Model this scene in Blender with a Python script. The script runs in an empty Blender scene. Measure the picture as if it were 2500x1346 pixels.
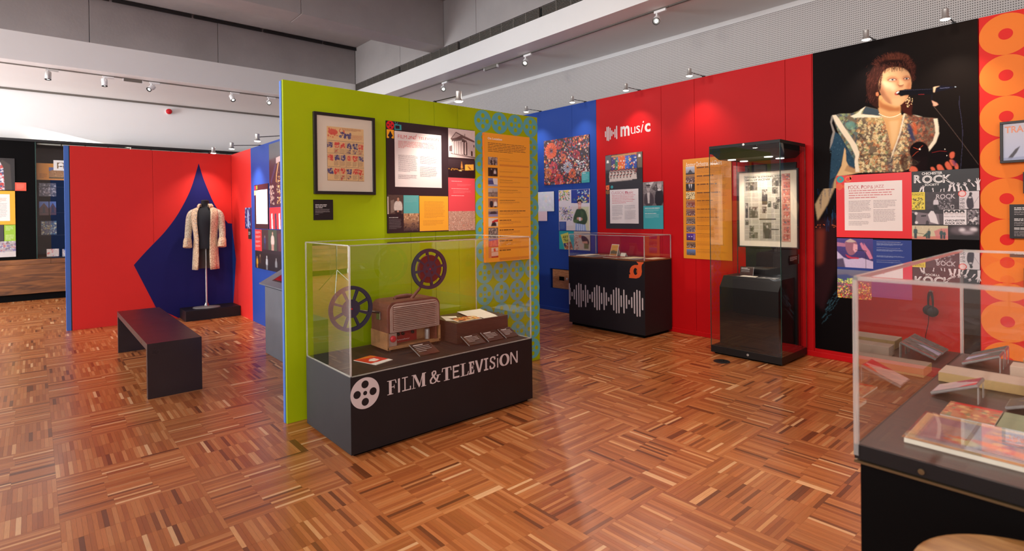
import bpy, bmesh, math, random
import numpy as np
from mathutils import Vector, Matrix

random.seed(7)
rng = np.random.default_rng(11)
S = bpy.context.scene
C = S.collection

# ------------------------------------------------------------------ camera
FPX, CX, CY = 1329.65, 1250.0, 529.53
YAW, PITCH, ROLL, EYE = -0.850339, 0.0051058, 0.0117509, 1.5
def cam_rows():
    cy, sy, cp, sp = math.cos(YAW), math.sin(YAW), math.cos(PITCH), math.sin(PITCH)
    f = Vector((sy * cp, cy * cp, -sp)); r = Vector((cy, -sy, 0)); d = f.cross(r)
    cr, sr = math.cos(ROLL), math.sin(ROLL)
    return (cr * r + sr * d), (-sr * r + cr * d), f
RX, RD, RF = cam_rows()
cam_data = bpy.data.cameras.new('camera')
cam = bpy.data.objects.new('camera', cam_data)
C.objects.link(cam)
cam_data.sensor_width = 36.0
cam_data.lens = FPX / 2500 * 36.0
cam_data.shift_y = -(673.0 - CY) / 2500.0
cam_data.clip_start = 0.05
m = Matrix((RX, -RD, -RF)).transposed().to_4x4()
m.translation = (0, 0, EYE)
cam.matrix_world = m
cam_data.dof.use_dof = True
cam_data.dof.focus_distance = 4.6
cam_data.dof.aperture_fstop = 3.0
S.camera = cam

# ------------------------------------------------------------------ view, world
S.view_settings.view_transform = 'Standard'
S.view_settings.look = 'None'
S.view_settings.gamma = 1.0
S.view_settings.use_curve_mapping = False
S.view_settings.exposure = 0.45
w = bpy.data.worlds.new('world'); S.world = w
w.use_nodes = True
w.node_tree.nodes['Background'].inputs[0].default_value = (0.75, 0.86, 1.0, 1)
w.node_tree.nodes['Background'].inputs[1].default_value = 1.0

# ------------------------------------------------------------------ large lights
def area(name, loc, size, direction, power, color):
    l = bpy.data.lights.new(name, 'AREA'); l.shape = 'RECTANGLE'
    l.size, l.size_y = size; l.energy = power; l.color = color
    o = bpy.data.objects.new(name, l); C.objects.link(o)
    o.location = loc
    o.rotation_euler = Vector(direction).to_track_quat('-Z', 'Y').to_euler()
    return o
# daylight at the window wall; the light behind the camera is added fill
WINDOW_Y, WINDOW_X = -5.0, 4.2
area('daylight_and_fill', (-11.2, WINDOW_Y + 0.12, 1.95), (4.0, 2.8), (0, 1, -0.02), 440, (0.90, 0.95, 1.0))
area('daylight_and_fill', (WINDOW_X - 0.12, -2.5, 2.75), (4.0, 4.3), (-1, 0, 0.0), 170, (1.0, 0.96, 0.93))

# high fill light added over the window wall, set in an unseen opening
area('high_fill_light', (-4.2, WINDOW_Y + 0.12, 4.15), (7.4, 1.3), (0, 1, -0.35), 180, (0.97, 0.98, 1.0))

def spot(name, loc, target, power, angle, blend=0.6, color=(1.0, 0.91, 0.80), radius=0.03):
    l = bpy.data.lights.new(name, 'SPOT'); l.energy = power; l.color = color
    l.spot_size = math.radians(angle); l.spot_blend = blend; l.shadow_soft_size = radius
    o = bpy.data.objects.new(name, l); C.objects.link(o)
    o.location = loc
    o.rotation_euler = (Vector(target) - Vector(loc)).to_track_quat('-Z', 'Y').to_euler()
    return o

# ------------------------------------------------------------------ helpers: reading a place on a known plane
def ray(px, py):
    return RX * ((px - CX) / FPX) + RD * ((py - CY) / FPX) + RF
def at(px, py, ax, val):
    """the point where the sight line through a photograph pixel meets the plane axis=val"""
    d = ray(px, py); o = (0.0, 0.0, EYE)
    t = (val - o[ax]) / d[ax]
    return Vector((o[0] + t * d[0], o[1] + t * d[1], o[2] + t * d[2]))

# ------------------------------------------------------------------ helpers: colours and materials
def lin(c):
    return tuple((v / 12.92 if v <= 0.04045 else ((v + 0.055) / 1.055) ** 2.4) for v in c)
def rgb(r, g, b):
    return lin((r / 255, g / 255, b / 255))
def new_mat(name):
    m = bpy.data.materials.new(name); m.use_nodes = True
    return m, m.node_tree, m.node_tree.nodes['Principled BSDF']
def mat(name, col, rough=0.5, metal=0.0, var=0.0, vscale=4.0, bump=0.0, bscale=60.0, coat=0.0, spec=0.5, emit=None, estr=0.0, trans=0.0, ior=1.45, stretch=(1, 1, 1), rvar=0.0):
    m, nt, b = new_mat(name)
    b.inputs['Base Color'].default_value = (*col, 1)
    b.inputs['Roughness'].default_value = rough
    b.inputs['Metallic'].default_value = metal
    b.inputs['Coat Weight'].default_value = coat
    b.inputs['Specular IOR Level'].default_value = spec
    b.inputs['IOR'].default_value = ior
    b.inputs['Transmission Weight'].default_value = trans
    if emit:
        b.inputs['Emission Color'].default_value = (*emit, 1)
        b.inputs['Emission Strength'].default_value = estr
    N, L = nt.nodes, nt.links
    if var or bump or rvar:
        tc = N.new('ShaderNodeTexCoord'); mp = N.new('ShaderNodeMapping')
        L.new(tc.outputs['Object'], mp.inputs['Vector']); mp.inputs['Scale'].default_value = stretch
    if var or rvar:
        n = N.new('ShaderNodeTexNoise'); n.inputs['Scale'].default_value = vscale
        n.inputs['Detail'].default_value = 5; n.inputs['Roughness'].default_value = 0.6
        L.new(mp.outputs[0], n.inputs['Vector'])
    if var:
        r = N.new('ShaderNodeValToRGB'); L.new(n.outputs['Fac'], r.inputs['Fac'])
        r.color_ramp.elements[0].position = 0.25; r.color_ramp.elements[1].position = 0.75
        r.color_ramp.elements[0].color = (*[c * (1 - var) for c in col], 1)
        r.color_ramp.elements[1].color = (*[min(1, c * (1 + var)) for c in col], 1)
        L.new(r.outputs[0], b.inputs['Base Color'])
    if rvar:
        mr = N.new('ShaderNodeMapRange'); L.new(n.outputs['Fac'], mr.inputs[0])
        mr.inputs[3].default_value = max(0, rough - rvar); mr.inputs[4].default_value = rough + rvar
        L.new(mr.outputs[0], b.inputs['Roughness'])
    if bump:
        n2 = N.new('ShaderNodeTexNoise'); n2.inputs['Scale'].default_value = bscale; n2.inputs['Detail'].default_value = 3
        L.new(mp.outputs[0], n2.inputs['Vector'])
        bp = N.new('ShaderNodeBump'); bp.inputs['Strength'].default_value = bump; bp.inputs['Distance'].default_value = 0.01
        L.new(n2.outputs['Fac'], bp.inputs['Height']); L.new(bp.outputs[0], b.inputs['Normal'])
    return m
def glass_mat(name, tint=(0.985, 0.992, 0.985), ior=1.5):
    # thin clear sheet: mirror-like Fresnel reflection over straight transmission (a real pane seen through both its faces)
    m = bpy.data.materials.new(name); m.use_nodes = True
    nt = m.node_tree; N, L = nt.nodes, nt.links; N.clear()
    o = N.new('ShaderNodeOutputMaterial'); mx = N.new('ShaderNodeMixShader')
    f = N.new('ShaderNodeFresnel'); f.inputs[0].default_value = ior
    t = N.new('ShaderNodeBsdfTransparent'); t.inputs[0].default_value = (*tint, 1)
    g = N.new('ShaderNodeBsdfGlossy'); g.inputs['Roughness'].default_value = 0.0; g.inputs[0].default_value = (1, 1, 1, 1)
    # the same reflectance from either side of the sheet
    ge = N.new('ShaderNodeNewGeometry'); iv = N.new('ShaderNodeMapRange'); L.new(ge.outputs['Backfacing'], iv.inputs[0])
    iv.inputs[3].default_value = ior; iv.inputs[4].default_value = 1 / ior; L.new(iv.outputs[0], f.inputs[0])
    # both faces of the pane: 2R / (1 + R)
    a = N.new('ShaderNodeMath'); a.operation = 'ADD'; a.inputs[1].default_value = 1.0; L.new(f.outputs[0], a.inputs[0])
    k = N.new('ShaderNodeMath'); k.operation = 'MULTIPLY'; k.inputs[1].default_value = 2.0; L.new(f.outputs[0], k.inputs[0])
    d = N.new('ShaderNodeMath'); d.operation = 'DIVIDE'; L.new(k.outputs[0], d.inputs[0]); L.new(a.outputs[0], d.inputs[1])
    L.new(d.outputs[0], mx.inputs[0]); L.new(t.outputs[0], mx.inputs[1]); L.new(g.outputs[0], mx.inputs[2])
    L.new(mx.outputs[0], o.inputs[0])
    return m

M = {}
M['print'], nt, b = new_mat('print')
at_ = nt.nodes.new('ShaderNodeAttribute'); at_.attribute_name = 'Col'
nt.links.new(at_.outputs['Color'], b.inputs['Base Color']); b.inputs['Roughness'].default_value = 0.38
M['print_gloss'], nt, b = new_mat('print_gloss')
at_ = nt.nodes.new('ShaderNodeAttribute'); at_.attribute_name = 'Col'
nt.links.new(at_.outputs['Color'], b.inputs['Base Color']); b.inputs['Roughness'].default_value = 0.22
M['print_matt'], nt, b = new_mat('print_matt')
at_ = nt.nodes.new('ShaderNodeAttribute'); at_.attribute_name = 'Col'
nt.links.new(at_.outputs['Color'], b.inputs['Base Color']); b.inputs['Roughness'].default_value = 0.55; b.inputs['Specular IOR Level'].default_value = 0.06
M['glass'] = glass_mat('glass')
M['acrylic_edge'] = mat('acrylic_edge', rgb(240, 236, 230), 0.12, trans=0.75, ior=1.49)
M['case_glass_edge'] = mat('case_glass_edge', rgb(60, 92, 84), 0.12, trans=0.4)
M['white_paint'] = mat('white_paint', rgb(232, 230, 226), 0.55, var=0.02, vscale=1.5)
M['white_wall'] = mat('white_wall', rgb(236, 234, 230), 0.45, var=0.02, vscale=0.8)
M['strip_grey'] = mat('strip_grey', rgb(170, 172, 160), 0.4)
M['concrete'] = mat('concrete', rgb(160, 155, 152), 0.75, var=0.13, vscale=1.1, bump=0.12, bscale=25, rvar=0.1)
M['slot'] = mat('slot', rgb(28, 28, 28), 0.6)
M['grille'] = mat('grille', rgb(112, 106, 98), 0.5, metal=0.2)
M['grille_dark'] = mat('grille_dark', rgb(58, 55, 50), 0.6)
M['red'] = mat('red', rgb(190, 8, 14), 0.5, spec=0.22, var=0.05, vscale=1.2, bump=0.02, bscale=200)
M['blue'] = mat('blue', rgb(34, 68, 150), 0.5, spec=0.22, var=0.05, vscale=1.2, bump=0.02, bscale=200)
M['alcove_red'] = mat('alcove_red', rgb(226, 50, 44), 0.5, spec=0.22, var=0.04, vscale=1.0)
M['alcove_blue'] = mat('alcove_blue', rgb(30, 30, 96), 0.5, spec=0.2, var=0.04)
M['edge_blue'] = mat('edge_blue', rgb(72, 118, 205), 0.5, var=0.05)
M['green'] = mat('green', rgb(166, 184, 0), 0.5, spec=0.25, var=0.06, vscale=1.6, bump=0.02, bscale=150)
M['reel_blue'] = mat('reel_blue', rgb(96, 176, 184), 0.5)
M['orange'] = mat('orange', rgb(250, 130, 40), 0.5, spec=0.25)
M['orange_red'] = mat('orange_red', rgb(232, 36, 28), 0.5, spec=0.25)
M['black'] = mat('black', rgb(24, 22, 23), 0.42, var=0.15, vscale=3, rvar=0.05, spec=0.35)
M['black_matt'] = mat('black_matt', rgb(6, 4, 4), 0.65, var=0.1, spec=0.1)
M['plinth'] = mat('plinth', rgb(30, 26, 28), 0.5, var=0.14, vscale=2.5, rvar=0.06, spec=0.35)
M['bench'] = mat('bench', rgb(46, 34, 36), 0.3, var=0.12, vscale=3.5, bump=0.06, bscale=9, rvar=0.08)
M['kiosk'] = mat('kiosk', rgb(92, 96, 102), 0.5, var=0.12, vscale=4)
M['vinyl_white'] = mat('vinyl_white', rgb(206, 192, 190), 0.5)
M['silver'] = mat('silver', rgb(200, 198, 194), 0.38, metal=0.7)
M['steel'] = mat('steel', rgb(150, 148, 146), 0.3, metal=1.0, var=0.1)
M['lamp_white'] = mat('lamp_white', rgb(235, 234, 232), 0.35)
M['lamp_glow'] = mat('lamp_glow', (1, 1, 1), 0.5, emit=(1.0, 0.93, 0.82), estr=14)
M['case_glow'] = mat('case_glow', (1, 1, 1), 0.5, emit=(1.0, 0.93, 0.85), estr=2.2)
M['dark_metal'] = mat('dark_metal', rgb(52, 50, 50), 0.35, metal=0.6)
M['paper'] = mat('paper', rgb(234, 222, 202), 0.6, var=0.04, vscale=20)
M['mount'] = mat('mount', rgb(232, 216, 196), 0.6, var=0.02)
M['frame'] = mat('frame', rgb(38, 32, 33), 0.4)
def wood_mat(name, c1, c2, c3, rough, scale, stretch):
    m, nt, b = new_mat(name); N, L = nt.nodes, nt.links
    tc = N.new('ShaderNodeTexCoord'); mp = N.new('ShaderNodeMapping'); mp.inputs['Scale'].default_value = stretch
    L.new(tc.outputs['Object'], mp.inputs[0])
    n = N.new('ShaderNodeTexNoise'); n.inputs['Scale'].default_value = scale; n.inputs['Detail'].default_value = 8
    n.inputs['Distortion'].default_value = 1.2
    L.new(mp.outputs[0], n.inputs['Vector'])
    r = N.new('ShaderNodeValToRGB'); L.new(n.outputs['Fac'], r.inputs[0])
    r.color_ramp.elements[0].position = 0.32; r.color_ramp.elements[0].color = (*c1, 1)
    r.color_ramp.elements[1].position = 0.7; r.color_ramp.elements[1].color = (*c3, 1)
    e = r.color_ramp.elements.new(0.5); e.color = (*c2, 1)
    L.new(r.outputs[0], b.inputs['Base Color']); b.inputs['Roughness'].default_value = rough
    return m
M['walnut'] = wood_mat('walnut', rgb(68, 36, 16), rgb(116, 68, 30), rgb(148, 92, 46), 0.35, 2.2, (1, 0.7, 7))
M['drawer_wood'] = wood_mat('drawer_wood', rgb(150, 96, 60), rgb(178, 120, 78), rgb(196, 140, 96), 0.4, 8, (1, 1, 8))
M['stool_wood'] = wood_mat('stool_wood', rgb(176, 116, 60), rgb(198, 136, 74), rgb(212, 154, 92), 0.4, 6, (1, 6, 1))
M['book_board'] = mat('book_board', rgb(176, 142, 92), 0.6, var=0.1, vscale=9)
M['projector_brown'] = mat('projector_brown', rgb(112, 62, 48), 0.55, var=0.3, vscale=14, bump=0.1)
M['projector_tan'] = mat('projector_tan', rgb(168, 138, 126), 0.5, var=0.12, vscale=20)
M['worn_wood'] = mat('worn_wood', rgb(160, 112, 72), 0.6, var=0.3, vscale=16)
M['reel_metal'] = mat('reel_metal', rgb(70, 66, 88), 0.42, metal=0.35, var=0.12, vscale=8)
M['film_brown'] = mat('film_brown', rgb(104, 44, 40), 0.35, var=0.15, vscale=12)
M['headphone'] = mat('headphone', rgb(30, 31, 35), 0.35)
M['alarm_red'] = mat('alarm_red', rgb(200, 24, 34), 0.3)
M['mannequin'] = mat('mannequin', rgb(34, 34, 38), 0.85, bump=0.05, bscale=300)
M['riser'] = mat('riser', rgb(66, 48, 44), 0.35, var=0.12, vscale=5, stretch=(1, 1, 6))

# parquet: every strip carries its own tone; grain runs along its UV
def parquet_material():
    m, nt, b = new_mat('parquet'); N, L = nt.nodes, nt.links
    a = N.new('ShaderNodeAttribute'); a.attribute_name = 'Col'
    uv = N.new('ShaderNodeUVMap'); uv.uv_map = 'UVMap'
    mp = N.new('ShaderNodeMapping'); mp.inputs['Scale'].default_value = (3.0, 45.0, 1)
    L.new(uv.outputs[0], mp.inputs[0])
    n = N.new('ShaderNodeTexNoise'); n.inputs['Scale'].default_value = 6; n.inputs['Detail'].default_value = 6
    L.new(mp.outputs[0], n.inputs['Vector'])
    mr = N.new('ShaderNodeMapRange'); mr.inputs[1].default_value = 0.25; mr.inputs[2].default_value = 0.75
    mr.inputs[3].default_value = 0.86; mr.inputs[4].default_value = 1.12
    L.new(n.outputs['Fac'], mr.inputs[0])
    vm = N.new('ShaderNodeVectorMath'); vm.operation = 'SCALE'
    L.new(a.outputs['Color'], vm.inputs[0]); L.new(mr.outputs[0], vm.inputs['Scale'])
    L.new(vm.outputs[0], b.inputs['Base Color'])
    r2 = N.new('ShaderNodeMapRange'); r2.inputs[3].default_value = 0.24; r2.inputs[4].default_value = 0.36
    L.new(n.outputs['Fac'], r2.inputs[0]); L.new(r2.outputs[0], b.inputs['Roughness'])
    b.inputs['Specular IOR Level'].default_value = 0.5
    b.inputs['Coat Weight'].default_value = 0.12; b.inputs['Coat Roughness'].default_value = 0.14
    return m
M['parquet'] = parquet_material()

# ------------------------------------------------------------------ helpers: meshes
class MB:
    """collects shapes and links them as one mesh object"""
    def __init__(s): s.v = []; s.f = []; s.mi = []; s.col = []; s.mats = []
    def _m(s, m):
        if m not in s.mats: s.mats.append(m)
        return s.mats.index(m)
    def add(s, vs, fs, m=None, col=(1, 1, 1)):
        k = len(s.v); s.v += [tuple(v) for v in vs]
        mi = s._m(m) if m else 0
        for f in fs:
            s.f.append(tuple(i + k for i in f)); s.mi.append(mi); s.col.append(col)
        return s
    def box(s, x0, x1, y0, y1, z0, z1, m=None, col=(1, 1, 1)):
        vs = [(x0, y0, z0), (x1, y0, z0), (x1, y1, z0), (x0, y1, z0), (x0, y0, z1), (x1, y0, z1), (x1, y1, z1), (x0, y1, z1)]
        return s.add(vs, [(0, 3, 2, 1), (4, 5, 6, 7), (0, 1, 5, 4), (1, 2, 6, 5), (2, 3, 7, 6), (3, 0, 4, 7)], m, col)
    def quad(s, pts, m=None, col=(1, 1, 1)): return s.add(pts, [tuple(range(len(pts)))], m, col)
    def prism(s, pts, off, m=None, col=(1, 1, 1)):
        """extrude polygon pts (3-D) by vector off"""
        n = len(pts); o = Vector(off)
        vs = [Vector(p) for p in pts] + [Vector(p) + o for p in pts]
        fs = [tuple(reversed(range(n))), tuple(range(n, 2 * n))] + [(i, (i + 1) % n, n + (i + 1) % n, n + i) for i in range(n)]
        return s.add(vs, fs, m, col)
    def tube(s, path, r, n=10, m=None, cap=True):
        path = [Vector(p) for p in path]; rings = []; k0 = len(s.v)
        rs = r if isinstance(r, (list, tuple)) else [r] * len(path)
        up = None
        for i, p in enumerate(path):
            t = (path[min(i + 1, len(path) - 1)] - path[max(i - 1, 0)]).normalized()
            if up is None: up = t.orthogonal().normalized()
            up = (up - t * up.dot(t)).normalized(); sd = t.cross(up)
            rings.append([p + (up * math.cos(a) + sd * math.sin(a)) * rs[i] for a in [2 * math.pi * j / n for j in range(n)]])
        vs = [v for q in rings for v in q]; fs = []
        for i in range(len(path) - 1):
            for j in range(n):
                fs.append((i * n + j, i * n + (j + 1) % n, (i + 1) * n + (j + 1) % n, (i + 1) * n + j))
        if cap: fs += [tuple(reversed(range(n))), tuple((len(path) - 1) * n + j for j in range(n))]
        return s.add(vs, fs, m)
    def lathe(s, prof, origin=(0, 0, 0), axis=(0, 0, 1), n=24, m=None):
        a = Vector(axis).normalized(); u = a.orthogonal().normalized(); v = a.cross(u); o = Vector(origin)
        vs = []; fs = []
        for r, h in prof:
            for j in range(n):
                t = 2 * math.pi * j / n
                vs.append(o + a * h + (u * math.cos(t) + v * math.sin(t)) * r)
        for i in range(len(prof) - 1):
            for j in range(n):
                fs.append((i * n + j, i * n + (j + 1) % n, (i + 1) * n + (j + 1) % n, (i + 1) * n + j))
        fs += [tuple(reversed(range(n))), tuple((len(prof) - 1) * n + j for j in range(n))]
        return s.add(vs, fs, m)
    def mesh(s, name, smooth=False, colors=False):
        me = bpy.data.meshes.new(name); me.from_pydata(s.v, [], s.f); me.update()
        for mm in s.mats: me.materials.append(mm)
        me.polygons.foreach_set('material_index', s.mi)
        if smooth: me.polygons.foreach_set('use_smooth', [True] * len(s.f))
        if colors:
            at = me.color_attributes.new('Col', 'FLOAT_COLOR', 'CORNER')
            buf = []
            for f, c in zip(s.f, s.col): buf += [*c, 1.0] * len(f)
            at.data.foreach_set('color', buf)
        return me
    def build(s, name, m=None, parent=None, smooth=False, bevel=0.0, colors=False, loc=(0, 0, 0)):
        if m is not None: s.mats = [m]; s.mi = [0] * len(s.f)
        me = s.mesh(name, smooth, colors)
        return link(name, me, parent, loc, bevel, smooth)
def link(name, me, parent=None, loc=(0, 0, 0), bevel=0.0, smooth=False):
    o = bpy.data.objects.new(name, me); C.objects.link(o); o.location = loc
    if parent is not None:
        o.parent = parent
        # geometry is given in world coordinates; take the parent's place out of it
        o.matrix_parent_inverse = parent_inv(parent)
    if bevel:
        b = o.modifiers.new('bevel', 'BEVEL'); b.width = bevel; b.segments = 2; b.limit_method = 'ANGLE'
        b.angle_limit = math.radians(40)
    if smooth:
        e = o.modifiers.new('edges', 'EDGE_SPLIT'); e.split_angle = math.radians(38)
    return o
def world_of(o):
    if o.parent is None: return o.matrix_basis.copy()
    return world_of(o.parent) @ o.matrix_parent_inverse @ o.matrix_basis
def parent_inv(p): return world_of(p).inverted()
def tag(o, label=None, cat=None, group=None, kind=None):
    if label: o['label'] = label
    if cat: o['category'] = cat
    if group: o['group'] = group
    if kind: o['kind'] = kind
    return o
def thing(name, label, cat, loc=(0, 0, 0), group=None, rz=0.0):
    o = bpy.data.objects.new(name, None); C.objects.link(o); o.location = loc; o.rotation_euler.z = rz
    o.empty_display_size = 0.1
    return tag(o, label, cat, group)
def struct(name, o=None):
    if o is None:
        o = bpy.data.objects.new(name, None); C.objects.link(o)
    o['kind'] = 'structure'; return o
def copy_tree(o, parent=None):
    c = o.copy(); C.objects.link(c); c.parent = parent
    for ch in [x for x in bpy.data.objects if x.parent is o]: copy_tree(ch, c)
    return c

# ------------------------------------------------------------------ helpers: flat print on a plane
class Plane:
    """a vertical plane: ax 0 = faces +X (s runs along +Y), ax 1 = faces -Y (s runs along +X)"""
    def __init__(s, ax, val): s.ax, s.val = ax, val
    def sz(s, px, py):
        p = at(px, py, s.ax, s.val); return (p[1] if s.ax == 0 else p[0], p[2])
    def P(s, a, z, out=0.0):
        return (s.val + out, a, z) if s.ax == 0 else (a, s.val - out, z)
class Flat:
    """a tabletop sheet: local u, v run along two given vectors"""
    def __init__(s, o, u, v): s.o, s.u, s.v = Vector(o), Vector(u), Vector(v); s.n = s.u.cross(s.v).normalized()
    def P(s, a, b, out=0.0): return tuple(s.o + s.u * a + s.v * b + s.n * out)

def pip(poly, X, Y):
    inside = np.zeros(X.shape, bool); n = len(poly); j = n - 1
    for i in range(n):
        xi, yi = poly[i]; xj, yj = poly[j]
        if yi != yj:
            c = ((yi > Y) != (yj > Y)) & (X < (xj - xi) * (Y - yi) / (yj - yi) + xi)
            inside ^= c
        j = i
    return inside
def smooth_closed(pts, it=2):
    for _ in range(it):
        q = []
        for i in range(len(pts)):
            a, b = pts[i], pts[(i + 1) % len(pts)]
            q += [(a[0] * .75 + b[0] * .25, a[1] * .75 + b[1] * .25), (a[0] * .25 + b[0] * .75, a[1] * .25 + b[1] * .75)]
        pts = q
    return pts
class Canvas:
    """a picture painted on a fine grid of coloured cells; (s, z) are plane coordinates"""
    def __init__(c, plane, s0, s1, z0, z1, nx, ny, base):
        c.pl, c.s0, c.s1, c.z0, c.z1, c.nx, c.ny = plane, s0, s1, z0, z1, nx, ny
        c.w, c.h = nx * 2, ny * 2
        c.a = np.ones((c.h, c.w, 3)) * np.array(base, float)
        xs = s0 + (np.arange(c.w) + .5) / c.w * (s1 - s0); zs = z1 - (np.arange(c.h) + .5) / c.h * (z1 - z0)
        c.X, c.Y = np.meshgrid(xs, zs)
        c.px = True
    def T(c, p): return c.pl.sz(*p) if c.px else (c.s0 + p[0] * (c.s1 - c.s0), c.z1 - p[1] * (c.z1 - c.z0))
    def blur(c, m, r):
        k = max(1, int(round(r)))
        for _ in range(2):
            for axx in (0, 1):
                p = np.pad(m, [(k, k) if i == axx else (0, 0) for i in range(2)], mode='edge')
                cs = np.cumsum(p, axis=axx); z = np.zeros_like(np.take(cs, [0], axx))
                cs = np.concatenate([z, cs], axis=axx)
                n = 2 * k + 1; L = m.shape[axx]
                m = (np.take(cs, range(n, n + L), axx) - np.take(cs, range(0, L), axx)) / n
        return m
    def put(c, mask, col, a=1.0):
        mask = mask[..., None] * a; c.a = c.a * (1 - mask) + np.array(col) * mask
    def poly(c, pts, col, a=1.0, soft=0, sm=0):
        q = [c.T(p) for p in pts]
        if sm: q = smooth_closed(q, sm)
        # work only on the window of cells the shape can touch
        pad = 2 + 2 * max(1, int(round(soft))) * (1 if soft else 0)
        fx = [(p[0] - c.s0) / (c.s1 - c.s0) * c.w for p in q]; fy = [(c.z1 - p[1]) / (c.z1 - c.z0) * c.h for p in q]
        i0, i1 = max(0, int(min(fx)) - pad), min(c.w, int(max(fx)) + pad + 2); j0, j1 = max(0, int(min(fy)) - pad), min(c.h, int(max(fy)) + pad + 2)
        if i1 <= i0 or j1 <= j0: return c
        m = pip(q, c.X[j0:j1, i0:i1], c.Y[j0:j1, i0:i1]).astype(float)
        if soft: m = c.blur(m, soft)
        m = m[..., None] * a; c.a[j0:j1, i0:i1] = c.a[j0:j1, i0:i1] * (1 - m) + np.array(col) * m; return c
    def ell(c, x, y, rx, ry, col, a=1.0, soft=0, n=28):
        return c.poly([(x + rx * math.cos(2 * math.pi * k / n), y + ry * math.sin(2 * math.pi * k / n)) for k in range(n)], col, a, soft)
    def stroke(c, pts, wd, col, a=1.0, soft=0):
        for p, q in zip(pts, pts[1:]):
            d = Vector((q[0] - p[0], q[1] - p[1])); l = d.length or 1
            n = Vector((-d.y, d.x)) / l * wd / 2; e = d / l * wd * .3
            c.poly([(p[0] - e.x + n.x, p[1] - e.y + n.y), (q[0] + e.x + n.x, q[1] + e.y + n.y), (q[0] + e.x - n.x, q[1] + e.y - n.y), (p[0] - e.x - n.x, p[1] - e.y - n.y)], col, a, soft)
        return c
    def grad(c, top, bot):
        t = np.linspace(0, 1, c.h)[:, None, None]; c.a = (np.array(top) * (1 - t) + np.array(bot) * t) * np.ones((c.h, c.w, 1)); return c
    def speck(c, cols, n, rmin, rmax, a=1.0, box=(0, 0, 1, 1), soft=0):
        was = c.px; c.px = False
        for _ in range(n):
            x = rng.uniform(box[0], box[2]); y = rng.uniform(box[1], box[3]); r = rng.uniform(rmin, rmax)
            asp = (c.s1 - c.s0) / (c.z1 - c.z0)
            k = rng.integers(3, 7); ph = rng.uniform(0, 6.3)
            c.poly([(x + r * rng.uniform(.5, 1.2) / asp * math.cos(ph + 6.283 * i / k), y + r * rng.uniform(.5, 1.2) * math.sin(ph + 6.283 * i / k)) for i in range(k)], cols[rng.integers(len(cols))], a, soft)
        c.px = was; return c
    def mottle(c, amt, cell=2, mask=None):
        h, w_ = c.h // cell + 2, c.w // cell + 2
        n = np.kron(rng.uniform(1 - amt, 1 + amt, (h, w_)), np.ones((cell, cell)))[:c.h, :c.w]
        n = c.blur(n, max(1, cell // 2))
        f = n[..., None] if mask is None else (n * mask + (1 - mask))[..., None]
        c.a = c.a * f; return c
    def into(c, mb, out):
        """write the painted grid as quads"""
        a = c.a.reshape(c.ny, 2, c.nx, 2, 3).mean(axis=(1, 3))
        k0 = len(mb.v)
        for j in range(c.ny + 1):
            z = c.z1 - j / c.ny * (c.z1 - c.z0)
            for i in range(c.nx + 1):
                mb.v.append(c.pl.P(c.s0 + i / c.nx * (c.s1 - c.s0), z, out))
        W = c.nx + 1
        mi = mb._m(M['print'])
        for j in range(c.ny):
            for i in range(c.nx):
                mb.f.append((k0 + (j + 1) * W + i, k0 + (j + 1) * W + i + 1, k0 + j * W + i + 1, k0 + j * W + i))
                mb.mi.append(mi); mb.col.append(tuple(a[j, i]))
        return mb

def rect(mb, pl, s0, s1, z0, z1, out, col):
    mb.quad([pl.P(s0, z0, out), pl.P(s1, z0, out), pl.P(s1, z1, out), pl.P(s0, z1, out)], None, col)
def prect(mb, pl, x0, y0, x1, y1, out, col):
    """flat rectangle from its photographed top-left and bottom-right corner"""
    a, b = pl.sz(x0, y0), pl.sz(x1, y1)
    rect(mb, pl, a[0], b[0], b[1], a[1], out, col)
def ppoly(mb, pl, pts, out, col):
    q = [pl.sz(*p) for p in pts]; ar = sum(q[i][0] * q[(i + 1) % len(q)][1] - q[(i + 1) % len(q)][0] * q[i][1] for i in range(len(q)))
    if ar < 0: q.reverse()
    mb.quad([pl.P(a, z, out) for a, z in q], None, col)
def pdisc(mb, pl, s, z, r, out, col, n=28, rs=None):
    mb.quad([pl.P(s + (rs or r) * math.cos(2 * math.pi * k / n), z + r * math.sin(2 * math.pi * k / n), out) for k in range(n)], None, col)
def words(mb, pl, s0, s1, ztop, lead, n, hgt, out, col, last=0.6, seed=0):
    hgt *= 0.78
    """n lines of small print set as word-long dashes"""
    if s1 < s0: s0, s1 = s1, s0
    r = random.Random(seed + int(s0 * 977) + int(ztop * 1313)); wmin = max(abs(hgt) * 0.95, (s1 - s0) / 60)
    for i in range(n):
        z = ztop - i * lead; s = s0; end = s0 + (s1 - s0) * (last if i == n - 1 else r.uniform(.88, 1.0))
        cw = wmin
        while s < end:
            e = min(end, s + cw * r.randint(2, 8))
            rect(mb, pl, s, e, z - hgt, z, out, col)
            s = e + cw * 0.75
FONT_CACHE = {}
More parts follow.
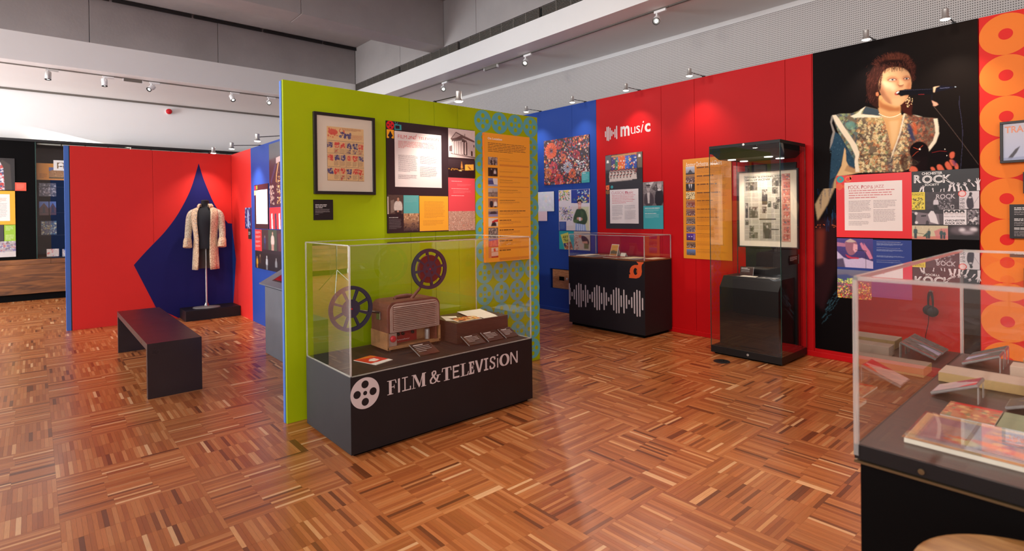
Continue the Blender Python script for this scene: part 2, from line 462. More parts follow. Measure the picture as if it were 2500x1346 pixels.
def text_mesh(txt, bold=0.0, shear=0.0, spacing=1.0):
    key = (txt, bold, shear, spacing)
    if key in FONT_CACHE: return FONT_CACHE[key]
    cu = bpy.data.curves.new('lettering', 'FONT'); cu.body = txt; cu.offset = bold; cu.shear = shear; cu.space_character = spacing
    cu.resolution_u = 3
    o = bpy.data.objects.new('lettering', cu); C.objects.link(o)
    dg = bpy.context.evaluated_depsgraph_get(); dg.update()
    me = bpy.data.meshes.new_from_object(o.evaluated_get(dg))
    vs = [tuple(v.co) for v in me.vertices]; fs = [tuple(p.vertices) for p in me.polygons]
    bpy.data.objects.remove(o); bpy.data.meshes.remove(me); bpy.data.curves.remove(cu)
    x0 = min(v[0] for v in vs); x1 = max(v[0] for v in vs); y0 = min(v[1] for v in vs); y1 = max(v[1] for v in vs)
    vs = [((v[0] - x0) / (x1 - x0 or 1), (v[1] - y0) / (y1 - y0 or 1)) for v in vs]
    FONT_CACHE[key] = (vs, fs); return vs, fs
def text(mb, pl, txt, s0, s1, z0, z1, out, col, bold=0.0, shear=0.0, spacing=1.0, flip=False):
    vs, fs = text_mesh(txt, bold, shear, spacing)
    mb.add([pl.P(s0 + v[0] * (s1 - s0), z0 + v[1] * (z1 - z0), out) for v in vs], fs, None, col)
def ptext(mb, pl, txt, x0, y0, x1, y1, out, col, bold=0.0, shear=0.0, spacing=1.0):
    a, b = pl.sz(x0, y0), pl.sz(x1, y1)
    text(mb, pl, txt, a[0], b[0], b[1], a[1], out, col, bold, shear, spacing)
def board(pl, x0, y0, x1, y1, thick=0.008, m=None, name='board', parent=None, back=0.0):
    """the solid board behind a print; its face lies on the plane"""
    a, b = pl.sz(x0, y0), pl.sz(x1, y1)
    s0, s1, z0, z1 = a[0], b[0], b[1], a[1]
    mb = MB(); p = [pl.P(s0, z0, 0), pl.P(s1, z0, 0), pl.P(s1, z1, 0), pl.P(s0, z1, 0)]
    off = (-thick, 0, 0) if pl.ax == 0 else (0, thick, 0)
    mb.prism(p, off)
    return mb.build(name, m or M['black'], parent), (s0, s1, z0, z1)

# ================================================================== THE SETTING
ROOM_X0, ROOM_X1, ROOM_Y0, ROOM_Y1 = -13.65, WINDOW_X, WINDOW_Y, 6.70
SOFFIT_Z, GRILLE_Z, BEAM_Z, SLAB_Z = 3.94, 4.242, 4.388, 5.18
FASCIA_Y, FASCIA_X = 5.34, -11.235

# ---- floor: squares of industrial parquet, 0.6126 m, strips turning from square to square
TILE, TX0, TY0 = 0.6126, -1.664, 0.078
NS, NL = 30, 3
TONES = [rgb(*c) for c in ((180, 104, 54), (188, 110, 58), (172, 96, 48), (192, 118, 66), (164, 90, 44), (184, 108, 58), (176, 102, 54),
                           (198, 126, 74), (158, 84, 42), (190, 112, 62), (174, 98, 50), (168, 92, 48))]
LIGHT, DARK = [rgb(218, 154, 100), rgb(210, 144, 90), rgb(226, 170, 120)], [rgb(130, 70, 36), rgb(118, 62, 32)]
def strip_tone(r):
    q = r.random()
    c = r.choice(LIGHT) if q < 0.045 else r.choice(DARK) if q < 0.10 else r.choice(TONES)
    k = r.uniform(0.93, 1.07); return tuple(v * k for v in c)
def strip_faces(vs, fs, uv, col, x0, x1, y0, y1, tone, r, side=True):
    g = 0.0002; dz = -r.uniform(0, 0.0003); tl = r.uniform(-0.00012, 0.00012)
    k = len(vs); x0 += g; x1 -= g; y0 += g; y1 -= g
    vs += [(x0, y0, dz - tl), (x1, y0, dz + tl), (x1, y1, dz + tl), (x0, y1, dz - tl)]
    fs.append((k, k + 1, k + 2, k + 3))
    ou, ov = r.uniform(0, 9), r.uniform(0, 9)
    uv += [(ou, ov), (ou, ov + (x1 - x0)), (ou + (y1 - y0), ov + (x1 - x0)), (ou + (y1 - y0), ov)]
    col += [tone] * 4
    if side:
        vs += [(x0, y0, -.008), (x1, y0, -.008), (x1, y1, -.008), (x0, y1, -.008)]
        for a, b in ((0, 1), (1, 2), (2, 3), (3, 0)):
            fs.append((k + a, k + 4 + a, k + 4 + b, k + b)); uv += [(ou, ov)] * 4; col += [tuple(v * 0.7 for v in tone)] * 4
def strip_mesh(name, vs, fs, uv, col):
    me = bpy.data.meshes.new(name); me.from_pydata(vs, [], fs); me.materials.append(M['parquet'])
    ul = me.uv_layers.new(name='UVMap'); ul.data.foreach_set('uv', [c for p in uv for c in p])
    ca = me.color_attributes.new('Col', 'FLOAT_COLOR', 'CORNER'); ca.data.foreach_set('color', [c for p in col for c in (*p, 1.0)])
    return me
def tile_layout(r):
    """strips of one square: three lengths, the joints slipping a little from bundle to bundle"""
    out = []; wd = TILE / NS; h = TILE / 2
    for b in range(0, NS, 6):
        slip = r.choice((0, 0, 0, .1, -.1, .05)) * TILE / 3
        cuts = [-h, -h + TILE / 3 + slip, -h + 2 * TILE / 3 + slip, h]
        for i in range(b, b + 6):
            for j in range(NL): out.append((-h + i * wd, -h + (i + 1) * wd, cuts[j], cuts[j + 1]))
    return out
pr = random.Random(5)
tile_meshes = []
for k in range(14):
    vs, fs, uv, col = [], [], [], []
    for x0, x1, y0, y1 in tile_layout(pr): strip_faces(vs, fs, uv, col, x0, x1, y0, y1, strip_tone(pr), pr)
    tile_meshes.append(strip_mesh('parquet_tile', vs, fs, uv, col))
floor = MB().box(ROOM_X0, ROOM_X1, ROOM_Y0, ROOM_Y1, -0.12, -0.0075).build('floor', M['slot'])
struct('floor', floor)
cells = []
for ix in range(-21, 11):
    for iy in range(-10, 12):
        x0, y0 = TX0 + ix * TILE, TY0 + iy * TILE
        if x0 + TILE < ROOM_X0 - .3 or x0 > ROOM_X1 or y0 + TILE < ROOM_Y0 or y0 > ROOM_Y1: continue
        cx_, cy_ = x0 + TILE / 2, y0 + TILE / 2
        v = Vector((cx_, cy_, -EYE)); dep = v.dot(RF)
        vis = False
        if dep > 0.6:
            px = CX + FPX * v.dot(RX) / dep; py = CY + FPX * v.dot(RD) / dep
            mg = 0.45 * FPX / dep
            vis = -mg < px < 2500 + mg and py < 1346 + mg
            # squares wholly behind the partitions are not seen
            if cx_ < -4.4 and cy_ > 2.5 + 0 and px < 1290: vis = False
            if cx_ < -9.75 and 0.6 < cy_ and px > 200: vis = False
        cells.append((not vis, dep if vis else 99, ix, iy, cx_, cy_))
cells.sort()
near = 0; sv, sf, su, sc = [], [], [], []
strip_meshes = []
for k in range(30):
    vs, fs, uv, col = [], [], [], []
    w_, l_ = TILE / NS, TILE / 3
    strip_faces(vs, fs, uv, col, -w_ / 2, w_ / 2, -l_ / 2, l_ / 2, strip_tone(pr), pr)
    strip_meshes.append(strip_mesh('strip', vs, fs, uv, col))
for n, (hid, dep, ix, iy, x, y) in enumerate(cells):
    along_y = (ix + iy) % 2 == 0
    # the square whose strips were measured, -2.28<X<-1.66, 3.13<Y<3.74, is ix=-1, iy=5
    rot = 0 if along_y else math.pi / 2
    if not hid and near < 3:
        # the three nearest squares are built strip by strip
        base = MB().box(-TILE / 2 + .001, TILE / 2 - .001, -TILE / 2 + .001, TILE / 2 - .001, -.0074, -.004).build('parquet_tile', M['slot'], None)
        base.parent = floor; base.location = (x, y, 0); base.rotation_euler.z = rot
        w_, l_ = TILE / NS, TILE / 3
        for i in range(NS):
            for j in range(NL):
                s_ = bpy.data.objects.new('strip', strip_meshes[pr.randrange(30)]); C.objects.link(s_)
                s_.parent = base; s_.location = (-TILE / 2 + (i + .5) * w_, -TILE / 2 + (j + .5) * l_, 0)
        near += 1
    elif n < 295 and not hid:
        o = bpy.data.objects.new('parquet_tile', tile_meshes[pr.randrange(14)]); C.objects.link(o)
        o.parent = floor; o.location = (x, y, 0); o.rotation_euler.z = rot + (math.pi if pr.random() < .5 else 0)
    else:
        c0, s0_ = (1, 0) if along_y else (0, 1)
        vs, fs, uv, col = [], [], [], []
        for a0, a1, b0, b1 in tile_layout(pr): strip_faces(vs, fs, uv, col, a0, a1, b0, b1, strip_tone(pr), pr, side=False)
        k = len(sv); sv += [(c0 * p[0] - s0_ * p[1] + x, s0_ * p[0] + c0 * p[1] + y, p[2]) for p in vs]
        sf += [tuple(i + k for i in f) for f in fs]; su += uv; sc += col
rest = bpy.data.objects.new('parquet_surround', strip_mesh('parquet_surround', sv, sf, su, sc)); C.objects.link(rest)
rest.parent = floor; rest['kind'] = 'stuff'

# ---- ceiling: white soffits round the sides, concrete coffers in the middle
ceil = MB().box(ROOM_X0, ROOM_X1, ROOM_Y0, ROOM_Y1, SLAB_Z, SLAB_Z + .3).build('ceiling', M['concrete'])
struct('ceiling', ceil)
MB().box(ROOM_X0, ROOM_X1, FASCIA_Y, ROOM_Y1, SOFFIT_Z, GRILLE_Z).build('soffit', M['white_paint'], ceil, bevel=.004)
MB().box(ROOM_X0, FASCIA_X, ROOM_Y0, FASCIA_Y, SOFFIT_Z, BEAM_Z).build('soffit', M['white_paint'], ceil, bevel=.004)
# perimeter beams standing on the soffits (with their pour joints)
def beam(name, x0, x1, y0, y1, z0, z1, joints=(), axis=1):
    cuts = [(y0 if axis == 1 else x0)] + sorted(joints) + [(y1 if axis == 1 else x1)]
    for a, b in zip(cuts, cuts[1:]):
        g = .003
        if axis == 1: MB().box(x0, x1, a + g, b - g, z0, z1).build(name, M['concrete'], ceil, bevel=.006)
        else: MB().box(a + g, b - g, y0, y1, z0, z1).build(name, M['concrete'], ceil, bevel=.006)
beam('concrete_beam', FASCIA_X - .9, FASCIA_X, ROOM_Y0, FASCIA_Y, BEAM_Z, SLAB_Z, (-3.6, -1.2, 0.72, 2.62), 1)
beam('concrete_beam', FASCIA_X, ROOM_X1, FASCIA_Y, FASCIA_Y + .9, BEAM_Z, SLAB_Z, (-9.3, -6.9, -4.5, -2.1, .3, 2.7), 0)
for x in (-8.243, -4.80, -1.36, 2.08):
    beam('concrete_beam', x, x + .44, ROOM_Y0, FASCIA_Y, BEAM_Z, SLAB_Z, (-3.4, -.6, 2.9), 1)
# dark metal strips along the dark gap under the slab, left beam
for y in np.arange(ROOM_Y0, FASCIA_Y - .5, 1.2):
    MB().box(FASCIA_X, FASCIA_X + .05, y + .02, y + 1.18, SLAB_Z - .055, SLAB_Z - .02).box(FASCIA_X + .05, FASCIA_X + .07, y + .02, y + 1.18, SLAB_Z - .075, SLAB_Z - .02).build('gap_strip', M['dark_metal'], ceil)
# air grille over the right soffit
MB().box(FASCIA_X, ROOM_X1, FASCIA_Y + .05, FASCIA_Y + .9, GRILLE_Z, BEAM_Z).build('grille_duct', M['slot'], ceil)
x = FASCIA_X; k = 0
while x < ROOM_X1 - .3:
    wd = 0.268
    g = MB()
    for i in range(7):
        z = GRILLE_Z + .012 + i * .0185
        g.box(x + .006, x + wd - .006, FASCIA_Y + .004, FASCIA_Y + .03, z, z + .0075)
    g.box(x, x + .006, FASCIA_Y, FASCIA_Y + .03, GRILLE_Z, BEAM_Z); g.box(x + wd - .006, x + wd, FASCIA_Y, FASCIA_Y + .03, GRILLE_Z, BEAM_Z)
    g.build('grille_panel', M['grille'], ceil)
    x += wd; k += 1
    if k % 7 == 0: x += .07

# ---- walls
wl = MB().box(ROOM_X0 - .2, ROOM_X0, ROOM_Y0, ROOM_Y1, 0, SLAB_Z).build('wall_left', M['white_wall']); struct('wall_left', wl)
MB().box(ROOM_X0, ROOM_X0 + .03, ROOM_Y0, ROOM_Y1, SOFFIT_Z - .035, SOFFIT_Z).build('gap_shade_trim', M['grille'], wl)  # grey trim box stands in for the shade of a recessed gap
def perforated():
    m, nt, b = new_mat('perforated_board'); N, L = nt.nodes, nt.links
    tc = N.new('ShaderNodeTexCoord'); mp = N.new('ShaderNodeMapping')
    mp.inputs['Scale'].default_value = (1 / .0178, 1, 1 / .0230); L.new(tc.outputs['Object'], mp.inputs[0])
    fr = N.new('ShaderNodeVectorMath'); fr.operation = 'FRACTION'; L.new(mp.outputs[0], fr.inputs[0])
    sb = N.new('ShaderNodeVectorMath'); sb.operation = 'SUBTRACT'; sb.inputs[1].default_value = (.5, 0, .5); L.new(fr.outputs[0], sb.inputs[0])
    ml = N.new('ShaderNodeVectorMath'); ml.operation = 'MULTIPLY'; ml.inputs[1].default_value = (.0178, 0, .023); L.new(sb.outputs[0], ml.inputs[0])
    ln = N.new('ShaderNodeVectorMath'); ln.operation = 'LENGTH'; L.new(ml.outputs[0], ln.inputs[0])
    mr = N.new('ShaderNodeMapRange'); mr.inputs[1].default_value = .0042; mr.inputs[2].default_value = .0056; L.new(ln.outputs['Value'], mr.inputs[0])
    mx = N.new('ShaderNodeMix'); mx.data_type = 'RGBA'; mx.inputs[6].default_value = (*rgb(70, 62, 60), 1); mx.inputs[7].default_value = (*rgb(196, 190, 186), 1)
    L.new(mr.outputs[0], mx.inputs[0]); L.new(mx.outputs[2], b.inputs['Base Color']); b.inputs['Roughness'].default_value = .6
    return m
wb = MB().box(ROOM_X0, ROOM_X1, ROOM_Y1, ROOM_Y1 + .2, 0, SLAB_Z).build('wall_back', M['white_wall']); struct('wall_back', wb)
x = ROOM_X0
PERF = perforated()
while x < ROOM_X1 - .1:
    e = min(x + 2.4, ROOM_X1)
    MB().box(x, e, ROOM_Y1 - .012, ROOM_Y1, 0, SOFFIT_Z - .06).build('perforated_board', PERF, wb)
    x = e
MB().box(ROOM_X0, ROOM_X1, ROOM_Y1 - .012, ROOM_Y1, SOFFIT_Z - .06, SOFFIT_Z).build('board_edge', M['white_paint'], wb)
# window wall to the left of the camera, out of the picture
wf = MB()
wf.box(ROOM_X0, ROOM_X1, ROOM_Y0 - .2, ROOM_Y0, 0, .5).box(ROOM_X0, ROOM_X1, ROOM_Y0 - .2, ROOM_Y0, 3.3, 3.5).box(ROOM_X0, ROOM_X1, ROOM_Y0 - .2, ROOM_Y0, 4.8, SLAB_Z).box(ROOM_X0, -8.0, ROOM_Y0 - .2, ROOM_Y0, 3.5, 4.8).box(-.4, ROOM_X1, ROOM_Y0 - .2, ROOM_Y0, 3.5, 4.8)
edges = [ROOM_X0, -12.9, -9.5, -9.3, -5.9, ROOM_X1]
for a, b in ((ROOM_X0, -13.3), (-9.1, ROOM_X1)): wf.box(a, b, ROOM_Y0 - .2, ROOM_Y0, .5, 3.3)
struct('wall_front', wf.build('wall_front', M['white_wall']))
wr = MB()
wr.box(ROOM_X1, ROOM_X1 + .2, ROOM_Y0, ROOM_Y1, 0, .5).box(ROOM_X1, ROOM_X1 + .2, ROOM_Y0, ROOM_Y1, 5.0, SLAB_Z)
wr.box(ROOM_X1, ROOM_X1 + .2, ROOM_Y0, -4.6, .5, 5.0).box(ROOM_X1, ROOM_X1 + .2, -.4, ROOM_Y1, .5, 5.0)
struct('wall_right', wr.build('wall_right', M['white_wall']))
def window(name, p0, p1, axis, top=3.3, low=.5):
    wv = struct(name); mb = MB(); t = .05
    (x0, y0), (x1, y1) = p0, p1
    def bar(a0, a1, z0, z1):
        if axis == 0: mb.box(a0, a1, y0 - .12, y0 - .06, z0, z1)
        else: mb.box(x0 + .06, x0 + .12, a0, a1, z0, z1)
    lo, hi = (x0, x1) if axis == 0 else (y0, y1)
    bar(lo, hi, low, low + .05); bar(lo, hi, top - .05, top); bar(lo, lo + t, low, top); bar(hi - t, hi, low, top)
    for q in (1 / 3, 2 / 3): bar(lo + (hi - lo) * q - .02, lo + (hi - lo) * q + .02, low, top)
    mb.build('window_frame', M['dark_metal'], wv)
    g = MB()
    if axis == 0: g.quad([(x0, y0 - .09, low), (x1, y0 - .09, low), (x1, y0 - .09, top), (x0, y0 - .09, top)])
    else: g.quad([(x0 + .09, y0, low), (x0 + .09, y1, low), (x0 + .09, y1, top), (x0 + .09, y0, top)])
    g.build('window_pane', M['glass'], wv)
window('window_1', (-13.3, ROOM_Y0), (-9.1, ROOM_Y0), 0)
window('fill_window_2', (ROOM_X1, -4.6), (ROOM_X1, -.4), 1, 5.0)  # unseen window added to carry the fill light behind the camera
window('fill_window_3', (-8.0, ROOM_Y0), (-.4, ROOM_Y0), 0, 4.8, 3.5)  # unseen high window added to go with the high fill light

# ================================================================== PARTITIONS
GW = Plane(0, -4.035)          # face of the green partition
MW = Plane(1, 6.02)            # face of the long music partition
AB = Plane(0, -9.42)           # back of the red alcove
AR = Plane(1, 2.36)            # right side of the red alcove
DW = Plane(0, -13.45)          # face of the far display wall
SK = 0.004

# ---- green partition
gp = thing('partition_wall', 'lime green free-standing partition with blue film-reel pattern at its right end', 'partition', (-4.06, 2.63, 0))
g0, g1, GZ = 1.357, 3.905, 2.49
seams = [g0] + [GW.sz(*p)[0] for p in ((999, 243), (1060, 252), (1117, 262))] + [g1]
for a, b in zip(seams, seams[1:]):
    MB().box(-4.062, -4.035, a + .0015, b - .0015, 0, GZ).build('board', M['green'], gp, bevel=.002)
MB().box(-4.095, -4.062, g0 + .001, g1, 0, GZ - .002).build('backing', M['edge_blue'], gp)
MB().box(-4.0945, -4.058, g0 - .004, g0 + .001, 0, GZ - .004).build('end_strip', M['edge_blue'], gp)
# reels: blue discs with five holes
def reel_decal_mesh(r=0.0835):
    mb = MB(); N_ = 30
    outer = [(r * math.cos(2 * math.pi * k / N_), r * math.sin(2 * math.pi * k / N_)) for k in range(N_)]
    holes = [(0.5 * r * math.cos(a), 0.5 * r * math.sin(a), 0.215 * r) for a in (0, math.pi / 2, math.pi, -math.pi / 2)] + [(0, 0, .1 * r)]
    bm = bmesh.new()
    def loop(pts):
        vs = [bm.verts.new((0, p[0], p[1])) for p in pts]
        return [bm.edges.new((vs[i], vs[(i + 1) % len(vs)])) for i in range(len(vs))]
    es = loop(outer)
    for hx, hy, hr in holes: es += loop([(hx + hr * math.cos(2 * math.pi * k / 14), hy + hr * math.sin(2 * math.pi * k / 14)) for k in range(14)])
    bmesh.ops.triangle_fill(bm, use_beauty=True, edges=es)
    me = bpy.data.meshes.new('reel_decal'); bm.to_mesh(me); bm.free()
    return me
rd = reel_decal_mesh(); rd.materials.append(M['reel_blue'])
c4 = [GW.sz(*p) for p in ((1178.7, 296), (1219, 300.8), (1258, 304.8), (1294.8, 310.4))]
pitch = (c4[3][0] - c4[0][0]) / 3
ztop = sum(c[1] for c in c4) / 4
nrow = int((ztop - .09) / pitch)
first = True
for row in range(nrow + 1):
    for q in range(4):
        zz = ztop - row * pitch
        if 2 <= row and q in (1, 2) and zz > 1.32: continue      # under the orange board
        o = bpy.data.objects.new('reel_decal', rd); C.objects.link(o); o.parent = gp
        o.matrix_parent_inverse = parent_inv(gp)
        o.location = (-4.035 + .0012, c4[0][0] + q * pitch, zz)
        s_ = pitch / 2 / .0835; o.scale = (1, s_ * 1.0, s_ * 1.0)

# ---- long partition: blue, red, black mural, red with orange discs
mp_ = thing('partition_wall', 'long tall partition, blue then red then red with orange discs, along the right side', 'partition', (-3, 6.05, 0))
MZ = 3.11
sx = lambda px, py: MW.sz(px, py)[0]
cuts = [(-9.2, 'blue'), (-7.8, 'blue'), (sx(1395.8, 255), 'blue'), (sx(1455, 243), 'red'), (sx(1613.4, 215), 'red'), (sx(1694.4, 195), 'red'), (sx(1916, 150), 'red'),
        (sx(1981.5, 140), 'red'), (sx(2389, 60), 'orange_red'), (-.2, 'orange_red'), (1.0, 'orange_red'), (2.2, 'orange_red'), (3.4, None)]
DR0, DR1, DZ0, DZ1 = -5.98, -5.36, .345, .652
for (a, c_), (b, _) in zip(cuts, cuts[1:]):
    mm = M[c_]
    if a < DR0 < b or a < DR1 < b:
        for x0, x1, z0, z1 in ((a, b, 0, DZ0), (a, b, DZ1, MZ), (a, max(a, DR0), DZ0, DZ1), (min(b, DR1), b, DZ0, DZ1)):
            if x1 - x0 > .01: MB().box(x0 + (.0015 if x0 == a else 0), x1 - (.0015 if x1 == b else 0), 6.02, 6.045, z0, z1).build('board', mm, mp_)
    else:
        MB().box(a + .0015, b - .0015, 6.02, 6.045, 0, MZ).build('board', mm, mp_, bevel=.0015)
MB().box(-9.2, 3.4, 6.10, 6.13, 0, MZ - .01).build('backing', M['blue'], mp_)
for a, b, c_ in ((-9.2, sx(1455, 243), 'blue'), (sx(1455, 243), sx(2389, 60), 'red'), (sx(2389, 60), 3.4, 'orange_red')):
    MB().box(a, b, 6.003, 6.02, 0, .056).build('skirting', M[c_], mp_, bevel=.004)
# orange discs
dc = [MW.sz(*p) for p in ((2455.5, 83), (2456.3, 183), (2457.5, 284.5), (2458.2, 485.4), (2459.2, 585.7), (2457.6, 786))]
dpitch = (dc[0][1] - dc[5][1]) / 7
dx = sum(c[0] for c in dc) / 6
R_ = dpitch / 2
xl = sx(2389, 60)
for colm in range(2):
    for row in range(-1, 9):
        zc = dc[0][1] - row * dpitch; xc = dx + colm * R_ * 2 * 0.997
        pts = []
        for k in range(48):
            t_ = 2 * math.pi * k / 48
            pts.append((max(xl + .003, xc + R_ * math.cos(t_)), min(MZ - .002, max(.06, zc + R_ * math.sin(t_)))))
        if max(p[1] for p in pts) - min(p[1] for p in pts) < .03: continue
        MB().quad([(x_, 6.0188, z_) for x_, z_ in pts]).build('disc_decal', M['orange'], mp_)
        if .1 < zc < MZ: MB().quad([(xc + .27 * R_ * math.cos(2 * math.pi * k / 28), 6.0178, zc + .27 * R_ * math.sin(2 * math.pi * k / 28)) for k in range(28)]).build('disc_centre_decal', M['orange_red'], mp_)
# white lettering: eight bars and the word
lt = MB()
bars = ((600, 405, 455), (612.5, 370, 485), (625, 367, 487), (638.5, 377, 475), (652, 398, 447), (665, 410, 432), (678, 388, 458), (691.5, 360, 470))
for bx, b0, b1 in bars:
    x_ = 1300 + bx / 3.364; a = MW.sz(x_, 200 + b0 / 3.364); b = MW.sz(x_, 200 + b1 / 3.364); r = .0095
    pts = [(a[0] + r * math.cos(t_), a[1] - r + r * math.sin(t_)) for t_ in np.linspace(0, math.pi, 7)] + [(a[0] + r * math.cos(t_), b[1] + r + r * math.sin(t_)) for t_ in np.linspace(math.pi, 2 * math.pi, 7)]
    lt.quad([MW.P(p, z, .0015) for p, z in pts])
Z1 = lambda x, y: (1300 + x / 3.364, 200 + y / 3.364)
for ch, x0, y0, x1, y1, bd, sh in (('m', 723, 368, 798, 441, .03, 0), ('u', 808, 373, 846, 425, -.004, 0), ('s', 852, 362, 885, 417, 0, 0), ('i', 888, 325, 917, 413, 0.0, .35), ('c', 922, 343, 970, 408, .03, 0)):
    ptext(lt, MW, ch, *Z1(x0, y0), *Z1(x1, y1), .0015, (1, 1, 1), bd, sh)
lt.build('lettering', M['vinyl_white'], mp_)
# drawer set into the blue boards
dr = thing('drawer', 'small oak-fronted drawer recessed in the blue wall with a dark slot pull', 'drawer', (-5.67, 6.05, DZ0))
MB().box(DR0 + .005, DR1 - .005, 6.085, 6.098, DZ0 + .004, DZ1 - .004).build('drawer_box', M['slot'], dr)
MB().box(DR0 + .035, DR1 - .01, 6.045, 6.08, DZ0 + .006, DZ1 - .012).build('drawer_front', M['drawer_wood'], dr, bevel=.002)
MB().box(-5.80, -5.70, 6.040, 6.046, .475, .535).build('handle', M['black_matt'], dr)
MB().lathe([(.02, 0), (.02, .01), (.008, .012)], (-5.635, 6.045, .505), (0, -1, 0), 16).build('lock', M['silver'], dr)

# ---- red alcove
ap = thing('partition_wall', 'red alcove partition with a dark blue pointed shape behind the embroidered coat', 'partition', (-9.4, 1.4, 0))
AZ = 2.49
a0, a1 = 0.372, 2.36
ysm = AB.sz(374, 500)[0]
for a, b in ((a0, ysm), (ysm, a1)):
    MB().box(-9.445, -9.42, a + .0012, b - .0012, 0, AZ).build('board', M['alcove_red'], ap, bevel=.0015)
MB().box(-9.50, -9.447, a0 - .060, a1 + .06, 0, AZ).build('backing', M['edge_blue'], ap)
MB().box(-9.447, -9.424, a0 - .010, a0 + .001, 0, AZ - .002).build('end_joint', M['slot'], ap)
xr = [AR.sz(612, 400)[0], AR.sz(656, 360)[0]]
for (a, b, c_) in ((-9.42, xr[0], 'alcove_red'), (xr[0], xr[1], 'blue'), (xr[1], -4.095, 'blue')):
    MB().box(a + .001, b - .001, 2.36, 2.385, 0, AZ).build('board', M[c_], ap, bevel=.0015)
MB().box(-9.447, -4.095, 2.385, 2.42, 0, AZ - .003).build('backing', M['edge_blue'], ap)
st = [(1165, 238), (1148, 300), (1120, 390), (1082, 470), (1030, 560), (960, 650), (890, 720), (835, 778), (785, 835), (915, 1085), (1000, 1180)]
def soften(pts, it=2):
    for _ in range(it):
        o_ = [pts[0]]
        for a_, b_ in zip(pts, pts[1:]): o_ += [(a_[0] * .75 + b_[0] * .25, a_[1] * .75 + b_[1] * .25), (a_[0] * .25 + b_[0] * .75, a_[1] * .25 + b_[1] * .75)]
        pts = o_ + [pts[-1]]
    return pts
st = soften(st[:9]) + st[9:]
q = [AB.sz(x / 2.403, 300 + y / 2.403) for x, y in st]
q = [(s_, max(z, .004)) for s_, z in q[:-1]]; q.append((q[-1][0] + .28, .004))
right = [AB.sz(x / 2.403, 300 + y / 2.403) for x, y in soften([(1340, 592), (1300, 545), (1255, 475), (1222, 400), (1190, 320), (1168, 246)])]
q += [(2.3595, .004), (2.3595, right[0][1])] + right[1:]
MB().quad([AB.P(s_, z, .0015) for s_, z in q]).build('flame_decal', M['alcove_blue'], ap)
q = [AR.sz(x / 2.403, 300 + y / 2.403) for x, y in ((1350, 612), (1385, 800), (1378, 930), (1365, 1060))]
q = [(-9.4195, right[0][1])] + [(min(max(a, -9.41), -9.0), z) for a, z in q] + [(-9.32, .004), (-9.4195, .004)]
MB().quad([AR.P(s_, z, .0015) for s_, z in q]).build('flame_decal', M['blue'], ap)

# ---- far display wall with lit showcase
dwt = thing('display_wall', 'black built-in display wall with glazed showcase over a walnut base, far left', 'display case', (-13.5, 1, 0))
Y0, Y1, DZ = -3.2, 4.4, 2.99
MB().box(-13.64, -13.50, Y0, Y1, 0, .13).build('plinth', M['black_matt'], dwt)
for a, b in ((Y0, -2.1), (-2.1, -1.0), (-1.0, 0.232), (0.232, 1.35), (1.35, 2.5), (2.5, Y1)):
    MB().box(-13.64, -13.45, a + .002, b - .002, .672, .765).build('rail_front', M['walnut'], dwt, bevel=.002)
for a, b in ((Y0, -1.4), (-1.4, .9), (.9, 3.0), (3.0, Y1)):
    MB().box(-13.64, -13.455, a + .001, b - .001, .13, .668).build('base_front', M['walnut'], dwt, bevel=.002)
MB().box(-13.64, -13.45, Y0, .035, .77, DZ).build('black_board', M['black_matt'], dwt)
MB().box(-13.64, -13.60, .035, Y1, .77, DZ).build('case_back', M['black_matt'], dwt)
MB().box(-13.64, -13.43, Y0, Y1, DZ - .045, DZ).build('top_rail', M['dark_metal'], dwt)
MB().box(-13.60, -13.455, .06, Y1, .77, .785).build('case_floor', M['black'], dwt)
for k in range(12):
    y = .06 + k * .36
    MB().box(-13.56, -13.49, y, y + .345, DZ - .085, DZ - .06).build('light_strip', M['strip_grey'], dwt)
l = area('showcase_light', (-13.53, 1.7, DZ - .10), (3.2, .05), (-.35, 0, -1), 22, (1, .95, .86)); l.rotation_euler.z = 0
l.rotation_euler = (0, math.radians(12), math.pi / 2); l.parent = dwt; l.matrix_parent_inverse = parent_inv(dwt)
MB().box(-13.45, -13.444, .03, .042, .77, DZ - .045).build('glass_edge', M['case_glass_edge'], dwt)
for k in range(3):
    a = .04 + k * 1.45
    MB().quad([(-13.447, a, .775), (-13.447, a + 1.445, .775), (-13.447, a + 1.445, DZ - .05), (-13.447, a, DZ - .05)]).build('glass_pane', M['glass'], dwt)
for z in (2.12, 1.63, 1.2):
    MB().box(-13.60, -13.57, .06, 3.4, z - .006, z).build('shelf_rail', M['dark_metal'], dwt)

# ---- alarm bell on the far wall
al = thing('alarm_sounder', 'small round red alarm sounder high on the white far wall', 'alarm', (-13.65, 2.2, 3.78))
MB().lathe([(.05, 0), (.055, .02), (.055, .03)], (-13.65, 2.2, 3.78), (1, 0, 0), 20).build('base', M['lamp_white'], al)
MB().lathe([(.052, .03), (.058, .05), (.055, .085), (.035, .1), (.012, .103)], (-13.65, 2.2, 3.78), (1, 0, 0), 24).build('sounder', M['alarm_red'], al, smooth=True)

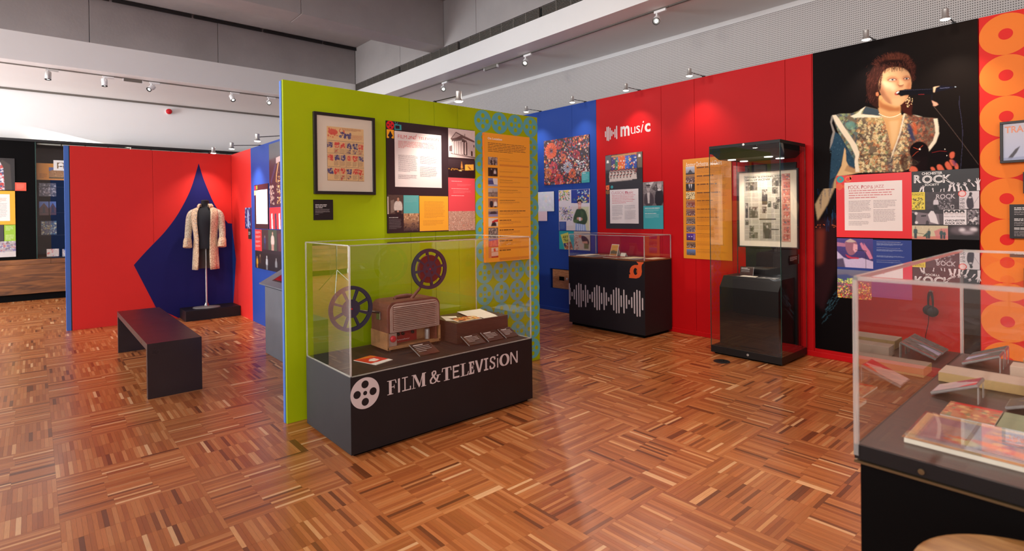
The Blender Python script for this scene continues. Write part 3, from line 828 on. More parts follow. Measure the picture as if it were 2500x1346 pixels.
# ================================================================== PRINTED PANELS
SKIN, HAIR, INK, CREAM = rgb(214, 164, 136), rgb(58, 40, 32), rgb(70, 58, 60), rgb(236, 220, 208)
WHITE, BLACK = rgb(238, 232, 228), rgb(28, 22, 24)
TEAL, ORANGE, PINKRED, RED, NAVY = rgb(60, 160, 166), rgb(248, 160, 40), rgb(226, 74, 80), rgb(224, 30, 38), rgb(20, 46, 122)
def sub(pl, x0, y0, x1, y1, nx, ny, base):
    a, b = pl.sz(x0, y0), pl.sz(x1, y1)
    c = Canvas(pl, a[0], b[0], b[1], a[1], nx, ny, base); c.px = False; return c
def para(mb, pl, x0, y0, x1, y1, n, col, out=.0012, fill=.45, last=.6, seed=1):
    a, b = pl.sz(x0, y0), pl.sz(x1, y1)
    lead = (a[1] - b[1]) / n
    words(mb, pl, a[0], b[0], a[1], lead, n, lead * fill, out, col, last, seed)
def mix(a, b, t): return tuple(p * (1 - t) + q * t for p, q in zip(a, b))
def figure(c, x, y, h, skin, hair, top, low, wd=1.0, mono=False):
    """half-length or standing person, head at (x, y), total height h (picture fractions)"""
    asp = (c.z1 - c.z0) / (c.s1 - c.s0); e = h * asp * wd
    c.poly([(x - .16 * e, y + .21 * h), (x - .05 * e, y + .15 * h), (x + .05 * e, y + .15 * h), (x + .16 * e, y + .21 * h), (x + .19 * e, y + .5 * h), (x + .13 * e, y + .58 * h), (x - .13 * e, y + .58 * h), (x - .19 * e, y + .5 * h)], top, 1, 1, 1)
    c.poly([(x - .13 * e, y + .55 * h), (x + .13 * e, y + .55 * h), (x + .12 * e, y + h), (x - .12 * e, y + h)], low, 1, 1)
    c.poly([(x - .03 * e, y + .1 * h), (x + .03 * e, y + .1 * h), (x + .04 * e, y + .18 * h), (x - .04 * e, y + .18 * h)], mix(skin, BLACK, .2), 1, 1)
    c.ell(x, y + .055 * h, .058 * e, .075 * h, hair, 1, 1)
    c.ell(x, y + .075 * h, .044 * e, .062 * h, skin, 1, 1)
    for q in (-1, 1): c.ell(x + q * .018 * e, y + .07 * h, .007 * e, .006 * h, mix(skin, BLACK, .7), .8)
    c.ell(x, y + .11 * h, .016 * e, .005 * h, mix(skin, RED, .5), .8)
def crowd(c, cols, skin, n, y0=.2, y1=1.0, r=.04):
    asp = (c.z1 - c.z0) / (c.s1 - c.s0)
    for k in range(n):
        t = k / n; y = y0 + (y1 - y0) * t; x = rng.uniform(0, 1); s_ = r * (.6 + .7 * t)
        c.ell(x, y + s_ * 1.3, s_ * 1.0 * asp, s_ * 1.3, cols[rng.integers(len(cols))], 1, 0, 8)
        c.ell(x, y, s_ * .5 * asp, s_ * .62, skin, 1, 0, 8)

def panel(name, label, cat, pl, TL, BR, base, th=.008, group=None, boardmat=None):
    b, (s0, s1, z0, z1) = board(pl, *TL, *BR, thick=th, m=boardmat or M['black'], name=name)
    tag(b, label, cat, group)
    mb = MB(); rect(mb, pl, s0, s1, z0, z1, .0004, base)
    return b, mb, (s0, s1, z0, z1)
def finish(mb, parent, name='print', gloss=False, matt=False):
    o = mb.build(name, M['print_matt'] if matt else M['print_gloss'] if gloss else M['print'], parent, colors=True); return o

# ---------------- framed film programme on the green wall
def framed(name, label, cat, wall_pl, TL, BR, depth, bar, mount, group=None):
    """picture frame: four bars, mount, glass; TL/BR seen on the plane of its face"""
    f = Plane(wall_pl.ax, wall_pl.val + (depth if wall_pl.ax == 0 else -depth))
    a, b = f.sz(*TL), f.sz(*BR); s0, s1, z0, z1 = a[0], b[0], b[1], a[1]
    t = thing(name, label, cat, f.P((s0 + s1) / 2, z0), group)
    off = (-depth, 0, 0) if f.ax == 0 else (0, depth, 0)
    for q in ((s0, s1, z1 - bar, z1), (s0, s1, z0, z0 + bar), (s0, s0 + bar, z0 + bar, z1 - bar), (s1 - bar, s1, z0 + bar, z1 - bar)):
        MB().prism([f.P(q[0], q[2]), f.P(q[1], q[2]), f.P(q[1], q[3]), f.P(q[0], q[3])], off).build('frame_bar', M['frame'], t, bevel=.0015)
    g = Plane(f.ax, f.val + (-.012 if f.ax == 0 else .012))
    MB().prism([g.P(s0 + bar, z0 + bar), g.P(s1 - bar, z0 + bar), g.P(s1 - bar, z1 - bar), g.P(s0 + bar, z1 - bar)], tuple(v * .3 for v in off)).build('mount', mount, t)
    h = Plane(f.ax, f.val + (-.006 if f.ax == 0 else .006))
    MB().quad([h.P(s0 + bar, z0 + bar), h.P(s1 - bar, z0 + bar), h.P(s1 - bar, z1 - bar), h.P(s0 + bar, z1 - bar)]).build('glass', M['glass'], t)
    return t, g, (s0, s1, z0, z1)
t, g, bb = framed('picture_frame', 'black framed film programme sheet in red and blue on the green wall', 'picture', GW, (766, 271), (918, 476), .028, .023, M['mount'])
a, b = g.sz(797.5, 307.5), g.sz(889, 444)
PS0, PS1, PZ0, PZ1 = a[0], b[0], b[1], a[1]
c = Canvas(g, PS0, PS1, PZ0, PZ1, 92, 124, rgb(236, 194, 134)); c.px = False
pr_, pb_ = rgb(222, 62, 50), rgb(62, 54, 120)
c.mottle(.04, 4)
c.poly([(.02, .02), (.30, .02), (.30, .22), (.02, .22)], rgb(240, 190, 128))
c.ell(.16, .10, .13, .055, pr_, .9, 1); c.speck([pr_], 14, .01, .03, .8, (.03, .03, .3, .2))
c.ell(.45, .09, .03, .04, pr_, .8); c.stroke([(.36, .03), (.33, .07), (.38, .12)], .015, pr_)
c.speck([pb_], 26, .012, .035, .85, (.35, .10, .66, .2)); c.speck([pr_], 12, .004, .01, .6, (.62, .12, .97, .22))
cols_ = [(.0, .155, .33, .50, .66, .83, 1.0)]
ys = [.27, .50, .75, 1.0]
grid = [[(0, .165, pb_), (.175, .335, pr_), (.345, .49, pr_), (.51, .66, pb_), (.67, .83, pb_), (.84, .99, pr_)],
        [(0, .165, pr_), (.175, .335, pb_), (.345, .49, pb_), (.51, .66, pr_), (.67, .83, pr_), (.84, .99, pb_)],
        [(0, .165, pb_), (.175, .335, pr_), (.345, .49, pr_), (.51, .66, pb_), (.67, .83, pr_), (.84, .99, pr_)]]
for j, row in enumerate(grid):
    y0 = ys[j] + .015; y1 = ys[j + 1] - .02
    for x0, x1, cc in row:
        c.poly([(x0 + .012, y0), (x1 - .008, y0), (x1 - .008, y0 + .10), (x0 + .012, y0 + .10)], cc, .35)
        c.speck([cc], 16, .008, .03, .95, (x0 + .02, y0 + .01, x1 - .02, y0 + .10))
        c.speck([rgb(240, 214, 160)], 3, .006, .015, .9, (x0 + .03, y0 + .02, x1 - .03, y0 + .09))
        if rng.uniform() < .35: c.speck([cc], 8, .008, .02, .9, (x0 + .03, y0 + .13, x1 - .03, y1))
mb = MB(); c.into(mb, .0008)
W_, H_ = PS1 - PS0, PZ1 - PZ0
def lrect(x0, y0, x1, y1, out, col): rect(mb, g, PS0 + x0 * W_, PS0 + x1 * W_, PZ1 - y1 * H_, PZ1 - y0 * H_, out, col)
for x in (.0, .33, .5, .83):
    for j in range(3): lrect(x, ys[j] + .01, x + .006, ys[j + 1] - .01, .0012, rgb(96, 80, 96))
for j in range(4): lrect(0, ys[j] - .012, 1, ys[j] - .007, .0012, rgb(110, 90, 100))
for j in range(3):
    for x in (.18, .35, .52, .68, .845):
        words(mb, g, PS0 + x * W_, PS0 + (x + .13) * W_, PZ1 - (ys[j] + .135) * H_, H_ * .011, 8, H_ * .005, .0013, rgb(150, 110, 90), .7, j)
words(mb, g, PS0 + .4 * W_, PS0 + .98 * W_, PZ1 - .015 * H_, H_ * .012, 4, H_ * .006, .0013, rgb(190, 110, 70), .7, 4)
words(mb, g, PS0 + .66 * W_, PS0 + .98 * W_, PZ1 - .13 * H_, H_ * .012, 8, H_ * .005, .0013, rgb(200, 110, 80), .7, 4)
finish(mb, t, 'programme_sheet')

# ---------------- small black caption
b, mb, q = panel('caption_board', 'small black caption board with white text under the framed film programme', 'label', GW_ := Plane(0, -4.027), (765.5, 487.5), (813.5, 537), BLACK)
para(mb, GW_, 769.5, 499.5, 799, 510, 3, rgb(232, 226, 222), fill=.55)
para(mb, GW_, 769.5, 511, 808, 521.5, 5, rgb(170, 160, 158), fill=.38, last=.5)
para(mb, GW_, 769.5, 523, 785, 525.5, 1, rgb(140, 130, 128), fill=.5)
finish(mb, b)

# ---------------- FILM and TELEVISION panel
GP = Plane(0, -4.022)
Zf = lambda x, y: (750 + x / 4.207, 260 + y / 4.207)
b, mb, q = panel('information_board', 'large collage board headed FILM and TELEVISION with white text block, on the green wall', 'poster', GP, Zf(811, 143), Zf(1727, 1272), rgb(48, 38, 42), th=.012)
f_tl, f_br = GP.sz(*Zf(811, 143)), GP.sz(*Zf(1727, 1272))
# the board seen in true shape: left edge 143..1297, right edge 252..1270; everything below is placed through the plane
R = lambda x0, y0, x1, y1, out, col: prect(mb, GP, *Zf(x0, y0), *Zf(x1, y1), out, col)
R(895, 249, 1382, 838, .0008, rgb(232, 216, 212))
R(1448, 730, 1725, 1076, .0008, rgb(232, 78, 86))
R(988, 912, 1148, 1098, .0008, rgb(92, 168, 166))
R(1151, 920, 1450, 1272, .0008, rgb(250, 172, 56))
R(815, 234, 890, 330, .0009, rgb(252, 172, 40))
P4 = lambda pts, out, col: ppoly(mb, GP, [Zf(*p) for p in pts], out, col)
# corner marks: reel, television set, spire
a = GP.sz(*Zf(852, 192)); rr = .036
pdisc(mb, GP, a[0], a[1], rr, .0010, RED)
for hx, hy, hr in ((.55, 0, .2), (-.55, 0, .2), (0, .55, .2), (0, -.55, .2), (0, 0, .1)): pdisc(mb, GP, a[0] + hx * rr, a[1] + hy * rr, hr * rr, .0013, rgb(48, 38, 42), 12)
P4([(895, 182), (966, 190), (968, 244), (897, 240)], .0010, TEAL); P4([(903, 194), (948, 198), (950, 232), (905, 230)], .0013, rgb(40, 30, 40))
P4([(900, 158), (905, 157), (915, 184), (910, 184)], .001, TEAL); P4([(928, 162), (932, 163), (921, 184), (916, 184)], .001, TEAL)
P4([(852, 248), (872, 290), (880, 300), (864, 318), (870, 330), (836, 330), (842, 316), (826, 298), (834, 288)], .0013, rgb(40, 32, 38))
# heading
hd = rgb(214, 70, 66)
for txt, x0, y0, x1, y1, bd, sh in (('FILM', 930, 288, 1022, 333, -.012, 0), ('a', 1034, 305, 1062, 338, -.01, .4), ('N', 1066, 303, 1092, 338, .0, 0), ('d', 1094, 284, 1124, 340, -.012, .4), ('TELEVISION', 1142, 312, 1350, 358, -.01, 0)):
    ptext(mb, GP, txt, *Zf(x0, y0), *Zf(x1, y1), .0015, hd, bd, sh)
para(mb, GP, *Zf(932, 352), *Zf(1336, 462), 6, rgb(216, 110, 100), fill=.45, last=.15)
para(mb, GP, *Zf(934, 496), *Zf(1138, 682), 17, rgb(130, 116, 120), fill=.42)
para(mb, GP, *Zf(934, 700), *Zf(1130, 755), 5, rgb(130, 116, 120), fill=.42)
para(mb, GP, *Zf(1158, 512), *Zf(1342, 604), 8, rgb(130, 116, 120), fill=.42)
para(mb, GP, *Zf(1158, 618), *Zf(1342, 735), 11, rgb(130, 116, 120), fill=.42)
para(mb, GP, *Zf(1480, 765), *Zf(1590, 778), 1, rgb(248, 200, 200), fill=.5, last=1)
para(mb, GP, *Zf(1540, 796), *Zf(1690, 826), 4, rgb(240, 130, 134), fill=.4)
para(mb, GP, *Zf(1480, 842), *Zf(1656, 855), 1, rgb(248, 200, 200), fill=.5, last=1)
para(mb, GP, *Zf(1500, 862), *Zf(1690, 900), 4, rgb(240, 130, 134), fill=.4)
para(mb, GP, *Zf(1480, 914), *Zf(1610, 927), 1, rgb(248, 200, 200), fill=.5, last=1)
para(mb, GP, *Zf(1000, 928), *Zf(1135, 990), 7, rgb(130, 190, 188), fill=.35)
para(mb, GP, *Zf(1200, 975), *Zf(1416, 1150), 15, rgb(214, 140, 60), fill=.35)
para(mb, GP, *Zf(1190, 1172), *Zf(1410, 1225), 5, rgb(214, 140, 60), fill=.35)
para(mb, GP, *Zf(840, 1140), *Zf(935, 1152), 1, rgb(220, 214, 210), fill=.5, last=1)
para(mb, GP, *Zf(840, 1160), *Zf(970, 1262), 12, rgb(130, 120, 122), fill=.35)
# portico photograph
c = sub(GP, *Zf(1447, 222), *Zf(1725, 540), 66, 74, rgb(228, 208, 204))
g1_, g2_, dk = rgb(176, 152, 148), rgb(110, 88, 86), rgb(48, 34, 34)
c.poly([(0, .82), (.15, .80), (.9, .95), (1, .95), (1, 1), (0, 1)], rgb(206, 184, 180)).poly([(.06, .84), (.5, .90), (1, .93), (1, .99), (.1, .88)], rgb(90, 70, 70), .8)
c.poly([(.03, .62), (.14, .58), (.14, .80), (.03, .80)], rgb(120, 100, 98))
c.poly([(.52, .16), (1, .36), (1, .92), (.52, .88)], rgb(212, 192, 188))
c.poly([(.08, .36), (.28, .10), (.54, .20), (.98, .36), (.98, .42), (.54, .30), (.14, .42)], g2_).poly([(.13, .34), (.28, .14), (.46, .21), (.30, .30)], rgb(196, 174, 170))
c.poly([(.12, .42), (.50, .30), (.68, .38), (.68, .46), (.50, .38), (.14, .46)], dk, .8)
c.poly([(.50, .38), (.70, .44), (.70, .90), (.50, .88)], dk)
for x in (.15, .23, .31, .40, .50, .60): c.poly([(x, .44), (x + .055, .42), (x + .055, .88), (x, .86)], rgb(220, 200, 196)); c.poly([(x + .055, .42), (x + .075, .43), (x + .075, .88), (x + .055, .88)], g2_, .8)
c.poly([(.84, .72), (.90, .74), (.90, .92), (.84, .90)], dk).poly([(.94, .50), (.97, .51), (.97, .6), (.94, .59)], dk).poly([(.60, .14), (.62, .14), (.62, .22), (.60, .22)], g2_)
c.mottle(.06, 3).into(mb, .0011)
# night scene
c = sub(GP, *Zf(1447, 540), *Zf(1725, 733), 56, 38, rgb(40, 30, 36))
c.grad(rgb(58, 46, 50), rgb(34, 26, 32)); c.poly([(0, .5), (.25, .45), (.6, .5), (1, .55), (1, 1), (0, 1)], rgb(30, 22, 28), .9, 1)
for k in range(16): c.ell(rng.uniform(0, .6), rng.uniform(.5, .62), .012, .02, rgb(250, 170, 60), .9, 1)
c.poly([(.46, .48), (.49, .05), (.53, .48)], rgb(236, 150, 70), .9, 1); c.poly([(.62, .26), (.95, .22), (.95, .56), (.62, .60)], rgb(250, 178, 70))
c.poly([(.70, .34), (.76, .36), (.86, .52), (.80, .54)], rgb(120, 60, 40), .9, 1); c.ell(.44, .62, .05, .03, rgb(255, 220, 150), .9, 1); c.into(mb, .0011)
# crowd drawing
c = sub(GP, *Zf(1450, 1077), *Zf(1726, 1270), 60, 42, rgb(196, 150, 130)); c.speck([rgb(230, 196, 176), rgb(140, 96, 84), rgb(96, 70, 66), rgb(214, 120, 96), rgb(240, 214, 196)], 420, .012, .03, .9); c.into(mb, .0011)
# man in a pale shirt
c = sub(GP, *Zf(822, 908), *Zf(986, 1105), 44, 52, rgb(84, 66, 60)); c.poly([(.0, .1), (.07, .1), (.07, 1), (0, 1)], rgb(210, 190, 176)); c.poly([(.2, .3), (.42, .24), (.42, .9), (.2, .95)], rgb(130, 110, 100), .9)
figure(c, .68, .12, 1.25, rgb(190, 140, 116), rgb(60, 40, 34), rgb(206, 190, 180), rgb(54, 44, 44), 1.1); c.ell(.66, .86, .07, .05, rgb(186, 136, 112)); c.mottle(.12, 4).into(mb, .0011)
# evening event
c = sub(GP, *Zf(990, 1100), *Zf(1148, 1278), 40, 46, rgb(84, 62, 64)); c.grad(rgb(204, 150, 110), rgb(60, 48, 54)); c.speck([rgb(236, 200, 160), rgb(120, 84, 66), rgb(70, 50, 52)], 90, .02, .05, .8, (0, 0, 1, .4), 1); c.speck([rgb(40, 32, 38), rgb(90, 70, 70)], 60, .03, .06, .7, (0, .5, 1, 1), 1); c.into(mb, .0011)
finish(mb, b, gloss=True)

# ---------------- On Location board
Zl = lambda x, y: (1170 + x / 3.9587, 310 + y / 3.9587)
OL = Plane(0, -3.998)
b, mb, q = panel('information_board', 'tall orange On Location board with a column of small photos on the green wall', 'poster', OL, Zl(48, 52), Zl(500, 1276), rgb(255, 172, 52), th=.03, boardmat=M['orange'])
ptext(mb, OL, 'On Location', *Zl(80, 97), *Zl(220, 134), .0015, rgb(255, 246, 236), .03)
ink = rgb(120, 84, 52)
para(mb, OL, *Zl(82, 150), *Zl(468, 278), 6, ink, fill=.42, last=.6)
rows = ((288, 372), (392, 480), (494, 575), (590, 676), (690, 778), (792, 868), (882, 962), (976, 1070), (1080, 1160), (1172, 1262))
ttl = (.4, .62, .5, .7, .6, 1.0, .45, .55, .5, .45)
for k, (y0, y1) in enumerate(rows):
    x0, x1 = 84 + k * .6, 176 + k * .9
    cols = [(150, 130, 126), (60, 46, 46), (120, 130, 180), (150, 130, 120), (170, 120, 100), (120, 100, 120), (226, 206, 190), (130, 116, 110), (220, 60, 70), (226, 130, 90)][k]
    c = sub(OL, *Zl(x0, y0), *Zl(x1, y1), 24, 22, rgb(*cols))
    if k == 0: c.speck([rgb(210, 196, 190), rgb(50, 40, 40)], 50, .04, .12, .8); figure(c, .35, .2, .9, rgb(200, 180, 170), BLACK, BLACK, BLACK, .8); figure(c, .7, .2, .9, rgb(200, 180, 170), BLACK, rgb(70, 60, 60), BLACK, .8)
    elif k == 1: figure(c, .35, .1, 1, rgb(220, 200, 190), BLACK, rgb(30, 22, 24), BLACK, 1.0); figure(c, .72, .15, 1, rgb(210, 190, 184), BLACK, rgb(220, 206, 200), BLACK, 1.0)
    elif k == 2: c.poly([(.5, 0), (1, 0), (1, .8), (.6, .75), (.5, .3)], rgb(232, 222, 220)).poly([(0, .3), (.5, .25), (.6, .75), (0, .8)], rgb(70, 76, 130)).poly([(0, .8), (1, .8), (1, 1), (0, 1)], rgb(170, 170, 196))
    elif k == 3: c.poly([(0, 0), (1, 0), (1, .4), (0, .5)], rgb(186, 172, 164)).poly([(.45, .6), (.5, .1), (.55, .6)], rgb(110, 90, 86)).speck([rgb(96, 80, 74)], 30, .05, .12, .6, (0, .5, 1, 1))
    elif k == 4: figure(c, .33, .05, 1.4, rgb(222, 170, 150), rgb(50, 36, 34), rgb(40, 34, 44), BLACK, 1.0); figure(c, .74, .15, 1.3, rgb(226, 176, 156), rgb(170, 60, 40), rgb(230, 220, 216), BLACK, 1.0)
    elif k == 5: c.poly([(0, 0), (1, 0), (1, .3), (0, .35)], rgb(190, 160, 130)).poly([(.15, .55), (.3, .35), (.7, .32), (.9, .55), (.85, .65), (.2, .68)], rgb(60, 50, 60), 1, 1).poly([(0, .7), (1, .66), (1, 1), (0, 1)], rgb(150, 140, 170))
    elif k == 6: c.poly([(.55, .25), (1, .15), (1, .45), (.6, .5)], rgb(216, 54, 50)).poly([(.25, .95), (.4, .5), (.6, .4), (.8, .6), (.85, .95)], rgb(50, 38, 44), 1, 1).poly([(.35, .45), (.5, .3), (.62, .4), (.55, .55), (.4, .55)], rgb(190, 40, 40))
    elif k == 7: c.speck([rgb(190, 170, 156), rgb(70, 60, 58)], 70, .04, .12, .8)
    elif k == 8: c.poly([(.1, .9), (.25, .2), (.5, .6), (.75, .2), (.9, .9), (.7, .9), (.62, .6), (.5, .85), (.38, .6), (.3, .9)], rgb(240, 96, 70)).poly([(0, 0), (1, 0), (1, .15), (0, .3)], rgb(120, 90, 170))
    else: c.poly([(.3, 0), (1, 0), (1, .3), (.3, .4)], rgb(236, 210, 200)).poly([(.5, .1), (.7, .05), (.75, .35), (.55, .4)], rgb(226, 60, 50)).poly([(.3, .45), (1, .4), (1, .85), (.3, .9)], rgb(240, 196, 180)).poly([(.3, .85), (1, .82), (1, 1), (.3, 1)], rgb(190, 40, 40))
    c.into(mb, .001)
    para(mb, OL, *Zl(196, y0 + 18), *Zl(196 + 250 * ttl[k], y0 + 28), 1, rgb(84, 52, 34), fill=.7, last=1)
    if k != 9: para(mb, OL, *Zl(196, y0 + 34), *Zl(410, y0 + 60), 3, rgb(196, 128, 60), fill=.42)
    prect(mb, OL, *Zl(196, y1 + 6), *Zl(478, y1 + 7), .0008, rgb(226, 140, 50))
finish(mb, b, gloss=False)

# ================================================================== MUSIC WALL PANELS
MP = Plane(1, 6.010)
Za = lambda x, y: (1300 + x / 3.364, 200 + y / 3.364)
# flowers
b, mb, q = panel('photo_print', 'square photo print of red and orange flowers high on the blue wall', 'poster', MP, Za(93, 487), Za(470, 826), rgb(70, 44, 50))
c = Canvas(MP, *q, 104, 96, rgb(58, 42, 48)); c.px = False
fl = [rgb(*v) for v in ((196, 70, 50), (222, 100, 56), (180, 36, 54), (232, 150, 70), (150, 30, 60), (210, 196, 190), (120, 90, 110), (44, 44, 60), (90, 110, 150))]
c.speck(fl, 1100, .008, .032, .95)
def bloom(x, y, r, col, n=14):
    asp = (c.z1 - c.z0) / (c.s1 - c.s0)
    for k in range(n):
        a_ = 6.283 * k / n + .2; wdt = .35
        c.poly([(x + .2 * r * math.cos(a_) * asp, y + .2 * r * math.sin(a_)), (x + r * math.cos(a_ - wdt * .5) * asp, y + r * math.sin(a_ - wdt * .5)), (x + r * 1.08 * math.cos(a_) * asp, y + r * 1.08 * math.sin(a_)), (x + r * math.cos(a_ + wdt * .4) * asp, y + r * math.sin(a_ + wdt * .4))], col, .9)
    c.ell(x, y, r * .16 * asp, r * .16, rgb(80, 30, 34))
bloom(.17, .24, .17, rgb(222, 92, 48), 18); bloom(.36, .14, .09, rgb(196, 60, 60)); bloom(.54, .64, .12, rgb(190, 190, 206)); bloom(.22, .62, .12, rgb(206, 50, 70)); bloom(.34, .90, .13, rgb(214, 60, 56)); bloom(.64, .78, .1, rgb(226, 100, 54)); bloom(.1, .72, .1, rgb(226, 120, 60)); bloom(.72, .38, .09, rgb(176, 36, 60)); bloom(.45, .42, .08, rgb(226, 110, 70))
c.speck([WHITE, rgb(60, 44, 50)], 170, .008, .022, .9, (.7, .5, 1, .8)); c.into(mb, .0008)
prect(mb, MP, *Za(403, 743), *Za(470, 826), .0012, TEAL); para(mb, MP, *Za(410, 750), *Za(438, 755), 1, WHITE, .0016, fill=.7, last=1); para(mb, MP, *Za(410, 760), *Za(462, 808), 9, rgb(150, 210, 212), .0016, fill=.4)
finish(mb, b)
# pale drawing pair behind the green partition end
b, mb, q = panel('drawing_print', 'pale pencil drawing print on the blue wall beside the green partition end', 'poster', MP, Za(20, 908), Za(178, 1063), rgb(226, 226, 238))
c = Canvas(MP, *q, 44, 40, rgb(222, 224, 238)); c.px = False
c.speck([rgb(206, 214, 230), rgb(238, 220, 214), rgb(212, 232, 220), rgb(240, 240, 246)], 60, .03, .12, .6, soft=1)
for k in range(14): c.stroke([(rng.uniform(.5, 1), rng.uniform(.1, .9)), (rng.uniform(.5, 1), rng.uniform(.1, .9))], .008, rgb(170, 180, 190), .4)
c.into(mb, .0008); finish(mb, b)
b, mb, q = panel('drawing_print', 'pale pink print just under the pencil drawing on the blue wall', 'poster', MP, Za(-10, 1066), Za(121, 1143), rgb(236, 206, 218)); finish(mb, b)
# art trail panel
Zb = lambda x, y: (1355 + x / 6.566, 455 + y / 6.566)
b, mb, q = panel('photo_print', 'photo board of a person in a green jumper holding a mug', 'poster', MP, Zb(58, 66), Zb(565, 716), rgb(226, 216, 222))
c = Canvas(MP, *q, 84, 108, rgb(222, 212, 220)); c.px = False
mx_ = lambda x, y: ((x - 58) / 507, (y - 66 + (x - 58) * .04) / 650)
PX = lambda pts: [mx_(*p) for p in pts]
c.poly(PX([(62, 72), (242, 66), (242, 232), (66, 236)]), rgb(222, 200, 200)); c.speck([rgb(216, 80, 120), rgb(236, 206, 70), rgb(90, 150, 90), rgb(240, 230, 230), rgb(60, 120, 110)], 90, .01, .035, .9, (*mx_(66, 76), *mx_(240, 228)))
c.poly(PX([(268, 62), (556, 48), (556, 266), (270, 272)]), rgb(40, 60, 150)); c.speck([rgb(236, 212, 90), rgb(150, 200, 226), rgb(226, 220, 226), rgb(60, 70, 90), rgb(170, 60, 60)], 60, .01, .035, .9, (.62, .02, .98, .34)); c.speck([rgb(150, 200, 226), rgb(90, 130, 90), rgb(240, 230, 180)], 26, .01, .03, .9, (.43, .22, .95, .33))
c.poly(PX([(290, 324), (556, 316), (556, 690), (300, 700)]), rgb(218, 206, 206)); c.poly(PX([(410, 330), (548, 326), (548, 690), (420, 690)]), rgb(206, 204, 170))
for k in range(24): c.stroke([(rng.uniform(.55, .95), rng.uniform(.42, .95)), (rng.uniform(.55, .95), rng.uniform(.42, .95))], .008, [rgb(60, 50, 60), rgb(190, 190, 90), rgb(226, 150, 170)][k % 3], .6)
c.speck([rgb(110, 140, 210), rgb(226, 220, 230), rgb(196, 200, 110), rgb(60, 60, 110), rgb(226, 180, 190)], 170, .01, .03, .85, (.02, .42, .45, .74))
for k in range(12): c.stroke([(rng.uniform(.05, .45), rng.uniform(.42, .6)), (rng.uniform(.05, .45), rng.uniform(.5, .72))], .008, rgb(56, 40, 90), .8)
c.poly(PX([(180, 640), (330, 620), (330, 740), (180, 740)]), rgb(216, 204, 206))
c.poly(PX([(334, 586), (490, 586), (506, 724), (326, 724)]), rgb(150, 172, 218));
for x in (360, 392, 424, 456): c.poly(PX([(x, 590), (x + 10, 590), (x + 14, 720), (x + 2, 720)]), rgb(214, 220, 236), .8)
c.poly(PX([(352, 366), (400, 352), (452, 358), (492, 380), (524, 470), (526, 540), (490, 606), (420, 596), (340, 590), (296, 560), (300, 500), (330, 420)]), rgb(58, 78, 56), 1, 1, 1)
c.poly(PX([(296, 540), (380, 520), (380, 560), (330, 586), (300, 572)]), rgb(84, 106, 64), 1, 1); c.poly(PX([(420, 380), (470, 420), (450, 500), (440, 560), (420, 500)]), rgb(76, 96, 66), .8, 2)
c.ell(*mx_(376, 512), .04, .03, rgb(206, 150, 132), 1, 1); c.ell(*mx_(426, 520), .04, .035, rgb(206, 150, 132), 1, 1); c.poly(PX([(388, 492), (420, 490), (420, 548), (390, 548)]), rgb(226, 218, 224))
c.poly(PX([(384, 320), (424, 320), (430, 362), (376, 362)]), rgb(206, 150, 138), 1, 1); c.ell(*mx_(402, 248), .08, .062, rgb(52, 36, 40), 1, 1); c.poly(PX([(376, 250), (400, 244), (430, 250), (432, 300), (418, 336), (392, 338), (374, 300)]), rgb(222, 166, 156), 1, 1, 1)
c.stroke(PX([(380, 276), (396, 276)]), .008, rgb(70, 50, 60)); c.stroke(PX([(408, 276), (424, 276)]), .008, rgb(70, 50, 60)); c.ell(*mx_(404, 312), .022, .008, rgb(240, 232, 230))
c.into(mb, .0008)
prect(mb, MP, *Zb(68, 566), *Zb(182, 712), .0012, rgb(50, 76, 150)); para(mb, MP, *Zb(80, 578), *Zb(164, 690), 14, rgb(120, 150, 210), .0016, fill=.38)
finish(mb, b)
b, mb, q = panel('photo_print', 'teal board with a yellow ART TRAIL booklet and a potter', 'poster', MP, Zb(66, 716), Zb(566, 1035), TEAL)
c = Canvas(MP, *q, 84, 56, rgb(40, 160, 168)); c.px = False
mx_ = lambda x, y: ((x - 66) / 500, (y - 716) / 322)
c.poly(PX([(312, 716), (566, 716), (566, 1035), (312, 1035)]), rgb(196, 178, 166))
c.poly(PX([(90, 782), (216, 738), (300, 1040), (160, 1040)]), rgb(206, 206, 96)); c.poly(PX([(138, 935), (262, 896), (302, 1035), (165, 1035)]), rgb(150, 90, 60)); c.speck([rgb(220, 206, 196), rgb(90, 60, 50), rgb(200, 110, 60)], 60, .015, .04, .9, (.22, .68, .44, .98)); c.poly(PX([(138, 935), (170, 925), (180, 985), (150, 990)]), rgb(40, 60, 120))
c.speck([rgb(214, 120, 80), rgb(236, 206, 190), rgb(160, 60, 50), rgb(90, 60, 54)], 120, .015, .045, .85, (.49, .1, .64, .98)); c.ell(*mx_(410, 790), .05, .12, rgb(190, 110, 80), 1, 1)
c.poly(PX([(430, 780), (500, 800), (556, 880), (540, 960), (470, 930), (430, 860)]), rgb(44, 36, 40), 1, 1, 1); c.poly(PX([(440, 890), (520, 880), (530, 920), (440, 920)]), rgb(206, 150, 124), 1, 1); c.poly(PX([(388, 930), (452, 930), (446, 1010), (398, 1010)]), rgb(206, 176, 160)); c.poly(PX([(470, 920), (545, 930), (540, 1010), (470, 1010)]), rgb(110, 116, 70), 1, 1)
c.into(mb, .0008)
for txt, x0, y0, x1, y1 in (('ART', 124, 790, 208, 838), ('TRAIL', 136, 846, 234, 890)): ptext(mb, MP, txt, *Zb(x0, y0), *Zb(x1, y1), .0014, rgb(44, 44, 30), .02)
finish(mb, b)

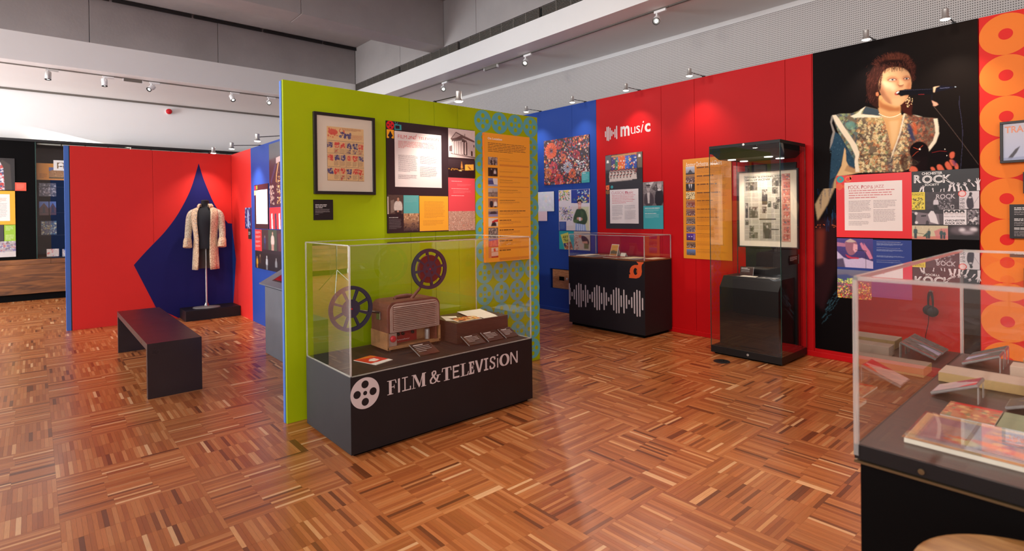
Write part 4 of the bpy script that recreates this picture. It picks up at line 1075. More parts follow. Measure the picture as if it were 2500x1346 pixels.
# classical music board and its side board
Zc = lambda x, y: (1470 + x / 6.4125, 360 + y / 6.4125)
b, mb, q = panel('information_board', 'black Classical Music board with a photo of a robed choir, on the red wall', 'poster', MP, Zc(50, 128), Zc(640, 1280), rgb(50, 46, 52))
c = sub(MP, *Zc(52, 128), *Zc(632, 560), 92, 78, rgb(40, 34, 38))
c.poly([(0, .03), (.16, .0), (.16, .6), (0, .6)], rgb(96, 92, 96)).poly([(.86, 0), (1, 0), (1, .5), (.88, .5)], rgb(110, 92, 76)); c.poly([(.0, .5), (1, .5), (1, 1), (0, 1)], rgb(44, 38, 42), .8, 3)
c.poly([(.17, .05), (.86, .02), (.86, .62), (.17, .6)], rgb(120, 60, 60)); 
for x0, x1, cc in ((.17, .27, (70, 60, 120)), (.27, .35, (60, 120, 90)), (.35, .55, (226, 100, 50)), (.55, .66, (60, 100, 190)), (.66, .86, (40, 70, 150))): c.poly([(x0, .08), (x1, .07), (x1, .5), (x0, .52)], rgb(*cc))
c.speck([rgb(236, 200, 80), rgb(226, 220, 220), rgb(206, 60, 50), rgb(60, 130, 190), rgb(240, 150, 60)], 90, .012, .045, .85, (.18, .08, .86, .5)); c.poly([(.17, .03), (.86, .0), (.86, .06), (.17, .09)], rgb(196, 140, 80), .9)
for x, y in ((.065, .22), (.93, .12)): c.poly([(x - .035, y + .04), (x - .02, y - .05), (x + .02, y - .05), (x + .035, y + .04)], rgb(246, 236, 226), 1, 1)
for row, n in ((0, 8), (1, 8), (2, 7)):
    for k in range(n):
        x = .15 + .09 * k + .03 * (row % 2); y = .50 + row * .095
        c.poly([(x - .035, y + .05), (x + .035, y + .05), (x + .05, y + .26), (x - .05, y + .26)], rgb(206, 190, 182), 1, 0)
        c.ell(x, y + .02, .022, .035, rgb(50, 34, 34)); c.ell(x, y + .035, .016, .02, rgb(190, 120, 110)); c.poly([(x - .02, y + .06), (x + .02, y + .06), (x, y + .12)], rgb(40, 30, 34))
c.poly([(0, .9), (1, .86), (1, 1), (0, 1)], rgb(50, 46, 52), 1, 2); c.mottle(.08, 3).into(mb, .0010)
prect(mb, MP, *Zc(122, 668), *Zc(574, 1194), .0012, rgb(232, 220, 220))
a = MP.sz(*Zc(155, 622)); pdisc(mb, MP, a[0], a[1], .021, .0014, TEAL); pdisc(mb, MP, a[0], a[1], .005, .0018, BLACK, 12)
ppoly(mb, MP, [Zc(*p) for p in ((62, 600), (112, 590), (112, 660), (96, 672), (62, 660))], .0013, rgb(232, 110, 60)); a = MP.sz(*Zc(84, 634)); pdisc(mb, MP, a[0], a[1], .008, .0016, rgb(50, 46, 52), 14)
for k, hh in enumerate((40, 56, 66, 44, 60)): prect(mb, MP, *Zc(62 + k * 12, 704 - hh / 2), *Zc(68 + k * 12, 704 + hh / 2), .0014, rgb(190, 130, 60))
hd2 = rgb(190, 60, 90)
ptext(mb, MP, 'CLASSICAL', *Zc(150, 692), *Zc(346, 728), .0016, hd2, -.012); ptext(mb, MP, 'm', *Zc(358, 690), *Zc(400, 728), .0016, hd2, .03); ptext(mb, MP, 'usic', *Zc(404, 684), *Zc(488, 722), .0016, hd2, 0)
para(mb, MP, *Zc(155, 752), *Zc(526, 885), 6, rgb(214, 120, 130), .0016, fill=.4)
para(mb, MP, *Zc(158, 910), *Zc(332, 1080), 13, rgb(150, 140, 146), .0016, fill=.38); para(mb, MP, *Zc(158, 1095), *Zc(325, 1136), 4, rgb(150, 140, 146), .0016, fill=.38)
para(mb, MP, *Zc(352, 908), *Zc(526, 975), 5, rgb(150, 140, 146), .0016, fill=.38); para(mb, MP, *Zc(352, 992), *Zc(530, 1135), 11, rgb(150, 140, 146), .0016, fill=.38)
finish(mb, b)
b, mb, q = panel('information_board', 'smaller board with a black and white photo of two men above a teal text block', 'poster', MP, Zc(640, 552), Zc(960, 1280), rgb(62, 156, 164))
c = sub(MP, *Zc(640, 548), *Zc(960, 910), 62, 64, rgb(110, 98, 100))
c.poly([(0, 0), (1, 0), (1, .4), (0, .5)], rgb(132, 120, 120)).poly([(.16, .05), (.55, 0), (.3, .35)], rgb(206, 196, 194), 1, 1).poly([(.45, .3), (.72, .02), (.8, .5)], rgb(76, 64, 66), 1, 1)
c.speck([rgb(150, 138, 138), rgb(80, 68, 70)], 60, .02, .06, .6, (0, .05, 1, .5), 1)
c.poly([(.04, 1), (.06, .56), (.2, .44), (.36, .44), (.52, .56), (.56, 1)], rgb(72, 60, 64), 1, 1, 1).poly([(.2, .44), (.34, .44), (.32, .9), (.24, .9)], rgb(196, 184, 182), 1, 1).ell(.27, .25, .1, .15, rgb(176, 160, 158), 1, 1).ell(.27, .15, .11, .05, rgb(60, 48, 50), 1, 1)
c.stroke([(.19, .24), (.35, .24)], .025, rgb(46, 36, 38)); c.stroke([(.23, .34), (.31, .34)], .012, rgb(90, 70, 72))
c.poly([(.58, 1), (.6, .48), (.72, .34), (.88, .34), (1, .44), (1, 1)], rgb(38, 28, 32), 1, 1, 1).poly([(.72, .32), (.9, .32), (.88, .38), (.73, .38)], rgb(226, 220, 218)).ell(.81, .16, .1, .16, rgb(190, 174, 172), 1, 1).ell(.81, .05, .1, .06, rgb(150, 136, 136), 1, 1)
for q_ in (-.04, .04): c.ell(.81 + q_, .14, .016, .012, rgb(70, 54, 56))
c.ell(.81, .24, .03, .012, rgb(110, 84, 84)); c.mottle(.06, 3).into(mb, .001)
para(mb, MP, *Zc(672, 950), *Zc(902, 960), 1, WHITE, .0014, fill=.75, last=1); para(mb, MP, *Zc(672, 966), *Zc(900, 1012), 5, rgb(150, 206, 210), .0014, fill=.38); para(mb, MP, *Zc(672, 1032), *Zc(850, 1042), 1, WHITE, .0014, fill=.75, last=1); para(mb, MP, *Zc(672, 1048), *Zc(896, 1112), 7, rgb(150, 206, 210), .0014, fill=.38)
finish(mb, b)

# amateur orchestras board
Zo = lambda x, y: (1660 + x / 4.485, 330 + y / 4.485)
b, mb, q = panel('information_board', 'tall orange Amateur Orchestras board with eleven small photos, left of the tall glass case', 'poster', MP, (1667, 390), (1788, 637.5), rgb(226, 142, 30))
ptext(mb, MP, 'Amateur Orchestras and Choirs', *Zo(64, 303), *Zo(458, 322), .0014, rgb(248, 232, 214), .004)
rows = ((350, 430), (442, 522), (534, 612), (626, 702), (714, 794), (806, 882), (896, 974), (988, 1064), (1076, 1156), (1166, 1238), (1248, 1318))
base = [(160, 150, 160), (90, 60, 60), (40, 34, 36), (226, 200, 150), (140, 60, 50), (110, 70, 70), (100, 84, 70), (90, 84, 96), (110, 60, 140), (90, 60, 40), (90, 110, 150)]
for k, (y0, y1) in enumerate(rows):
    c = sub(MP, *Zo(64 + k, y0), *Zo(162 + k, y1), 30, 24, rgb(*base[k]))
    if k == 0: c.grad(rgb(200, 200, 214), rgb(120, 110, 116)); c.poly([(.2, .8), (.5, .35), (.8, .8)], rgb(70, 66, 72), 1, 1).poly([(0, .8), (1, .8), (1, 1), (0, 1)], rgb(60, 50, 52))
    elif k == 2: c.poly([(.3, .1), (.45, .05), (.4, .7)], rgb(230, 220, 220), 1, 1).poly([(.55, .05), (.7, .1), (.6, .7)], rgb(230, 220, 220), 1, 1); crowd(c, [rgb(30, 26, 30)], rgb(170, 120, 110), 30, .6, 1, .05)
    elif k == 3: c.speck([rgb(50, 40, 30), rgb(240, 220, 170)], 60, .05, .12, .9)
    elif k == 8: c.grad(rgb(90, 50, 150), rgb(70, 40, 90)); c.ell(.3, .45, .08, .06, rgb(226, 210, 240), 1, 1).ell(.6, .45, .08, .06, rgb(226, 210, 240), 1, 1).poly([(.82, .1), (.9, .1), (.92, .9), (.8, .9)], rgb(190, 150, 210), .8, 1)
    elif k == 10: c.grad(rgb(110, 130, 176), rgb(70, 60, 56)); crowd(c, [rgb(40, 36, 44), rgb(90, 80, 84)], rgb(170, 130, 116), 50, .55, 1, .05)
    else:
        c.poly([(0, 0), (1, 0), (1, .3), (0, .3)], mix(rgb(*base[k]), rgb(200, 150, 100), .4)); crowd(c, [rgb(36, 28, 32), rgb(190, 170, 166), rgb(*base[k])], rgb(206, 160, 140), 70, .3, .95, .05)
    c.into(mb, .001)
    para(mb, MP, *Zo(184, y0 + 2), *Zo(330 + (k * 37) % 120, y0 + 12), 1, rgb(110, 60, 24), .0014, fill=.7, last=1)
    para(mb, MP, *Zo(184, y0 + 18), *Zo(520, y0 + 58), 4, rgb(186, 110, 30), .0014, fill=.36)
finish(mb, b)

# ================================================================== BLACK STAGE MURAL
MU = Plane(1, 6.012)
x0m, x1m = sx(1988, 500), sx(2389.5, 300)
Zm = lambda x, y: (1990 + x / 4.205, 120 + y / 4.205)
mural = MB().box(x0m, x1m, 6.012, 6.0185, .088, MZ - .002).build('stage_mural', M['black_matt'], None)
tag(mural, 'tall black mural photo of a singer in a winged patchwork stage suit at a microphone', 'mural')
mb = MB()
c = Canvas(MU, x0m + .002, x1m - .002, 1.72, MZ - .006, 300, 330, rgb(22, 14, 14))
XX = (c.X - c.s0) / (c.s1 - c.s0); YY = (c.z1 - c.Y) / (c.z1 - c.z0)
c.a = c.a * .6 + np.array(rgb(60, 46, 34))[None, None] * (np.clip(XX - .4, 0, 1) * (1 - YY))[..., None] * .5
Q = lambda *pts: [Zm(*p) for p in pts]
# jacket body in quilted patchwork
body = Q((175, 690), (240, 665), (380, 660), (430, 640), (520, 590), (650, 620), (700, 690), (780, 760), (870, 700), (920, 660), (1000, 680), (1100, 700), (1240, 710), (1262, 800), (1250, 900), (1180, 1010), (1060, 1180), (960, 1230), (880, 1262), (420, 1270), (400, 1170), (330, 1010), (240, 860))
c.poly(body, rgb(122, 104, 84), 1, 1)
bm_ = c.blur(pip([c.T(p) for p in body], c.X, c.Y).astype(float), 1)
jc = [rgb(*v) for v in ((236, 206, 150), (214, 160, 104), (150, 164, 110), (90, 118, 120), (60, 76, 92), (196, 120, 76), (240, 220, 170), (120, 88, 66), (170, 180, 140), (70, 54, 50))]
keep = c.a.copy()
was = c.px; 
for k in range(1500):
    x = rng.uniform(200, 1240); y = rng.uniform(640, 1265); r = rng.uniform(7, 26)
    # blue-green towards the left shoulder, straw and orange towards the middle, brown at the right
    if x < 430: cc = jc[[2, 3, 4, 8, 3, 9][rng.integers(6)]]
    elif x < 760: cc = jc[[0, 0, 1, 6, 2, 5, 7, 6][rng.integers(8)]]
    elif x < 960: cc = jc[[0, 1, 6, 5, 0][rng.integers(5)]]
    else: cc = [rgb(150, 78, 54), rgb(110, 60, 48), rgb(190, 110, 80), rgb(84, 60, 60)][rng.integers(4)]
    n_ = rng.integers(3, 6); ph = rng.uniform(0, 6.3)
    c.poly([Zm(x + r * rng.uniform(.5, 1.4) * math.cos(ph + 6.283 * i / n_), y + r * rng.uniform(.5, 1.4) * math.sin(ph + 6.283 * i / n_)) for i in range(n_)], cc, .6)
for k in range(150):
    x = rng.uniform(420, 1180); y = rng.uniform(700, 1250); a_ = rng.uniform(-1.4, 1.6); l = rng.uniform(20, 70)
    c.stroke([Zm(x, y), Zm(x + l * math.cos(a_), y + l * math.sin(a_))], rng.uniform(.6, 1.3), [rgb(84, 52, 40), rgb(250, 232, 190), rgb(60, 44, 44)][k % 3], .55)
c.a = keep * (1 - bm_[..., None]) + c.a * bm_[..., None]
for pts, cc, al in ((Q((300, 760), (400, 730), (420, 820), (330, 830)), rgb(120, 170, 150), .6), (Q((420, 880), (500, 860), (530, 930), (450, 960)), rgb(60, 46, 50), .6), (Q((500, 700), (700, 690), (720, 760), (540, 760)), rgb(226, 190, 120), .4),
                    (Q((940, 760), (985, 780), (1010, 880), (1040, 950), (990, 930), (950, 840)), rgb(36, 52, 90), .85), (Q((990, 740), (1040, 760), (1050, 900), (1020, 860)), rgb(206, 90, 50), .8), (Q((440, 1090), (560, 1065), (790, 1085), (780, 1110), (560, 1085), (450, 1130)), rgb(60, 44, 44), .7),
                    (Q((720, 880), (770, 870), (790, 1060), (750, 1090)), rgb(130, 90, 74), .6), (Q((830, 950), (880, 840), (900, 860), (850, 1000), (800, 1090)), rgb(120, 84, 74), .6), (Q((740, 1120), (800, 1110), (800, 1260), (750, 1262)), rgb(60, 64, 80), .6),
                    (Q((860, 1110), (950, 1060), (960, 1240), (890, 1262)), rgb(70, 40, 34), .85)):
    c.poly(pts, cc, al, 2, 1)
# left sleeve
c.poly(Q((205, 850), (250, 880), (320, 1000), (410, 1150), (400, 1230), (320, 1200), (290, 1080), (270, 1180), (215, 1310), (150, 1346), (160, 1180), (170, 1050), (150, 1020), (175, 940)), rgb(44, 72, 92), 1, 1)
for k in range(160):
    x = rng.uniform(160, 400); y = rng.uniform(870, 1330)
    if x > 300 and y < 900 + (x - 300) * 1.2: continue
    if x > 280 and y > 1180: continue
    c.poly([Zm(x + rng.uniform(-14, 14), y + rng.uniform(-16, 16)) for _ in range(4)], [rgb(30, 50, 76), rgb(84, 116, 130), rgb(24, 30, 48), rgb(60, 96, 110)][k % 4], .45)
c.poly(Q((303, 1010), (315, 1040), (320, 1150), (350, 1210), (480, 1262), (380, 1285), (215, 1310), (270, 1200)), rgb(226, 184, 130), 1, 1).poly(Q((330, 1190), (470, 1255), (400, 1275), (300, 1250)), rgb(170, 124, 84), .7, 2)
c.poly(Q((215, 1310), (300, 1290), (260, 1400), (200, 1560), (130, 1700), (90, 1760), (150, 1560), (170, 1400)), rgb(206, 170, 120), .9, 2); c.poly(Q((150, 1346), (200, 1320), (180, 1450), (130, 1600)), rgb(38, 56, 76), .9, 2)
# white piping of the wings
ivory = rgb(244, 226, 196)
c.poly(Q((175, 680), (215, 676), (250, 720), (300, 800), (370, 900), (430, 990), (455, 1080), (440, 1140), (455, 1262), (415, 1262), (405, 1150), (415, 1100), (360, 980), (280, 870), (215, 770)), ivory, 1, 1)
c.poly(Q((170, 682), (185, 700), (172, 760), (205, 850), (180, 960), (150, 1030), (160, 930), (182, 850), (155, 750)), rgb(170, 160, 150), .8, 1)
c.poly(Q((1215, 715), (1255, 712), (1270, 800), (1272, 870), (1240, 960), (1165, 1056), (1160, 1010), (1210, 940), (1235, 860), (1228, 780)), ivory, 1, 1)
c.poly(Q((360, 690), (430, 660), (470, 620), (520, 588), (480, 640), (470, 668), (590, 676), (700, 690), (640, 704), (520, 700), (400, 706)), ivory, 1, 1); c.poly(Q((520, 592), (650, 622), (690, 690), (590, 676), (480, 666)), rgb(64, 76, 84), 1, 1); c.poly(Q((1000, 672), (1105, 696), (1060, 692)), ivory, 1, 1)
# neck and chest
c.poly(Q((640, 480), (700, 470), (880, 560), (876, 660), (900, 690), (860, 880), (790, 1060), (770, 960), (730, 800), (690, 690), (650, 650)), rgb(220, 164, 106), 1, 1, 1)
c.poly(Q((640, 500), (700, 560), (820, 600), (880, 590), (876, 640), (760, 640), (660, 600)), rgb(170, 92, 50), .8, 4); c.poly(Q((760, 740), (860, 730), (840, 900), (790, 1020)), rgb(238, 196, 140), .7, 4)
c.poly(Q((912, 660), (926, 664), (880, 860), (800, 1080), (772, 1145), (800, 1040), (860, 880)), ivory, .9, 1)
for k in range(16):
    t_ = k / 15; x = 660 + 215 * t_; y = 650 + 50 * math.sin(math.pi * (.1 + .8 * t_)); c.ell(*Zm(x, y), 2.2, 1.0, rgb(250, 236, 200)); c.ell(*Zm(x + 4, y + 18), 2.0, .9, rgb(210, 180, 130))
# hair
c.poly(Q((560, 240), (600, 170), (660, 120), (700, 70), (780, 40), (860, 36), (940, 50), (980, 90), (1010, 140), (1040, 160), (1036, 230), (1010, 290), (1000, 330), (960, 250), (900, 200), (720, 190), (690, 300), (660, 400), (650, 560), (660, 620), (560, 560), (530, 460), (520, 330), (540, 290)), rgb(52, 24, 18), 1, 1, 1)
c.poly(Q((690, 90), (760, 50), (860, 40), (950, 66), (980, 110), (900, 100), (760, 110)), rgb(110, 58, 40), .8, 3); c.poly(Q((660, 140), (780, 110), (940, 120), (990, 180), (900, 190), (760, 170), (680, 190)), rgb(28, 12, 10), .8, 3)
for k in range(620):
    t_ = rng.uniform(-2.75, -.25); rr_ = rng.uniform(.72, 1.0); x = 800 + 225 * rr_ * math.cos(t_); y = 235 + 190 * rr_ * math.sin(t_)
    a_ = t_ + rng.uniform(-.35, .35); l_ = rng.uniform(10, 34)
    c.stroke([Zm(x, y), Zm(x + l_ * math.cos(a_), y + l_ * math.sin(a_))], .9, [rgb(92, 46, 34), rgb(26, 10, 10), rgb(66, 30, 24), rgb(120, 62, 46), rgb(40, 18, 14)][k % 5], .5, 0)
for k in range(260):
    x = rng.choice([rng.uniform(530, 690), rng.uniform(965, 1030)]); y = rng.uniform(150, 520 if x < 700 else 330); l_ = rng.uniform(14, 40)
    c.stroke([Zm(x, y), Zm(x - 6 + rng.uniform(-10, 8) + (12 if x > 900 else 0), y + l_)], .9, [rgb(80, 38, 30), rgb(20, 8, 8), rgb(104, 52, 40), rgb(44, 20, 16)][k % 4], .5, 0)
for k in range(40):
    x = rng.uniform(530, 650); y = rng.uniform(300, 560); c.stroke([Zm(x, y), Zm(x - 14, y + 40)], .7, [rgb(96, 48, 40), rgb(20, 8, 8)][k % 2], .6)
c.poly(Q((900, 500), (960, 480), (1000, 580), (990, 640), (1000, 700), (950, 680), (900, 640), (880, 560)), rgb(70, 26, 18), .95, 2); c.speck([rgb(250, 200, 150), rgb(120, 50, 30)], 1, .001, .002)
for k in range(30): c.ell(*Zm(rng.uniform(930, 1000), rng.uniform(490, 600)), 1.3, 1.1, rgb(246, 206, 150), .9)
# face
face = Q((700, 230), (740, 196), (820, 180), (900, 190), (960, 230), (985, 300), (990, 370), (975, 430), (950, 500), (900, 560), (850, 590), (780, 570), (710, 530), (680, 470), (650, 400), (655, 330), (670, 290))
c.poly(face, rgb(222, 166, 118), 1, 1, 1)
fm = c.blur(pip(smooth_closed([c.T(p) for p in face]), c.X, c.Y).astype(float), 1); keep = c.a.copy()
c.poly(Q((690, 330), (790, 340), (840, 400), (800, 440), (700, 410), (665, 370)), rgb(240, 204, 160), .85, 6); c.poly(Q((760, 210), (900, 200), (950, 250), (900, 280), (800, 270)), rgb(228, 176, 126), .8, 6); c.poly(Q((860, 300), (905, 330), (915, 372), (870, 380), (850, 350)), rgb(238, 190, 140), .9, 3)
c.poly(Q((650, 380), (690, 430), (720, 520), (780, 570), (720, 545), (660, 470)), rgb(120, 66, 44), .8, 5); c.poly(Q((950, 330), (990, 340), (975, 440), (940, 520), (930, 470), (955, 400)), rgb(196, 124, 84), .8, 5); c.poly(Q((700, 470), (780, 500), (850, 540), (840, 590), (760, 570), (700, 530)), rgb(232, 168, 116), .8, 4)
c.poly(Q((660, 300), (690, 250), (720, 220), (700, 300), (680, 360)), rgb(170, 130, 100), .6, 4)
c.a = keep * (1 - fm[..., None]) + c.a * fm[..., None]
keep = c.a.copy()
c.poly(Q((655, 330), (700, 360), (740, 470), (800, 560), (760, 580), (690, 500), (650, 400)), rgb(150, 92, 66), .75, 5); c.poly(Q((700, 392), (770, 400), (800, 440), (790, 500), (740, 470)), rgb(214, 150, 104), .6, 5)
c.poly(Q((720, 300), (780, 276), (850, 300), (850, 340), (770, 338)), rgb(196, 128, 92), .7, 4); c.poly(Q((890, 290), (940, 272), (985, 290), (985, 330), (910, 326)), rgb(196, 124, 88), .7, 4)
c.poly(Q((842, 330), (862, 330), (860, 370), (846, 380), (836, 366)), rgb(196, 122, 84), .7, 3); c.poly(Q((850, 374), (912, 368), (900, 392), (862, 396)), rgb(176, 100, 68), .7, 2)
c.poly(Q((930, 380), (985, 330), (975, 440), (940, 500)), rgb(190, 112, 72), .6, 4); c.poly(Q((780, 520), (860, 500), (900, 530), (850, 580), (790, 570)), rgb(232, 180, 130), .6, 4)
c.a = keep * (1 - fm[..., None]) + c.a * fm[..., None]
for k in range(230):
    x = rng.uniform(690, 985); y = rng.uniform(120, 190) + abs(x - 850) * .10; l_ = rng.uniform(18, 52)
    c.stroke([Zm(x, y), Zm(x + rng.uniform(-16, 16), y + l_)], 1.0, [rgb(46, 22, 18), rgb(24, 10, 10), rgb(80, 40, 30), rgb(110, 56, 40)][k % 4], .55, 0)
for k in range(90):
    y = rng.uniform(200, 400); x = 690 - (y - 200) * .12 + rng.uniform(-16, 10); c.stroke([Zm(x, y), Zm(x - rng.uniform(0, 14), y + rng.uniform(16, 40))], 1.0, [rgb(40, 18, 16), rgb(76, 36, 28)][k % 2], .6, 0)
c.poly(Q((735, 322), (760, 296), (800, 288), (840, 300), (845, 316), (800, 330), (760, 330)), rgb(176, 96, 66), .7, 2); c.poly(Q((900, 300), (930, 282), (970, 288), (980, 306), (950, 322), (910, 318)), rgb(176, 96, 66), .7, 2)
c.poly(Q((750, 318), (775, 304), (815, 304), (832, 318), (800, 326), (770, 326)), rgb(206, 176, 156), 1, 0, 1); c.ell(*Zm(795, 314), 2.6, 2.0, rgb(60, 60, 60)); c.stroke(Q((745, 320), (775, 303), (815, 302), (838, 318)), 1.0, rgb(90, 40, 30))
c.poly(Q((910, 306), (935, 294), (960, 296), (968, 306), (940, 314)), rgb(226, 200, 180), 1, 0, 1); c.ell(*Zm(940, 304), 2.6, 2.0, rgb(50, 50, 54)); c.stroke(Q((905, 304), (935, 291), (965, 295), (974, 306)), 1.0, rgb(90, 40, 30))
c.stroke(Q((740, 290), (780, 276), (830, 284)), 1.2, rgb(190, 120, 80), .6); c.stroke(Q((900, 284), (940, 272), (974, 280)), 1.2, rgb(190, 120, 80), .6)
c.stroke(Q((852, 366), (868, 378), (890, 374), (908, 366)), 1.4, rgb(130, 60, 40), .9); c.stroke(Q((862, 300), (852, 340), (846, 362)), 1.4, rgb(206, 130, 90), .5)
c.poly(Q((812, 462), (830, 436), (860, 426), (900, 420), (905, 440), (870, 470), (830, 476)), rgb(176, 70, 60), 1, 1, 1); c.poly(Q((826, 452), (850, 434), (868, 432), (866, 446), (840, 456)), rgb(252, 244, 230), 1); c.poly(Q((836, 458), (880, 444), (870, 464), (842, 468)), rgb(60, 16, 16), 1)
c.poly(Q((626, 446), (646, 440), (656, 470), (640, 484), (624, 476)), rgb(206, 120, 80), 1, 1)
# microphone, stand and lead
c.poly(Q((850, 462), (868, 424), (930, 412), (1060, 408), (1200, 404), (1210, 440), (1190, 464), (1060, 468), (930, 474), (880, 486)), rgb(16, 14, 20), 1, 1, 0); c.stroke(Q((900, 424), (1200, 410)), .8, rgb(80, 76, 96), .6)
c.poly(Q((1210, 390), (1280, 376), (1400, 384), (1444, 392), (1400, 404), (1280, 430), (1218, 448)), rgb(24, 22, 34), 1, 1); c.poly(Q((1214, 392), (1230, 386), (1284, 378), (1240, 396), (1226, 446), (1214, 442)), rgb(236, 196, 156), 1, 1); c.stroke(Q((1280, 404), (1380, 394)), 1.2, rgb(110, 110, 140), .8); c.ell(*Zm(1440, 388), 2.0, 1.2, rgb(170, 180, 190))
c.stroke(Q((1060, 466), (1120, 464)), 1.2, rgb(150, 40, 44), .9); c.stroke(Q((1200, 470), (1196, 560)), 3.2, rgb(26, 22, 30)); c.poly(Q((1196, 526), (1216, 536), (1250, 550), (1266, 570), (1240, 584), (1214, 586), (1210, 560)), rgb(236, 170, 140), 1, 1)
c.stroke(Q((1220, 590), (1350, 750), (1480, 920), (1600, 1080), (1680, 1190)), 1.5, rgb(92, 72, 64), .9, 0); c.stroke(Q((1480, 480), (1480, 580), (1500, 700), (1515, 840), (1512, 1000), (1500, 1130), (1495, 1230)), 1.2, rgb(70, 66, 90), .9)
# maracas and the hand behind them
c.ell(*Zm(1070, 1050), 24, 24, rgb(20, 8, 10), 1, 1); c.poly(Q((980, 1110), (1160, 1100), (1150, 1250), (1000, 1250)), rgb(26, 12, 14), .9, 3); c.ell(*Zm(1280, 1090), 27, 15, rgb(18, 8, 12), 1, 1)
c.stroke(Q((1010, 1010), (1060, 1030), (1105, 990)), 1.6, rgb(190, 70, 40), .9, 0); c.stroke(Q((1000, 1100), (1040, 1060), (1060, 1050)), 1.6, rgb(160, 60, 36), .9); c.ell(*Zm(1075, 1028), 2.2, 2.2, rgb(255, 240, 220)); c.ell(*Zm(1332, 1028), 1.3, 1.3, rgb(250, 240, 220)); c.ell(*Zm(1352, 1094), 1.3, 1.3, rgb(250, 240, 220)); c.stroke(Q((1200, 1064), (1280, 1046), (1350, 1052)), 1.2, rgb(150, 40, 36), .9)
for pts in (Q((1380, 1070), (1410, 1050), (1434, 1060), (1430, 1110), (1400, 1130), (1380, 1110)), Q((1340, 1160), (1366, 1150), (1410, 1220), (1400, 1246), (1360, 1240), (1330, 1190)), Q((1244, 1190), (1290, 1180), (1330, 1240), (1320, 1256), (1260, 1250)), Q((1440, 1160), (1470, 1190), (1474, 1236), (1440, 1238), (1430, 1200)), Q((1180, 1210), (1220, 1210), (1240, 1256), (1200, 1258)), Q((980, 1200), (1040, 1210), (1060, 1262), (960, 1262)), Q((1370, 1130), (1430, 1140), (1440, 1200), (1400, 1200))):
    c.poly(pts, rgb(222, 104, 76), 1, 1, 1)
c.poly(Q((1400, 1140), (1440, 1150), (1460, 1210), (1420, 1190)), rgb(60, 50, 110), .6, 2)
c.into(mb, .0006)
# lower part of the mural: dark stage, blue denim light at the left
c = Canvas(MU, x0m + .002, x1m - .002, .09, 1.72, 170, 190, rgb(10, 5, 6))
c.poly([(1990, 500), (2006, 470), (2040, 420), (2046, 440), (2020, 500), (1996, 540)], rgb(200, 170, 130), .8, 1)
c.poly([(1990, 540), (2042, 530), (2042, 660), (2010, 760), (1990, 740)], rgb(44, 18, 22), .9, 4); c.poly([(1992, 560), (2014, 560), (2010, 640), (1994, 650)], rgb(130, 50, 36), .7, 4)
for k in range(26): x = rng.uniform(1992, 2042); y = rng.uniform(430, 540); c.stroke([(x, y), (x + rng.uniform(-4, 4), y + rng.uniform(10, 34))], 1.6, [rgb(24, 44, 80), rgb(40, 76, 110), rgb(16, 24, 44)][k % 3], .6)
for k in range(12): c.ell(1992 + rng.uniform(0, 48), 552 + rng.uniform(-4, 4), 1.2, 1.2, rgb(206, 96, 50), .9)
for k in range(40): x = rng.uniform(2004, 2060); y = 780 - (x - 2004) * 1.4 + rng.uniform(-18, 18); c.stroke([(x, y), (x + rng.uniform(4, 12), y - rng.uniform(4, 14))], 1.3, rgb(60, 96, 110), .45)
c.into(mb, .0006)
finish(mb, mural, 'mural_print', matt=True)

# rock, pop & jazz board
RP = Plane(1, 6.004)
Zr = lambda x, y: (2020 + x / 3.8455, 410 + y / 3.8455)
b, mb, q = panel('information_board', 'red ROCK, POP & JAZZ board with white text block, under the stage mural', 'poster', RP, Zr(82, 76), Zr(795, 666), rgb(228, 26, 34), th=.0058)
prect(mb, RP, *Zr(160, 140), *Zr(706, 594), .0010, rgb(236, 220, 214))
a = RP.sz(*Zr(121, 109)); pdisc(mb, RP, a[0], a[1], .0335, .0012, rgb(50, 150, 150)); pdisc(mb, RP, a[0], a[1], .009, .0016, RED, 12)
a = RP.sz(*Zr(194, 107)); pdisc(mb, RP, a[0], a[1], .029, .0012, rgb(236, 100, 40)); pdisc(mb, RP, a[0], a[1], .016, .0016, RED, 16); ppoly(mb, RP, [Zr(*p) for p in ((208, 74), (238, 72), (228, 84), (226, 108), (212, 112))], .0012, rgb(236, 100, 40))
for k, hh in enumerate((44, 62, 70, 60, 40, 20, 36)): prect(mb, RP, *Zr(88 + k * 11, 176 - hh / 2), *Zr(94 + k * 11, 176 + hh / 2), .0012, rgb(236, 120, 50))
for txt, x0, y0, x1, y1, bd in (('r', 196, 172, 212, 200, .03), ('OCK,', 214, 166, 306, 204, -.01), ('P', 318, 164, 338, 196, .02), ('OP', 340, 166, 398, 196, -.01), ('&', 404, 166, 430, 194, -.01), ('JAZZ', 440, 162, 530, 194, -.008)):
    ptext(mb, RP, txt, *Zr(x0, y0), *Zr(x1, y1), .0014, rgb(190, 60, 70), bd)
para(mb, RP, *Zr(200, 214), *Zr(654, 290), 4, rgb(206, 110, 110), .0014, fill=.42)
para(mb, RP, *Zr(200, 312), *Zr(412, 418), 9, rgb(140, 122, 124), .0014, fill=.38); para(mb, RP, *Zr(200, 432), *Zr(412, 488), 5, rgb(140, 122, 124), .0014, fill=.38); para(mb, RP, *Zr(200, 502), *Zr(408, 548), 4, rgb(140, 122, 124), .0014, fill=.38)
para(mb, RP, *Zr(432, 306), *Zr(656, 378), 6, rgb(140, 122, 124), .0014, fill=.38); para(mb, RP, *Zr(432, 392), *Zr(650, 514), 10, rgb(140, 122, 124), .0014, fill=.38)
finish(mb, b)
b, mb, q = panel('information_board', 'board with a purple singer photo, blue captions and a colourful painting, below the red board', 'poster', RP, Zr(90, 666), Zr(796, 1246), rgb(24, 52, 130), th=.0058)
c = sub(RP, *Zr(90, 660), *Zr(430, 948), 82, 74, rgb(60, 44, 110)); mx_ = lambda x, y: ((x - 90) / 340, (y - 660) / 290)
